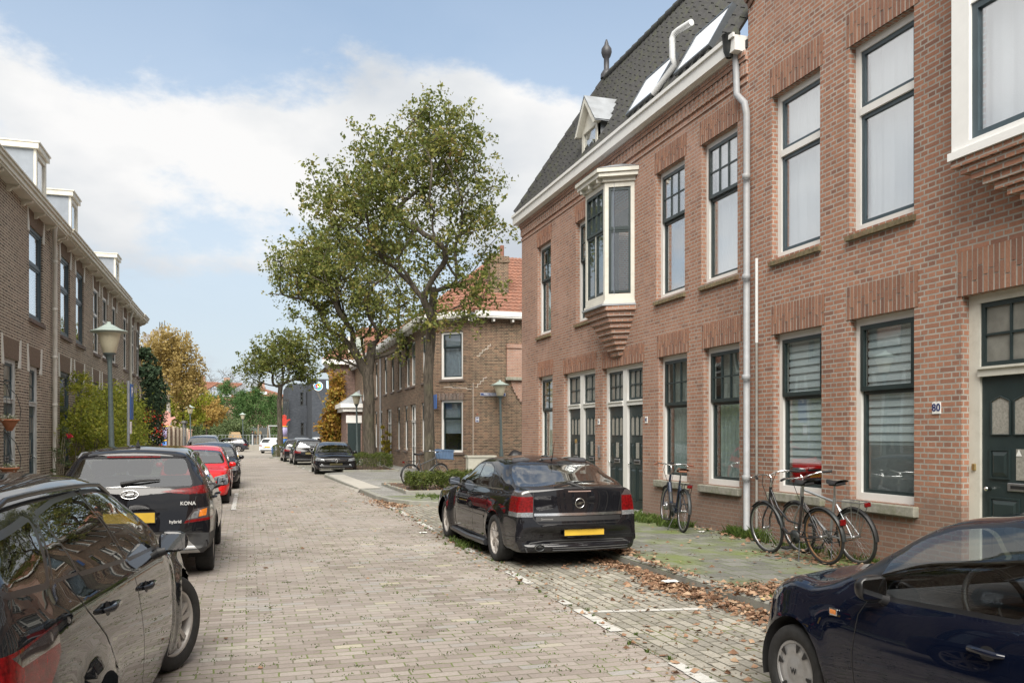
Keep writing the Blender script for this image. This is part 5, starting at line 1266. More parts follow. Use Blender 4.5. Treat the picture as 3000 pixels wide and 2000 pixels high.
bY=62; tree('birch_tree','golden autumn birch with a white trunk beyond the left terrace','tree',T(494,1300,bY)[:2]+(0,),
     [T(496,1300,bY)[:2]+(0,),T(496,1230,bY),T(492,1160,bY),T(480,1080,bY),T(470,1020,bY)],
     [(T(480,1060,bY),(2.2,2,2.2),1),(T(540,1110,bY),(1.1,1.2,1.8),.4),(T(440,1080,bY),(1.6,1.4,1.8),.3),(T(500,1000,bY),(1.3,1.2,.9),.3)],170,19000,.15,LB,r0=.12,seed=3,bark=mat('birch_bark',(.62,.60,.55),.8,var=.3,vscale=9,dirt=((.06,.05,.05),.9,5)),spread=.32,droop=.35)
LP=leaf_mat('pine_needles',[(0,(.012,.025,.014)),(.5,(.03,.055,.028)),(1,(.07,.10,.045))],.6,.1,1.2)
pY_=50; tree('pine_tree','dark blue-green pine leaning out past the end of the left terrace','tree',T(418,1300,pY_)[:2]+(0,),
     [T(412,1300,pY_)[:2]+(0,),T(410,1200,pY_),T(408,1100,pY_),T(404,1010,pY_)],
     [(T(425,1170,pY_),(1.2,1.2,.35),.5),(T(450,1130,pY_),(.8,.8,.3),.4),(T(425,1090,pY_),(.9,.9,.3),.4),(T(420,1040,pY_),(.6,.6,.35),.3),(T(462,1160,pY_),(.5,.6,.2),.2),(T(390,1100,pY_),(1.4,1,1.6),.4)],120,15000,.13,LP,r0=.14,seed=5,spread=.14,bark=BARK)
LY_=leaf_mat('yellow_green_leaf',[(0,(.10,.13,.02)),(.5,(.26,.29,.035)),(1,(.46,.40,.06))],.55,.45,1)
y4=84; tree('yellow_tree','yellow-green leafy tree left of the far lamps','tree',T(540,1300,y4)[:2]+(0,),[T(540,1300,y4)[:2]+(0,),T(540,1250,y4),T(535,1210,y4)],[(T(530,1190,y4),(2.4,2,2.0),1),(T(485,1200,y4),(1.6,1.5,1.9),.4),(T(565,1170,y4),(1.4,1.5,1.2),.4)],120,11000,.19,LY_,r0=.1,seed=6,spread=.3)
LO=leaf_mat('orange_leaf',[(0,(.25,.16,.05)),(.5,(.42,.28,.08)),(1,(.5,.38,.14))],.55,.45,1)
y5=92; tree('orange_tree','small golden orange tree beside the dark conifers','tree',T(605,1300,y5)[:2]+(0,),[T(605,1300,y5)[:2]+(0,),T(605,1240,y5),T(603,1215,y5)],[(T(600,1205,y5),(1.8,1.8,1.1),1),(T(622,1220,y5),(1,1,.8),.3)],70,6500,.2,LO,r0=.08,seed=7,spread=.3)
def conifer(label,px,py_top,Y,w,seed,mat_=LP,py_b=1275):
    rg=np.random.default_rng(seed); x,zt=atY(px,py_top,Y); root=empty('conifer',(x,Y,0),label=label,cat='tree',group='dark conifers behind the playground')
    mb=MB(); mb.tube([(x,Y,0),(x,Y,zt*.9)],[.25,.05],8); mb.build('trunk',BARK,root)
    P=[]; 
    for k in range(260):
        t=rg.random()**.75; z=.4+(zt-.4)*t; r=w*(1-t)**.75*(.75+.25*rg.random())+.15; a=rg.random()*2*PI
        c=np.array([x+r*math.cos(a),Y+r*math.sin(a),z+.3*rg.random()]); d=np.array([math.cos(a),math.sin(a),.75]);
        n_=46; q=c+d[None]*rg.uniform(-.9,.35,n_)[:,None]*min(1.0,w*.4)+rg.normal(size=(n_,3))*[.16,.16,.13]; P.append(q)
    v,f=leafcloud(np.concatenate(P),.17,rg,aspect=.5); mesh_np('crown',v,f,mat_,root)
LC=leaf_mat('conifer_green',[(0,(.03,.07,.02)),(.5,(.07,.14,.04)),(1,(.13,.21,.065))],.6,.2,.5)
for i,(px,pt,Y,w,lb) in enumerate([(665,1120,126,4.3,'tallest dark conifer, leftmost of the row behind the playground'),(712,1150,130,3.8,'dark green conifer second from the left behind the playground'),(752,1140,128,4.2,'broad dark conifer third from the left behind the playground'),(795,1160,126,3.6,'lighter green conifer nearest the charcoal block'),(635,1165,122,3.0,'low conifer at the left foot of the tallest one')]):
    conifer(lb,px,pt,Y,w,20+i,LC)
def shrub(name,label,c,r,n,size,m,seed,stems=9,group=None,cat='shrub',base=None,lump=.25):
    rg=np.random.default_rng(seed); root=empty(name,(c[0],c[1],.1 if base is None else base),label=label,cat=cat,group=group); P=[]
    mb=MB(); b0=.1 if base is None else base
    for k in range(stems):
        d=rg.normal(size=3); d[2]=abs(d[2])*.8+.3; d/=np.linalg.norm(d); e=np.array(c)+d*np.array(r)*.8
        s=np.array([c[0]+rg.normal()*.12*r[0],c[1]+rg.normal()*.3*r[1],b0]); m_=(s+e)/2+rg.normal(size=3)*.1*r[0]
        mb.tube([s,m_,e],[.018,.012,.005],5)
    mb.build('stems',BARK,root)
    K=max(12,n//90); 
    for k in range(K):
        d=rg.normal(size=3); d/=np.linalg.norm(d); rr=rg.random()**.4; q=np.array(c)+d*rr*np.array(r); q[2]=max(q[2],b0+.1)
        P.append(q+rg.normal(size=(n//K,3))*lump*np.array([1,1,.8])*min(1,min(r)))
    v,f=leafcloud(np.concatenate(P),size,rg); mesh_np('foliage',v,f,m,root); return root
LS=leaf_mat('lime_shrub_leaf',[(0,(.10,.13,.02)),(.4,(.22,.26,.04)),(.75,(.38,.38,.06)),(1,(.55,.46,.08))],.5,.5,1.6)
def Lx(px,py,X): y,z=onX(px,py,X); return (X,y,z)
c=Lx(275,1235,-4.15); 
sr=shrub('garden_shrub','big lime and yellow leafy shrub against the left terrace behind the lamp',(-3.95,28.2,1.75),(.8,4.9,1.45),21000,.07,LS,3,34,lump=.25)
shrub('garden_shrub','tall upright lime shrub beside the first downpipe',(-4.25,24.9,2.2),(.35,1.2,1.2),3600,.055,LS,4,10,lump=.2)
shrub('rose_bush','thin rose bush with one red bloom by the grey downpipe',(-4.35,22.9,1.25),(.25,.5,.7),520,.05,leaf_mat('rose_leaf',[(0,(.06,.08,.03)),(1,(.16,.2,.1))]),5,7,lump=.18)
ry=Lx(177,1288,-4.1); mb=MB(); rs=bpy.data.objects[-1] if False else None
rb=[o for o in bpy.data.objects if o.name.startswith('rose_bush')][0]
rg=np.random.default_rng(2); v,f=leafcloud(rg.normal(size=(40,3))*.03+np.array([-4.1,22.7,1.62]),.05,rg); mesh_np('bloom',v,f,mat('rose_red',(.5,.02,.05),.5),rb)
LF=leaf_mat('firethorn_leaf',[(0,(.01,.022,.012)),(.6,(.03,.055,.025)),(1,(.07,.10,.045))],.75,.2,2)
ft=shrub('firethorn_bush','dark evergreen bush studded with red berries past the parking sign',(-4.35,42.6,2.1),(.55,2.4,1.95),11000,.075,LF,8,16,lump=.28)
rg=np.random.default_rng(8); P=[]
for k in range(60):
    d=rg.normal(size=3); d/=np.linalg.norm(d); d[1]=-abs(d[1]); q=np.array([-4.35,42.6,1.6])+d*np.array([.62,2.5,1.3]); P.append(q+rg.normal(size=(14,3))*.08)
v,f=leafcloud(np.concatenate(P),.06,rg,aspect=1); mesh_np('berries',v,f,mat('red_berries',(.55,.03,.01),.4,var=.2),ft)
LH=leaf_mat('clipped_hedge_leaf',[(0,(.035,.05,.012)),(.5,(.085,.115,.025)),(.85,(.15,.17,.04)),(1,(.20,.10,.03))],.5,.35,5)
def hedge(label,x0,x1,y0,y1,z0,z1,n,seed):
    rg=np.random.default_rng(seed); root=empty('clipped_hedge',((x0+x1)/2,(y0+y1)/2,.16),label=label,cat='hedge',group='clipped hedges round the street trees')
    mb=MB()
    for k in range(40):
        x,y=rg.uniform(x0+.1,x1-.1),rg.uniform(y0+.1,y1-.1); mb.tube([(x,y,.15),(x+rg.normal()*.1,y+rg.normal()*.1,(z0+z1)/2),(x+rg.normal()*.15,y+rg.normal()*.15,z1-.05)],[.012,.009,.004],4)
    mb.build('stems',BARK,root)
    p=rg.random((n,3)); k=rg.integers(0,3,n); e=rg.random(n)**2.2*.25; side=rg.random(n)<.5
    for ax in (0,1): p[k==ax,ax]=np.where(side,e,1-e)[k==ax]
    p[k==2,2]=1-e[k==2]
    sp_=.05*np.sin(p[:,0]*14+seed)+.05*np.sin(p[:,1]*17)
    P=np.stack([x0+(x1-x0)*p[:,0],y0+(y1-y0)*p[:,1],z0+(z1-z0)*p[:,2]+sp_],1)+rg.normal(size=(n,3))*.025
    v,f=leafcloud(P,.042,rg); mesh_np('foliage',v,f,LH,root)
h0=G(1185,1420,.15); h1=G(1240,1420,.15); hz0,hz1=.28,.62
hedge('small clipped hedge left of the near tree trunk',4.2,4.8,22.5,23.6,.26,.56,4500,1)
hedge('longer clipped hedge right of the near tree trunk',5.0,6.1,22.5,23.5,.26,.58,7000,2)
hedge('clipped hedge at the foot of the second tree, next to the black car facing us',4.15,6.05,37.0,38.6,.3,.82,9000,3)
hedge('low hedge on the kerb corner at the far end of the road',1.75,2.6,63.4,65.2,.15,.95,3500,4)
# orange climber on the low house
LI=leaf_mat('climber_leaf',[(0,(.14,.06,.015)),(.35,(.28,.14,.03)),(.6,(.34,.22,.04)),(.8,(.22,.22,.04)),(1,(.1,.13,.03))],.5,.4,1.2)
rg=np.random.default_rng(31); root=empty('climbing_plant',(atY(985,1,60.8)[0],60.8,0),label='bronze-orange climbing plant covering the low house gable',cat='climber')
P=[]
Yi=60.9
for (px,py,rx,rz,n) in [(988,1290,.9,1.0,3200),(982,1240,.9,1.0,3000),(985,1190,.55,1.0,1800),(988,1150,.45,.7,1000),(992,1120,.35,.5,600),(965,1265,.6,1.0,1500),(1005,1250,.5,1.0,1000)]:
    x,z=atY(px,py,Yi); K=n//40; cs=rg.normal(size=(K,3))*[rx*.5,.30,rz*.55]+[x,Yi,z]; q=np.repeat(cs,40,axis=0)+rg.normal(size=(K*40,3))*[.16,.12,.16]; q[:,2]=np.maximum(q[:,2],.1); P.append(q)
P=np.concatenate(P); v,f=leafcloud(P,.17,rg,aspect=.8); mesh_np('foliage',v,f,LI,root)
mb=MB()
for k in range(14): x=atY(985,1,Yi)[0]+rg.normal()*.6; mb.tube([(x,61.2,0),(x+rg.normal()*.3,61.2,2.5),(x+rg.normal()*.4,61.2,4.8)],[.03,.02,.01],5)
mb.build('stems',BARK,root)
shrub('climbing_rose','yellowing climber at the wall right behind the second tree trunk',(7.05,45.2,1.3),(.25,.9,1.2),2200,.08,leaf_mat('yellow_climber',[(0,(.12,.13,.02)),(.5,(.35,.28,.04)),(1,(.5,.42,.06))]),12,6,cat='climber',lump=.2)
# far hedges and bushes
LG=leaf_mat('grey_green_leaf',[(0,(.05,.075,.03)),(.5,(.11,.15,.06)),(1,(.20,.25,.10))],.5,.3,.8)
for i,(px,py,Y,rx,rz,lb) in enumerate([(600,1262,106,3.0,1.5,'grey-green bush left of the playground hut'),(650,1255,112,2.8,1.7,'rounded green bush behind the playground hut'),(690,1262,114,2.0,1.2,'low bush at the playground fence')]):
    x,z=atY(px,py,Y); shrub('bush',lb,(x,Y,z),(rx,1.5,rz),5200,.19,LG,40+i,5,lump=.45,base=.5)
# bare trees above the far roofs
def bare(label,px,Y,zt,w,seed):
    rg=np.random.default_rng(seed); x,_=atY(px,1,Y); root=empty('bare_tree',(x,Y,0),label=label,cat='tree',group='leafless trees behind the far roofs'); mb=MB()
    def br(p,d,L_,r,dep):
        q=p+d*L_; mb.tube([p,(p+q)/2+rg.normal(size=3)*L_*.05,q],[r,r*.8,r*.6],5,cap=False)
        if dep==0: return
        for k in range(3+(dep<3)):
            nd=d*.75+rg.normal(size=3)*.55; nd[2]=abs(nd[2])*.8+.1; nd/=np.linalg.norm(nd); br(q,nd,L_*rg.uniform(.6,.85),r*.6,dep-1)
    br(np.array([x,Y,0.]),np.array([0,0,1.]),zt*.38,w,5); mb.build('trunk',mat('grey_bark',(.16,.15,.14),.9),root)
bare('left one of the two leafless trees above the far orange roofs',640,185,15.0,.3,1); bare('right one of the two leafless trees above the far orange roofs',705,190,14.0,.3,2)
# ============================================================ far surroundings
def simple_house(label,px0,px1,py_e,py_r,Y,depth=9,hipl=True,m=None):
    x0,ze=atY(px0,py_e,Y); x1,_=atY(px1,py_e,Y); zr=atY(px0,py_r,Y)[1]
    h=empty('far_house',((x0+x1)/2,Y,0),label=label,cat='house',group='far houses with orange roofs'); mb=MB(); box_shell(mb,x0,x1,Y,Y+depth,0,ze); mb.build('wall',m or BR_B,h)
    mb=MB(); hp=(depth/2) if hipl else .01; e=.4
    A_,B_,C_,D_=(x0-e,Y-e,ze),(x1+e,Y-e,ze),(x1-hp,Y+depth/2,zr),(x0+hp,Y+depth/2,zr)
    tiles(mb,A_,B_,C_,D_,.3,.42,.03,.03,ridge_seg=4); tiles(mb,(x0-e,Y+depth,ze),(x0-e,Y-e,ze),(x0+hp,Y+depth/2,zr),(x0+hp,Y+depth/2+.1,zr),.3,.42,ridge_seg=4)
    tiles(mb,(x1+e,Y-e,ze),(x1+e,Y+depth,ze),(x1-hp,Y+depth/2+.1,zr),(x1-hp,Y+depth/2,zr),.3,.42,ridge_seg=4)
    r=mb.build('roof',TILE_O,h); mb=MB(); ridge_caps(mb,A_,D_,.16,14); ridge_caps(mb,B_,C_,.16,14); ridge_caps(mb,D_,C_,.16,14); mb.build('ridge_tiles',TILE_O,r)
    mb=MB(); cx_=(x0+x1)/2; mb.box(cx_-.5,cx_+.5,Y+depth/2-.4,Y+depth/2+.4,zr-.6,zr+1.0); mb.build('chimney',BR_B,r)
    mb=MB(); fx=x0+(x1-x0)*.52; k=.30
    px,pz,py_=fx,ze+(zr-ze)*k,Y-e+(depth/2+e)*k; n_=V((0,-(zr-ze),depth/2+e)).normalized(); ux=V((1,0,0)); up=ux.cross(-n_)*-1; up=n_.cross(ux)
    c_=V((px,py_,pz))+n_*.12; mb.add([c_-ux*.7-up*.7,c_+ux*.7-up*.7,c_+ux*.7+up*.7,c_-ux*.7+up*.7],[(0,1,2,3)]); mb.build('roof_window',mat('sky_pale_roof_glass',(0,0,0)),h)
    return h
simple_house('far house with a hipped orange roof and skylight above the yellow trees',545,628,1180,1115,140)
simple_house('far house with an orange roof directly left of the dark conifers',625,700,1172,1118,150)
simple_house('far orange-roofed house between the conifers and the round tree',700,835,1160,1130,158,m=BR_D)
simple_house('far house with pale gable behind the left birch',470,545,1195,1140,130)
tw=empty('apartment_block',(atY(470,1,320)[0],320,0),label='grey apartment block with rooftop aerials far behind the birch',cat='building')
x0,zt_=atY(418,978,320); x1,_=atY(516,978,320); mb=MB(); box_shell(mb,x0,x1,320,335,0,zt_); mb.box(x0+8,x1-8,322,330,zt_,zt_+1.8); mb.build('wall',mat('pale_concrete_wall',(.25,.24,.24),.9),tw)
mb=MB()
for k in range(12):
    for j in range(5): xx=x0+(x1-x0)*(k+.2)/12; mb=MB(); mb.box(xx,xx+(x1-x0)/12*.55,319.9,319.98,zt_-2.4-2.8*j,zt_-1.0-2.8*j); mb.build('window',mat('far_window',(.3,.32,.35),.3),tw)
mb=MB()
for xx in (x0+5,x0+5.8,x1-5,x1-4.2): mb.tube([(xx,325,zt_),(xx,325,zt_+5)],.12,5)
mb.build('aerials',DARKSTEEL,tw)
# garden wall, wooden fence, gate beyond the left terrace
x0,_=atY(500,1,78); x1,_=atY(562,1,78); mb=MB(); mb.box(x0,x1,78,78.3,0,2.1); mb.box(x0-.05,x1+.05,77.95,78.35,2.1001,2.2); mb.build('garden_wall',mat('pink_plaster',(.40,.25,.19),.9,var=.15,vscale=1.5,dirt=((.25,.17,.12),.6,.8)),None,label='pinkish garden wall behind the far red car',cat='wall')
wf=empty('wooden_fence',(-3.9,50,0),label='upright plank fence beyond the red-berried bush',cat='fence'); mb=MB()
for k in range(34): y=47+k*.42; mb.box(-3.98,-3.93,y,y+.3,.05,2.0+.04*(k%3))
mb.build('planks',mat('brown_planks',(.19,.12,.08),.85,var=.3,vscale=5),wf); mb=MB()
for k in range(6): y=46.8+k*2.8; mb=MB(); mb.box(-3.90,-3.80,y,y+.1,0,2.15); mb.build('post',mat('pale_posts',(.42,.36,.28),.85,var=.2),wf)
gt_=MB(); gt_.box(-3.2,-3.12,46.9,47.0,.1,2.3); gt_.box(-3.2,-3.12,48.4,48.5,.1,2.3); gt_.box(-3.25,-3.07,46.85,48.55,2.3,2.42); gt_.box(-3.18,-3.14,47.0,48.4,.2,1.6)
gt_.build('garden_gate',mat('grey_gate',(.2,.2,.2),.7),None,label='narrow gate frame between the red-berried bush and the plank fence',cat='gate')
# painted hand columns
def hand_column(px,Y,label,h=3.35,hand=True,zk=1.0,hc=('hand_red',(.62,.06,.04))):
    x,_=atY(px,1,Y); root=empty('hand_column',(x,Y,0),label=label,cat='column',group='painted school columns'); r=.27
    z=0
    for i,(dz,c,nm) in enumerate([(.55,(.5,.04,.03),'red'),(.12,(.7,.45,.05),'ochre'),(.75,(.03,.14,.42),'blue'),(.1,(.7,.45,.05),'ochre'),(.85,(.38,.34,.55),'lilac'),(.1,(.7,.45,.05),'ochre')]):
        mb=MB(); rr=r+.012*(nm=='ochre'); dz*=zk; mb.lathe([(0,z),(rr,z),(rr,z+dz),(0,z+dz)],(x,Y,0),20); mb.build('band',mat('column_'+nm,c,.5,var=.05),root); z+=dz
    if hand:
        mb=MB(); f=FR((x,Y,0),(1,0,0),(0,-1,0)); mb.prism(f,[(-.16,z),(.14,z),(.27,z+.32),(.17,z+.62),(-.2,z+.58),(-.23,z+.3)],-.06,.06)
        for k,(a,l) in enumerate([(-.17,.22),(-.06,.30),(.05,.32),(.155,.26)]): mb.bevbox(f,a-.045,a+.045,-.05,.05,z+.5,z+.6+l,.03)
        mb.prism(f,[(.2,z+.3),(.5,z+.48),(.47,z+.58),(.18,z+.5)],-.05,.05)
        mb.build('hand',mat(hc[0],hc[1],.5,var=.05),root)
hand_column(832,72.5,'striped column topped by a red hand, beside the far street tree')
hand_column(489,57,'striped column half hidden beyond the left terrace, in front of the birch trunk',zk=.92,hc=('hand_pink',(.55,.28,.24)))
# playground: fence, swing frame, hut, bin (the playground lies half a metre above the street)
PZ=.55
def zAt(y,Y): return EYE+(CY-y)*(Y*cT)/FPX
fe=empty('playground_fence',(5,118,PZ),label='grey metal bar fence along the back of the playground',cat='fence')
mb=MB(); xa,_=atY(690,1,118); xb,_=atY(790,1,118); zf0=zAt(1252,118)
for k in range(70): x=xa+(xb-xa)*k/69; mb.box(x-.05,x+.05,118,118.05,PZ,zf0+(.2 if k%9==0 else 0))
mb.box(xa,xb,118.051,118.1,PZ+.3,PZ+.4); mb.box(xa,xb,118.051,118.1,zf0-.3,zf0-.2); mb.build('bars',mat('fence_grey',(.22,.24,.24),.5,.3),fe)
pn_=MB(); pn_.box(atY(695,1,117)[0],atY(762,1,117)[0],117,117.1,PZ,zAt(1256,117)); pn_.build('panel_fence',mat('green_grey_panel',(.085,.115,.095),.6),None,label='grey-green solid panel fence behind the people',cat='fence')
pn_=MB(); pn_.box(atY(765,1,119)[0]+.05,atY(788,1,119)[0],119.2,121,PZ,zAt(1252,119)); pn_.build('shed',mat('pale_shed',(.32,.34,.33),.6),None,label='pale grey container wall right of the people',cat='shed')
f2_=empty('low_railing',(2,104,PZ),label='low grey railing in front of the playground',cat='railing'); mb=MB(); xa,_=atY(620,1,104); xb,_=atY(850,1,104)
for k in range(24):
    x=xa+(xb-xa)*k/23; mb.box(x-.02,x+.02,104,104.03,PZ,zAt(1274,104))
mb.box(xa,xb,104.031,104.07,zAt(1274,104),zAt(1274,104)+.045); mb.box(xa,xb,104.031,104.06,PZ+.5,PZ+.53); mb.box(xa,xb,104.031,104.06,PZ+.1,PZ+.13); mb.build('bars',mat('fence_grey',(0,0,0)),f2_)
for px in (740,762): x,_=atY(px,1,103.9); mb=MB(); mb.tube([(x,103.8,0),(x,103.8,zAt(1274,104)+.1)],.09,10); mb.build('post',mat('pale_galv',(.34,.36,.37),.5),f2_)
sw=empty('swing_frame',(7,112,PZ),label='white and wooden swing frame between the people and the charcoal block',cat='swing'); mb=MB(); xs0,_=atY(787,1,112); xs1,_=atY(850,1,112); zs=zAt(1247,112)
mb.tube([(xs0,112,zs),(xs1,112,zs)],.08,8); mb.tube([(xs0+.3,112,PZ),(xs0,112,zs)],.08,8); mb.tube([(xs1,112,PZ),(xs1,112,zs)],.08,8); mb.build('frame',mat('pale_galv',(0,0,0)),sw)
for px in (755,784): x,_=atY(px,1,112); mb=MB(); mb.tube([(x,112.2,PZ),(x+.1,112.2,zAt(1243,112))],.10,8); mb.build('wood_post',mat('wood_post',(.22,.17,.12),.8),sw)
hu=empty('playground_hut',(0,108,PZ),label='small wooden playground hut with a pitched plank roof',cat='hut'); hx0,_=atY(667,1,108); hx1,_=atY(705,1,108); hz=zAt(1265,108); he=zAt(1283,108)
mb=MB(); mb.add([(hx0,107.2,he),(hx1+.15,107.2,he),(hx1-.1,108,hz),(hx0+.25,108,hz),(hx0,108.9,he),(hx1+.15,108.9,he)],[(0,1,2,3),(3,2,5,4)]); mb.build('hut_roof',mat('hut_wood',(.26,.18,.095),.8,var=.15),hu)
mb=MB(); box_shell(mb,hx0+.2,hx1,107.4,108.7,PZ,he); mb.build('wall',mat('hut_wall',(.3,.2,.1),.8),hu)
pb=MB(); x,_=atY(808,1,77)
pb.lathe([(0,0),(.2,0),(.22,.95),(.2,1.0),(0,1.0)],(x+.25,76.5,0),16); pb.build('litter_bin',mat('bin_blue',(.03,.12,.40),.5),None,label='blue litter bin beside the white car',cat='bin')
pb=MB(); pb.lathe([(0,0),(.16,0),(.17,.7),(0,.75)],(x-.2,76.7,0),16); pb.build('litter_bin',mat('bin_blue',(0,0,0)),None,label='shorter blue bin left of the taller blue bin by the white car',cat='bin')
# ============================================================ cars
def paint(name, col, rough=.22, metal=.0, flake=.0, dust=.06):
    if name in _M: return _M[name]
    m,nt,b=nt_new(name); L=nt.links; pos=objco(nt)
    c=mixc(nt,ramp(nt,noise(nt,3.5,6,.65,pos),[(.5,0),(.85,dust)]),col,(.10,.095,.085)); L.new(c,b.inputs['Base Color'])
    b.inputs['Metallic'].default_value=metal; b.inputs['Roughness'].default_value=.45; b.inputs['Specular IOR Level'].default_value=.0 if not metal else .3
    b.inputs['Coat Weight'].default_value=1; b.inputs['Coat Roughness'].default_value=.015; b.inputs['Coat IOR'].default_value=1.5
    r=ramp(nt,noise(nt,7,5,.7,pos),[(.4,.008),(.75,.03)]); L.new(r,b.inputs['Coat Roughness'])
    _M[name]=m; return m
P_BLACK=paint('black_car_paint',(.008,.008,.010)); P_ANTH=paint('anthracite_car_paint',(.010,.011,.013)); P_BLUE=paint('midnight_blue_car_paint',(.003,.005,.014))
P_RED=paint('red_car_paint',(.50,.012,.012)); P_SILV=paint('silver_car_paint',(.24,.26,.28),metal=.2); P_WHITE=paint('white_car_paint',(.72,.74,.76),dust=.2); P_DGREY=paint('slate_car_paint',(.03,.035,.045),metal=.4)
CG=pane_mat('car_glass',(.74,.78,.78),1.6,.07); CW=pane_mat('windscreen_glass',(.55,.60,.60),1.6,.20); CGD=pane_mat('dark_car_glass',(.14,.15,.155),1.6,.07)
TRIM=mat('black_trim',(.01,.01,.011),.3,var=.2); CLAD=mat('grey_black_cladding',(.028,.029,.031),.62,var=.2,vscale=30,bmp=.15,bscale=400,dirt=((.10,.095,.085),.35,6))
REDL=mat('red_lamp',(.13,.003,.004),.25,var=.6,vscale=38,coat=.25,spec=.25); CLRL=mat('clear_lamp',(.24,.25,.26),.07,.4,var=.4,vscale=45,coat=1); ORL=mat('amber_lamp',(.6,.18,.02),.1,coat=1,var=.2,vscale=40); DKL=mat('smoked_lamp',(.06,.05,.05),.08,coat=1)
ALLOY=mat('alloy_rim',(.50,.47,.44),.45,.3,var=.2,vscale=15,dirt=((.16,.12,.09),.6,12)); DKRIM=mat('dark_rim',(.018,.018,.02),.4,.2); HUBC=mat('silver_hubcap',(.34,.34,.34),.4,.4,var=.1,dirt=((.15,.13,.11),.5,8))
INTR=mat('dark_upholstery',(.045,.045,.05),.85,var=.25,vscale=20); PLATE=mat('blank_yellow_plate',(.55,.36,.035),.5,var=.12,vscale=6); SILVT=mat('satin_silver_trim',(.33,.33,.33),.4,.5,var=.1)
def crs(p0,p1,p2,p3,t):
    # centripetal catmull-rom
    def d(a,b): return max(1e-4,float(np.linalg.norm(b-a))**.5)
    t0=0; t1=t0+d(p0,p1); t2=t1+d(p1,p2); t3=t2+d(p2,p3); tt=t1+(t2-t1)*t
    A1=p0*(t1-tt)/(t1-t0)+p1*(tt-t0)/(t1-t0); A2=p1*(t2-tt)/(t2-t1)+p2*(tt-t1)/(t2-t1); A3=p2*(t3-tt)/(t3-t2)+p3*(tt-t2)/(t3-t2)
    B1=A1*(t2-tt)/(t2-t0)+A2*(tt-t0)/(t2-t0); B2=A2*(t3-tt)/(t3-t1)+A3*(tt-t1)/(t3-t1)
    return B1*(t2-tt)/(t2-t1)+B2*(tt-t1)/(t2-t1)
def ss(a,b,x): t=min(1,max(0,(x-a)/(b-a))); return t*t*(3-2*t)
def ring_pts(x,zt,zb,z0,w,tum,bow,crown=.02,wst=0):
    h=zt-zb; g=ss(0,.26,h); zbe=min(zb,zt-.045); zs=zbe-.085
    yb=.918*w; yr=yb-tum*.88*max(h,0)-.045*g; he=.055*g
    hood=[(.885*w,zt-.028+0*h),(.83*w,zt-.012),(.62*w,zt-.003),(.34*w,zt+crown*.6)]
    gh=[(yb-tum*h*.42,zbe+(zt-he-zbe)*.5),(yr,zt-he),(yr*.86,zt-he*.28),(yr*.5,zt+crown*.4)]
    pts=[(0,z0),(.70*w,z0),(.93*w,z0+.015),(.975*w,z0+.10),(w,z0+.42*(zs-z0)),(.988*w,z0+.76*(zs-z0)),(.958*w,zs),(yb,zbe)]
    for a,b in zip(hood,gh): pts.append((a[0]*(1-g)+b[0]*g, a[1]*(1-g)+b[1]*g))
    pts.append((0,zt+crown))
    return np.array([[x-bow*(y/w)**2*(1 if True else 0),y,z] for y,z in pts])
def car_body(st, tum=.34, rs=4, ss_=5, arches=(), flare=.012):
    """st: stations (x, ztop, zbelt, zbottom, halfwidth, bow)"""
    rings=[ring_pts(s[0],s[1],s[2],s[3],s[4],tum,s[5]) for s in st]
    n=len(rings); D=[]
    for i in range(n-1):
        p0,p1,p2,p3=rings[max(i-1,0)],rings[i],rings[i+1],rings[min(i+2,n-1)]
        if i==0: p0=2*p1-p2
        if i==n-2: p3=2*p2-p1
        k=max(2,min(rs*2,int(np.abs(p2-p1).max()/.075)+1)) if rs>2 else 2
        for q in range(k): D.append(np.stack([crs(p0[j],p1[j],p2[j],p3[j],q/k) for j in range(len(p1))]))
    D.append(rings[-1])
    out=[]
    for r in D:
        m=len(r); row=[]
        for j in range(m-1):
            p0=r[j-1] if j else r[1]*[1,-1,1]; p3=r[j+2] if j+2<m else r[m-2]*[1,-1,1]
            for q in range(ss_): row.append(crs(p0,r[j],r[j+1],p3,q/ss_))
        row.append(r[-1]); out.append(np.array(row))
    G_=np.array(out)                      # stations x ring
    S,Rn,_=G_.shape
    for (ax,ar) in arches:
        dx=G_[:,:,0]-ax; dz=G_[:,:,2]-ar[0]; d=np.sqrt(dx*dx+dz*dz); f=np.exp(-((d-ar[1])/.055)**2)*(G_[:,:,1]>.6)*(G_[:,:,2]<ar[0]+ar[1]+.12)
        G_[:,:,1]+=flare*f
    bm=bmesh.new(); Rv=[[None]*Rn for _ in range(S)]; Lv=[[None]*Rn for _ in range(S)]
    for i in range(S):
        for j in range(Rn):
            v=bm.verts.new(G_[i,j]); Rv[i][j]=v
            if j in(0,Rn-1): v.co.y=0; Lv[i][j]=v
            else: Lv[i][j]=bm.verts.new((G_[i,j,0],-G_[i,j,1],G_[i,j,2]))
    for i in range(S-1):
        for j in range(Rn-1):
            bm.faces.new((Rv[i][j],Rv[i][j+1],Rv[i+1][j+1],Rv[i+1][j]))
            bm.faces.new((Lv[i][j],Lv[i+1][j],Lv[i+1][j+1],Lv[i][j+1]))
    for e,fl in ((0,False),(S-1,True)):       # end caps: strips between left and right
        for j in range(Rn-1):
            q=[Rv[e][j],Rv[e][j+1],Lv[e][j+1],Lv[e][j]]; q=[v for k,v in enumerate(q) if v not in q[:k]]
            if len(q)>=3:
                try: bm.faces.new(q)
                except ValueError: pass
    bmesh.ops.recalc_face_normals(bm,faces=bm.faces[:])
    bm.normal_update()
    c=sum((f.calc_center_median().z*f.normal.z for f in bm.faces))
    if c<0: bmesh.ops.reverse_faces(bm,faces=bm.faces[:]); bm.normal_update()
    return bm
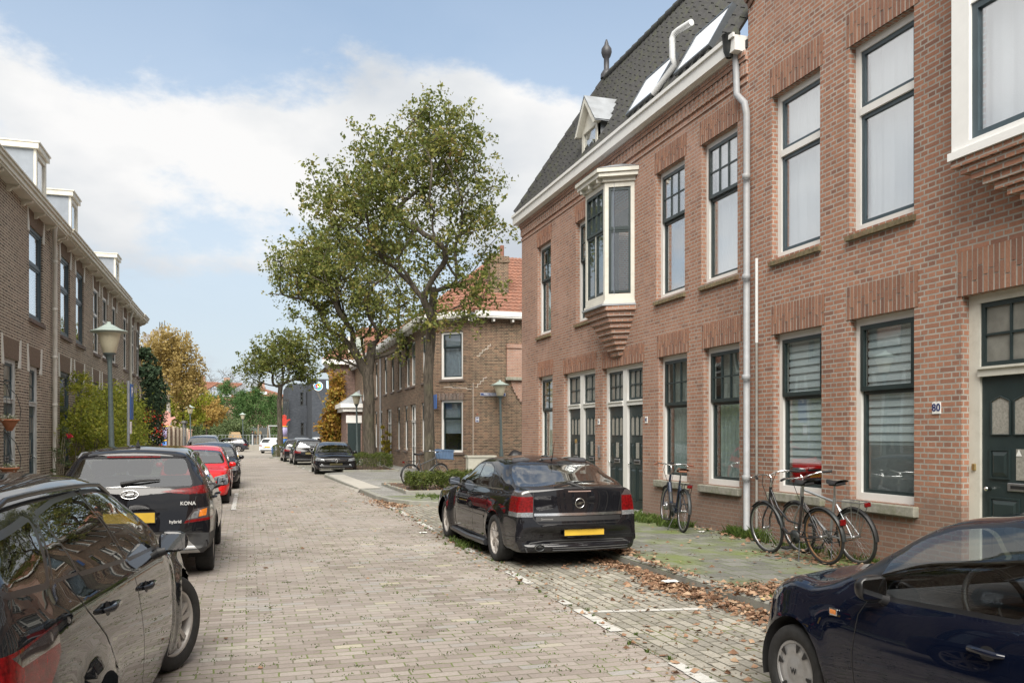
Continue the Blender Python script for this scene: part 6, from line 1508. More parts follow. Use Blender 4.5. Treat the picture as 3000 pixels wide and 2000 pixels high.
class Car:
    def __init__(s, spec, lod=1):
        s.sp=spec; s.lod=lod
        st=spec['st']; s.r=spec['r']; s.wb=spec['wb']; s.zw=s.r
        ar=(s.r,s.r+.045)
        s.bm=car_body(st,spec.get('tum',.34),4 if lod>=1 else 3,6 if lod==2 else (4 if lod==1 else 3),[(0,ar),(s.wb,ar)],spec.get('flare',.012))
        s.bm.verts.ensure_lookup_table(); s.bm.faces.ensure_lookup_table()
        s.bvh=BVHTree.FromBMesh(s.bm); s.fn=[[v.index for v in f.verts] for f in s.bm.faces]; s.vn=[v.normal.copy() for v in s.bm.verts]; s.vc=[v.co.copy() for v in s.bm.verts]
        s.lay=s.bm.faces.layers.int.new('tag'); s.tags={0:('body',spec['paint'])}; s.xf=st[0][0]; s.xb=st[-1][0]
    def side(s,x,z,sg=1,off=0):
        h=s.bvh.ray_cast(V((x,sg*2.0,z)),V((0,-sg,0)))
        if h[0] is None: return V((x,sg*.8,z))
        return h[0]+s.snorm(h[0])*off
    def endp(s,y,z,d=-1,off=0):    # d=-1 rear, +1 front
        h=s.bvh.ray_cast(V((d*8,y,z)),V((-d,0,0)))
        if h[0] is None: return V(((s.xb if d<0 else s.xf),y,z))
        return h[0]+s.snorm(h[0])*off
    def topp(s,x,y,off=0):
        h=s.bvh.ray_cast(V((x,y,4)),V((0,0,-1))); return (h[0]+s.snorm(h[0])*off) if h[0] else V((x,y,1))
    def snorm(s,p):
        co,no,i,d=s.bvh.find_nearest(p)
        if i is None: return V((0,0,1))
        vs=s.fn[i]; w=[1/(1e-6+(s.vc[k]-co).length_squared) for k in vs]; n=V((0,0,0))
        for k,a in zip(vs,w): n+=s.vn[k]*a
        n.normalize(); return n
    def cut(s, axis, poly, tag, name, m, cond, only0=True, xlim=None, src=(0,)):
        """carve a convex outline (2-D in the projection plane) out of the skin and give it a tag"""
        bm=s.bm; lay=s.lay
        if tag not in s.tags: s.tags[tag]=(name,m)
        area=sum(poly[i][0]*poly[(i+1)%len(poly)][1]-poly[(i+1)%len(poly)][0]*poly[i][1] for i in range(len(poly)))
        if area<0: poly=poly[::-1]
        lo=[min(p[k] for p in poly) for k in (0,1)]; hi=[max(p[k] for p in poly) for k in(0,1)]
        ia,ib={'y':(0,2),'x':(1,2),'z':(0,1)}[axis]
        def inb(f):
            cs=[(v.co[ia],v.co[ib]) for v in f.verts]
            return max(c[0] for c in cs)>=lo[0] and min(c[0] for c in cs)<=hi[0] and max(c[1] for c in cs)>=lo[1] and min(c[1] for c in cs)<=hi[1]
        F=[f for f in bm.faces if f[lay] in src and cond(f) and inb(f)]
        for i in range(len(poly)):
            p,q=poly[i],poly[(i+1)%len(poly)]; dx,dz=q[0]-p[0],q[1]-p[1]
            if abs(dx)+abs(dz)<1e-6: continue
            co=V((0,0,0)); co[ia]=p[0]; co[ib]=p[1]; no=V((0,0,0)); no[ia]=dz; no[ib]=-dx; no.normalize()
            E_=set(); Vv=set()
            for f in F: E_.update(f.edges); Vv.update(f.verts)
            r=bmesh.ops.bisect_plane(bm,geom=F+list(E_)+list(Vv),dist=1e-5,plane_co=co,plane_no=no)
            F=[f for f in r['geom'] if isinstance(f,bmesh.types.BMFace) and (f.calc_center_median()-co).dot(no)<0]
        for f in F: f[lay]=tag
        return F
    def window(s, poly, tag, name='side_window', m=None, trim=.022, cond=None, axis='y', trimtag=90, trimmat=None):
        trimmat=trimmat or s.sp.get('trimmat')
        cond=cond or (lambda f: abs(f.normal.y)>.45)
        big=grow(poly,trim); 
        if trim: s.cut(axis,big,trimtag,'window_trim',trimmat or TRIM,cond)
        s.cut(axis,poly,tag,name,m or CG,cond,src=(0,trimtag) if trim else (0,))
    def arches(s):
        for ax in (0,s.wb):
            R_=s.r+.045; poly=[(ax+R_*math.cos(a),max(-.3,s.r+.005+R_*math.sin(a))) for a in np.linspace(-.55,PI+.55,30)]
            fs=s.cut('y',poly,99,'_del',None,lambda f: abs(f.normal.y)>.2 or f.calc_center_median().z<.4, src=tuple(s.tags.keys()))
    def strip(s, pts, kind, w, name, m, parent, off=.0025, sides=(1,-1), mb=None):
        own=mb is None; mb=mb or MB()
        for sg in (sides if kind=='side' else (1,)):
            prev=None; P=[]
            dense=[]
            for i in range(len(pts)-1):
                k=max(1,int(math.dist(pts[i],pts[i+1])/.05))
                for q in range(k): dense.append((pts[i][0]+(pts[i+1][0]-pts[i][0])*q/k,pts[i][1]+(pts[i+1][1]-pts[i][1])*q/k))
            dense.append(pts[-1])
            for i,p in enumerate(dense):
                a=dense[max(i-1,0)]; b=dense[min(i+1,len(dense)-1)]; dx,dz=b[0]-a[0],b[1]-a[1]; l=math.hypot(dx,dz) or 1; nx,nz=-dz/l*w/2,dx/l*w/2
                f={'side':lambda u,v: s.side(u,v,sg,off),'rear':lambda u,v:s.endp(u,v,-1,off),'front':lambda u,v:s.endp(u,v,1,off),'top':lambda u,v:s.topp(u,v,off)}[kind]
                P.append((f(p[0]+nx,p[1]+nz),f(p[0]-nx,p[1]-nz)))
            vs=[q for pr in P for q in pr]; mb.add(vs,[(2*i,2*i+1,2*i+3,2*i+2) for i in range(len(P)-1)],True)
        if own: return mb.build(name,m,parent,world=False)
    def finish(s, root, sz=1.0):
        bm=s.bm; lay=s.lay
        bmesh.ops.delete(bm,geom=[f for f in bm.faces if f[lay]==99],context='FACES')
        bm.verts.ensure_lookup_table(); out={}
        nrm={}
        for v in bm.verts: nrm[v.index]=None
        bm.verts.index_update(); N_=[s.snorm(v.co) for v in bm.verts]; C_=[v.co.copy() for v in bm.verts]
        by={}
        for f in bm.faces: by.setdefault(f[lay],[]).append([v.index for v in f.verts])
        for t,fs in sorted(by.items()):
            name,m=s.tags[t]; groups=[fs]
            if name not in('body','window_trim','cladding'):    # left and right pieces are separate parts
                l=[f for f in fs if sum(C_[i].y for i in f)>0]; r=[f for f in fs if sum(C_[i].y for i in f)<=0]
                ymin=min(min(abs(C_[i].y) for i in f) for f in fs)
                if l and r and ymin>.02: groups=[l,r]
            for g in groups:
                idx=sorted({i for f in g for i in f}); mp={i:k for k,i in enumerate(idx)}
                me=bpy.data.meshes.new(name); me.from_pydata([C_[i] for i in idx],[],[[mp[i] for i in f] for f in g]); me.materials.append(m)
                me.polygons.foreach_set('use_smooth',[True]*len(me.polygons)); me.update()
                me.normals_split_custom_set_from_vertices([N_[i] for i in idx])
                o=bpy.data.objects.new(name,me); COL.objects.link(o); o.parent=root; out.setdefault(name,[]).append(o)
        bm.free(); return out
def grow(poly,d):
    a=sum(poly[i][0]*poly[(i+1)%len(poly)][1]-poly[(i+1)%len(poly)][0]*poly[i][1] for i in range(len(poly)))
    if a<0: poly=poly[::-1]
    n=len(poly); out=[]
    for i in range(n):
        p0,p,p1=poly[i-1],poly[i],poly[(i+1)%n]
        def nn(a,b): dx,dz=b[0]-a[0],b[1]-a[1]; l=math.hypot(dx,dz) or 1; return dz/l,-dx/l
        n0,n1=nn(p0,p),nn(p,p1); bx_,bz_=n0[0]+n1[0],n0[1]+n1[1]; l=math.hypot(bx_,bz_) or 1; bx_,bz_=bx_/l,bz_/l
        k=d/max(.45,bx_*n0[0]+bz_*n0[1]); out.append((p[0]+bx_*k,p[1]+bz_*k))
    return out
def roundp(poly,r=.04,seg=4):
    out=[]; n=len(poly)
    for i in range(n):
        p0,p,p1=V((*poly[i-1],0)),V((*poly[i],0)),V((*poly[(i+1)%n],0)); a=(p0-p); b=(p1-p); ra=min(r,a.length*.45); rb=min(r,b.length*.45)
        A_=p+a.normalized()*ra; B_=p+b.normalized()*rb
        for k in range(seg+1):
            t=k/seg; q=A_*(1-t)**2+p*2*t*(1-t)+B_*t*t; out.append((q.x,q.y))
    return out
def wheel(root, x, y, r, style, w=.20, steer=0.0, lod=1):
    sg=1 if y>0 else -1
    e=bpy.data.objects.new('wheel',None); COL.objects.link(e); e.parent=root; e.location=(x,y,r); e.rotation_euler=(0,0,steer); e.empty_display_size=.1
    seg=48 if lod==2 else 28
    rr=r*.70 if style!='steel' else r*.66
    mb=MB(); hw=w/2
    mb.lathe([(rr,-hw*.9),(rr+.01,-hw),(r*.93,-hw),(r*.985,-hw*.8),(r,-hw*.5),(r,hw*.5),(r*.985,hw*.8),(r*.93,hw),(rr+.012,hw*1.0),(rr,hw*.86),(rr,-hw*.9)],seg=seg,axis='y')
    if lod==2:
        for k in range(4): mb.lathe([(r+.0005,-hw*.55+k*hw*.36),(r+.0005,-hw*.55+k*hw*.36+.006)],seg=seg,axis='y')
    mb.build('tyre',RUBBER,e,world=False)
    o=hw*.80*sg; mb=MB(); bk=MB()
    mb.lathe([(rr+.001,hw*.84*sg),(rr-.008,hw*.9*sg),(rr-.022,hw*.8*sg),(rr-.03,hw*.2*sg),(rr-.03,-hw*.5*sg)][::(1 if sg<0 else -1)],seg=seg,axis='y')
    bk.lathe([(0,hw*.15*sg),(rr*.62,hw*.12*sg),(rr*.63,-hw*.3*sg)][::(1 if sg<0 else -1)],seg=24,axis='y')    # brake disc
    def spoke(a,w0,w1,r0,r1,h0=.0,h1=.0,tw=0.0,t=.02):
        ca,sa=math.cos(a),math.sin(a); ca2,sa2=math.cos(a+tw),math.sin(a+tw)
        P=[]
        for (rad,wd,h,c_,s__) in ((r0,w0,h0,ca,sa),(r1,w1,h1,ca2,sa2)):
            for e1 in(-1,1):
                for e2 in (0,1): P.append(V((rad*c_-e1*wd/2*s__, o+sg*(h-.0)-sg*t*e2, rad*s__+e1*wd/2*c_)))
        fs=[(0,2,6,4),(1,5,7,3),(0,4,5,1),(2,3,7,6),(0,1,3,2),(4,6,7,5)]
        mb.add(P,fs if sg<0 else [f[::-1] for f in fs])
    if style=='five_y':
        for k in range(5):
            a=PI/2+2*PI*k/5
            spoke(a,.05,.035,.03,rr*.6,0,-.006); spoke(a,.03,.028,rr*.5,rr-.015,-.006,-.012,.2); spoke(a,.03,.028,rr*.5,rr-.015,-.006,-.012,-.2)
    elif style=='ten':
        for k in range(5):
            a=PI/2+2*PI*k/5
            for d in (-.17,.17): spoke(a+d*.8,.030,.036,.03,rr-.012,.004,-.01,d*.4,.03)
    elif style=='twin':
        for k in range(6):
            a=PI/2+2*PI*k/6
            for d in (-.12,.12): spoke(a+d,.026,.024,.04,rr-.012,.006,-.008,-d*.2)
    elif style=='steel':
        mb.lathe([(0,o*1.12),(.05,o*1.12),(.07,o*1.0),(rr*.55,o*.98),(rr*.62,o*1.05),(rr*.98,o*.98),(rr,o*.85)][::(1 if sg<0 else -1)],seg=36,axis='y')
    elif style=='multi':
        for k in range(10): spoke(PI/2+2*PI*k/10,.03,.034,.03,rr-.012,.004,-.006)
    mb.lathe([(0,o*1.10),(.035,o*1.10),(.045,o*1.0),(.046,0)][::(1 if sg<0 else -1)],seg=20,axis='y')
    ri=mb.build('rim',{'steel':HUBC,'ten':mat('two_tone_rim',(.34,.32,.30),.4,.3,var=.2)}.get(style,ALLOY),e,world=False); bk.build('brake_disc',mat('brake_steel',(.05,.045,.04),.5,.5),e,world=False)
    if style=='steel':     # slots and round emblem of the hubcap
        sl=MB()
        for k in range(12):
            a=2*PI*k/12+.1; a1=a+.05; a2=a+.20
            P=[V((q*math.cos(t),o*1.055+sg*.004,q*math.sin(t))) for q,t in ((rr*.62,a1),(rr*.9,a),(rr*.9,a2+.06),(rr*.62,a2-.03))]
            if k%3!=2: sl.add(P,[(0,1,2,3)])
        sl.build('slots',BLACKM,e,world=False)
    return e
def interior(root, W, zf, xs, wheel_left=True, dash=True, col=None, x_dash=1.62, zb=.9):
    col=col or INTR; f=WORLD
    mb=MB(); mb.box(-.55,xs+.9,-W*.86,W*.86,.28,.34); mb.build('cabin_floor',col,root,world=False)
    for sx,ys in ((xs,(-.36,.36)),(xs-.82,(-.40,0,.40))):
        for y in ys:
            mb=MB(); w=.25 if sx==xs else .20
            mb.bevbox(f,sx-.25,sx+.25,y-w,y+w,.42,.60,.05); m4=Matrix.Translation((sx-.30,y,.86))@Matrix.Rotation(-.22,4,'Y')
            fr_=FR((0,0,0),(1,0,0),(0,1,0)); t=MB(); t.bevbox(fr_,-.07,.07,-w*.92,w*.92,-.32,.25,.05); mb.add([m4@V(v) for v in t.v],t.f,True)
            t=MB(); t.bevbox(fr_,-.05,.05,-.13,.13,.30,.48,.04); mb.add([m4@V(v) for v in t.v],t.f,True)
            mb.build('seat',col,root,world=False)
    if dash:
        mb=MB(); mb.bevbox(f,x_dash-.15,x_dash+.35,-W*.84,W*.84,.62,zb,.06); mb.build('dashboard',col,root,world=False)
        c=V((x_dash-.28,.37,zb+.01)); mb=MB(); ax=V((1,0,-.45)).normalized(); u=V((0,1,0)); v_=ax.cross(u)
        mb.tube([c+(u*math.cos(t)+v_*math.sin(t))*.185 for t in np.linspace(0,2*PI,28)[:-1]],.014,8,closed=True)
        for t in (0,PI,PI*1.5): mb.tube([c,c+(u*math.cos(t)+v_*math.sin(t))*.18],.014,6)
        mb.tube([c,c+ax*.2],.03,8); mb.build('steering_wheel',BLACKM,root,world=False)
def mirrors(root, car, x, z, m, out=.14, size=(.13,.17,.13), face=-1, glassface=True):
    for sg in(1,-1):
        p=car.side(x,z-.02,sg); c=p+V((-.01,sg*(out-.05),.05))
        mb=MB(); vs=[];fs=[]; nu,nv=14,10
        for i in range(nu):
            for j in range(nv+1):
                a=2*PI*i/nu; b=-PI/2+PI*j/nv
                cx_=math.cos(b)*math.cos(a); cy_=math.cos(b)*math.sin(a); cz=math.sin(b)
                sx=lambda t,e: math.copysign(abs(t)**e,t)
                X=sx(cx_,.7)*size[0]*.5*(1.0 if cx_>0 else .25); vs.append(c+V((X,sg*sx(cy_,.7)*size[1]*.5,sx(cz,.75)*size[2]*.5*(1-.12*sx(cy_,1)))))
        for i in range(nu):
            for j in range(nv): q=i*(nv+1)+j; q2=((i+1)%nu)*(nv+1)+j; fs.append((q,q2,q2+1,q+1))
        mb.add(vs,fs,True); mr=mb.build('mirror',m,root,world=False)
        mb=MB(); mb.tube([p+V((.0,-sg*.02,-.02)),c+V((.0,-sg*.04,-size[2]*.38))],[.035,.025],8); mb.build('mirror_arm',BLACKM,mr,world=False)
        mb=MB(); w,h=size[1]*.40,size[2]*.38; xx=c.x-size[0]*.13
        mb.add([(xx,c.y-w,c.z-h),(xx,c.y+w,c.z-h),(xx,c.y+w,c.z+h*.9),(xx,c.y-w,c.z+h)],[(0,1,2,3)]); mb.build('mirror_glass',mat('mirror_face',(.5,.52,.55),.03,1.0,var=.02),mr,world=False)
def handles(root, car, spots, m):
    for (x,z) in spots:
        for sg in(1,-1):
            p=car.side(x,z,sg); n=car.snorm(p); mb=MB()
            a=p+V((-.085,0,0)); b=p+V((.085,0,0)); mb.tube([a+n*.002,a+V((.02,0,0))+n*.032,b-V((.02,0,0))+n*.034,b+n*.004],[.010,.014,.015,.012],8)
            mb.build('door_handle',m,root,world=False)
            mb=MB(); q=[p+V((math.cos(t)*.045,0,math.sin(t)*.030-.004)) for t in np.linspace(0,2*PI,17)[:-1]]; q=[car.side(v.x,v.z,sg,.0015) for v in q]; mb.add(q,[tuple(range(16))]); mb.build('handle_recess',BLACKM,root,world=False)
def plate(root, car, z, d=-1, y=0, h=.11, w=.52, off=.012, m=None):
    p=car.endp(y,z,d); x=p.x+d*off; mb=MB(); mb.box(min(x,x+d*.008),max(x,x+d*.008),y-w/2-.008,y+w/2+.008,z-h/2-.008,z+h/2+.008)
    k=mb.build('plate_holder',BLACKM,root,world=False); x2=x+d*.0081; mb=MB(); mb.box(min(x2,x2+d*.003),max(x2,x2+d*.003),y-w/2,y+w/2,z-h/2,z+h/2); mb.build('number_plate',m or PLATE,k,world=False)
def std_doors(car, root, xs, zlo, zhi, extra=()):
    mb=MB()
    for pts in list(xs)+list(extra): car.strip(pts,'side',.007,'',None,root,off=.0012,mb=mb)
    mb.build('door_gaps',BLACKM,root,world=False)
def liners(root,car,hw):
    for ax in (0,car.wb):
        for sg in(1,-1):
            mb=MB(); R_=car.r+.05; n=18; vs=[];fs=[]
            for i in range(n+1):
                a=-.3+(PI+.6)*i/n; x,z=ax+R_*math.cos(a),car.r+R_*math.sin(a); vs+=[(x,sg*(hw-.30),z),(x,sg*(hw-.035),z)]
            for i in range(n): fs.append((2*i,2*i+1,2*i+3,2*i+2))
            k=len(vs); vs.append((ax,sg*(hw-.30),car.r)); fs+= [(k,2*i,2*i+2) for i in range(n)]
            mb.add(vs,fs,True); mb.build('wheel_housing',mat('wheel_housing',(.008,.008,.008),.9),root,world=False)
def wiper_rear(root,car,y0,y1,z):
    mb=MB(); p=car.endp(y0,z,-1); q=car.endp(y1,z+.04,-1); p=p+V((-.03,0,0)); q=q+V((-.025,0,0)); mb.tube([p,(p+q)/2+V((-.015,0,.015)),q],[.022,.016,.008],6)
    r=car.endp((y0+y1)/2-.05,z+.06,-1)+V((-.012,0,0)); mb.build('rear_wiper',BLACKM,root,world=False)
SIDE=lambda f: abs(f.normal.y)>.45
def REARC(x): return lambda f: f.normal.x<.35 and f.calc_center_median().x<x
def FRONTC(x): return lambda f: f.normal.x>-.35 and f.calc_center_median().x>x
def place(root,x,y,yaw): root.location=(x,y,0); root.rotation_euler=(0,0,yaw)
def spec(L_f,L_r,wb,H,W,r,hood=.92,cowlx=None,wsx=None,kind='hatch',belt=(.90,.96),zb=.22,paint=P_BLACK,tum=.34,tailz=.95,roofend=None,rgx=None,nose=.68,trunk=None):
    """generic stations. L_f front overhang, L_r rear overhang"""
    xf=wb+L_f; xr=-L_r; w=W/2; cx_=cowlx if cowlx is not None else wb-.36; wx=wsx if wsx is not None else cx_-.72; re=roofend if roofend is not None else -L_r+.42
    b0,b1=belt; bl=lambda x: b0+(b1-b0)*(cx_-x)/(cx_-xr)
    zt_=tailz
    S=[(xf,nose-.16,b0,.38,w*.80,.18),(xf-.01,nose-.04,b0,.30,w*.86,.18),(xf-.05,nose+.02,b0,.24,w*.895,.18),(xf-.14,nose+.075,b0,zb,w*.93,.17),(xf-.32,nose+.14,b0,zb-.01,w*.96,.16),(wb,hood-.035,b0,zb-.02,w*.985,.14),((wb+cx_)/2,hood,b0,zb-.02,w*.99,.13),
       (cx_,hood+.05,bl(cx_),zb-.02,w*.995,.12),(cx_*.72+wx*.28,hood+.05+(H-hood-.05)*.36,bl(cx_*.7+wx*.3),zb-.02,w,.11),(cx_*.4+wx*.6,hood+.05+(H-hood-.05)*.70,bl(cx_*.4+wx*.6),zb-.02,w,.09),(wx,H-.065,bl(wx),zb-.02,w,.06),(wx-.28,H-.015,bl(wx-.28),zb-.02,w,.03),
       ((wx+re)/2,H,bl((wx+re)/2),zb-.02,w,0)]
    if kind=='hatch':
        S+=[(re+.25,H-.03,bl(re+.25),zb-.02,w*.995,-.02),(re,H-.075,bl(re),zb-.01,w*.985,-.05)]
        gx=rgx if rgx is not None else xr+.10
        for t in (.35,.7,1.0): x=re+(gx-re)*t; S.append((x,(H-.075)+(zt_-(H-.075))*t**1.15,bl(x),zb,w*(.985-.03*t),-.06-.04*t))
        S+=[(xr+.055,zt_-.10,b1,zb+.0,w*.945,-.10),(xr+.02,zt_-.22,b1,zb+.02,w*.935,-.11),(xr-.005,.60,b1,zb+.05,w*.93,-.12),(xr-.012,.52,b1,.34,w*.90,-.12)]
    return dict(st=S,wb=wb,r=r,paint=paint,tum=tum,W=W,H=H,bl=bl,cx=cx_,wx=wx,re=re,hood=hood,xf=xf,xr=xr,tail=zt_)
def generic_car(name,label,cat,loc,yaw,sp,lod=1,rim='five_y',facing='rear',lamp='default',plate_z=.52,glass=None,rails=False,group=None,extra=None,clad=False,mirror=None,plm=None,hand=True,steer=0,win3=True,tags_before=None):
    root=empty(name,(loc[0],loc[1],0),yaw,label=label,cat=cat,group=group); car=Car(sp,lod); H,W,wb=sp['H'],sp['W'],sp['wb']; w=W/2; g=glass or CGD; bl=sp['bl']; cx_,wx,re,xr,xf=sp['cx'],sp['wx'],sp['re'],sp['xr'],sp['xf']
    if tags_before: tags_before(car,root)
    else:
        # side glass
        bx_=wx-.62
        zt=lambda x: H-.115-(.05 if x<re+.5 else 0)
        f1=roundp([(cx_-.34,bl(cx_)+.035),(bx_+.03,bl(bx_)+.03),(bx_+.03,zt(bx_)),(wx-.1,H-.14),(wx+.02,H-.19)],.03)
        rx_=max(re+.30,xr+.75)
        f2=roundp([(bx_-.03,bl(bx_)+.03),(rx_-.12,bl(rx_)+.04),(rx_+.0,H-.17),(bx_-.03,zt(bx_))],.04)
        car.window(f1,1); car.window(f2,2,m=g)
        if win3:
            q=roundp([(rx_-.19,bl(rx_)+.05),(rx_-.42,bl(rx_)+.09),(rx_-.24,H-.22),(rx_-.07,H-.18)],.03); car.window(q,3,m=g)
        ws=roundp([(-w*.80,sp['hood']+.085),(w*.80,sp['hood']+.085),(w*.66,H-.075),(-w*.66,H-.075)],.06)
        car.window(ws,4,'windscreen',CW,.02,lambda f: f.normal.x>.25 and f.calc_center_median().x>wx-.2 and abs(f.normal.y)<.62,'x')
        rz_=sp.get('rgz',sp['tail']+.05); rg_=roundp([(-w*.74,rz_),(w*.74,rz_),(w*.62,H-.13),(-w*.62,H-.13)],.05)
        car.window(rg_,5,'rear_window',CW if g is CG else g,.02,lambda f: f.normal.x<-.2 and f.calc_center_median().x<re+.2 and abs(f.normal.y)<.62,'x')
    if lamp=='default':
        for sg in(1,-1):
            P=[(sg*w*.60,.66),(sg*w*1.1,.70),(sg*w*1.1,.83),(sg*w*.55,.78)]; car.cut('x',P if sg>0 else P[::-1],11,'tail_light',REDL,lambda f: f.normal.x<.35 and f.calc_center_median().x<xr+.33)
            P=[(sg*w*.52,.555),(sg*w*1.1,.60),(sg*w*1.1,.76),(sg*w*.58,.665)]; car.cut('x',P if sg>0 else P[::-1],12,'headlight',CLRL,lambda f: f.normal.x>-.35 and f.calc_center_median().x>xf-.46)
        car.cut('x',[(-w*.62,.30),(w*.62,.30),(w*.55,.42),(-w*.55,.42)],13,'lower_grille',BLACKM,lambda f:f.normal.x>.2 and f.calc_center_median().x>xf-.5)
        car.cut('x',[(-w*.46,.56),(w*.46,.56),(w*.5,.635),(-w*.5,.635)],14,'grille',BLACKM,lambda f:f.normal.x>.2 and f.calc_center_median().x>xf-.5)
        car.cut('x',[(-w*.85,.25),(w*.85,.25),(w*.8,.36),(-w*.8,.36)],15,'lower_bumper',CLAD,lambda f:f.normal.x<-.2 and f.calc_center_median().x<xr+.5)
    if clad:
        car.cut('y',[(-2,.05),(5,.05),(5,.36),(-2,.36)],20,'cladding',CLAD,lambda f: True)
        for ax in(0,wb):
            R_=sp['r']+.105; car.cut('y',[(ax+R_*math.cos(a),sp['r']+R_*math.sin(a)) for a in np.linspace(-.2,PI+.2,26)],20,'cladding',CLAD,lambda f: abs(f.normal.y)>.3)
    if extra: extra(car,root)
    car.arches(); parts=car.finish(root)
    bx_=wx-.62
    if hand:
        dx1=cx_-.12; rx_=max(re+.30,xr+.75)
        std_doors(car,root,[[(dx1,.30),(dx1+.02,.6),(dx1-.03,bl(dx1))],[(bx_,.28),(bx_+.01,.6),(bx_,bl(bx_))],[(rx_-.28,bl(rx_)+.02),(rx_-.22,.75),(rx_-.10,.62+.0),(.40,.50),(.50,.28)]],0,0)
        handles(root,car,[(bx_+.16,bl(bx_)-.12),(rx_-.05,bl(rx_)-.12)],sp['paint'])
    mirrors(root,car,cx_-.42,bl(cx_)+.02,mirror or sp['paint'])
    hw=w-.02; 
    for ax in (0,wb):
        for sg in (1,-1): wheel(root,ax,sg*(hw-.11),sp['r'],rim,.20,steer if ax else 0,lod)
    liners(root,car,w)
    interior(root,w,.3,wb*.5+.05,x_dash=cx_-.45,zb=bl(cx_)-.02)
    if facing=='rear': plate(root,car,plate_z,-1,m=plm)
    else: plate(root,car,plate_z,1,m=plm)
    if rails:
        for sg in(1,-1):
            mb=MB(); ys=sg*(w*.70); pts=[]
            xs_=np.linspace(re+.12,wx-.05,9)
            for i,x in enumerate(xs_): p=car.topp(float(x),ys*.98); pts.append(p+V((0,0,.0 if i in(0,8) else .035)))
            mb.tube(pts,.011,8); mb.build('roof_rail',SILVT if rails=='silver' else TRIM,root,world=False)
    return root,car
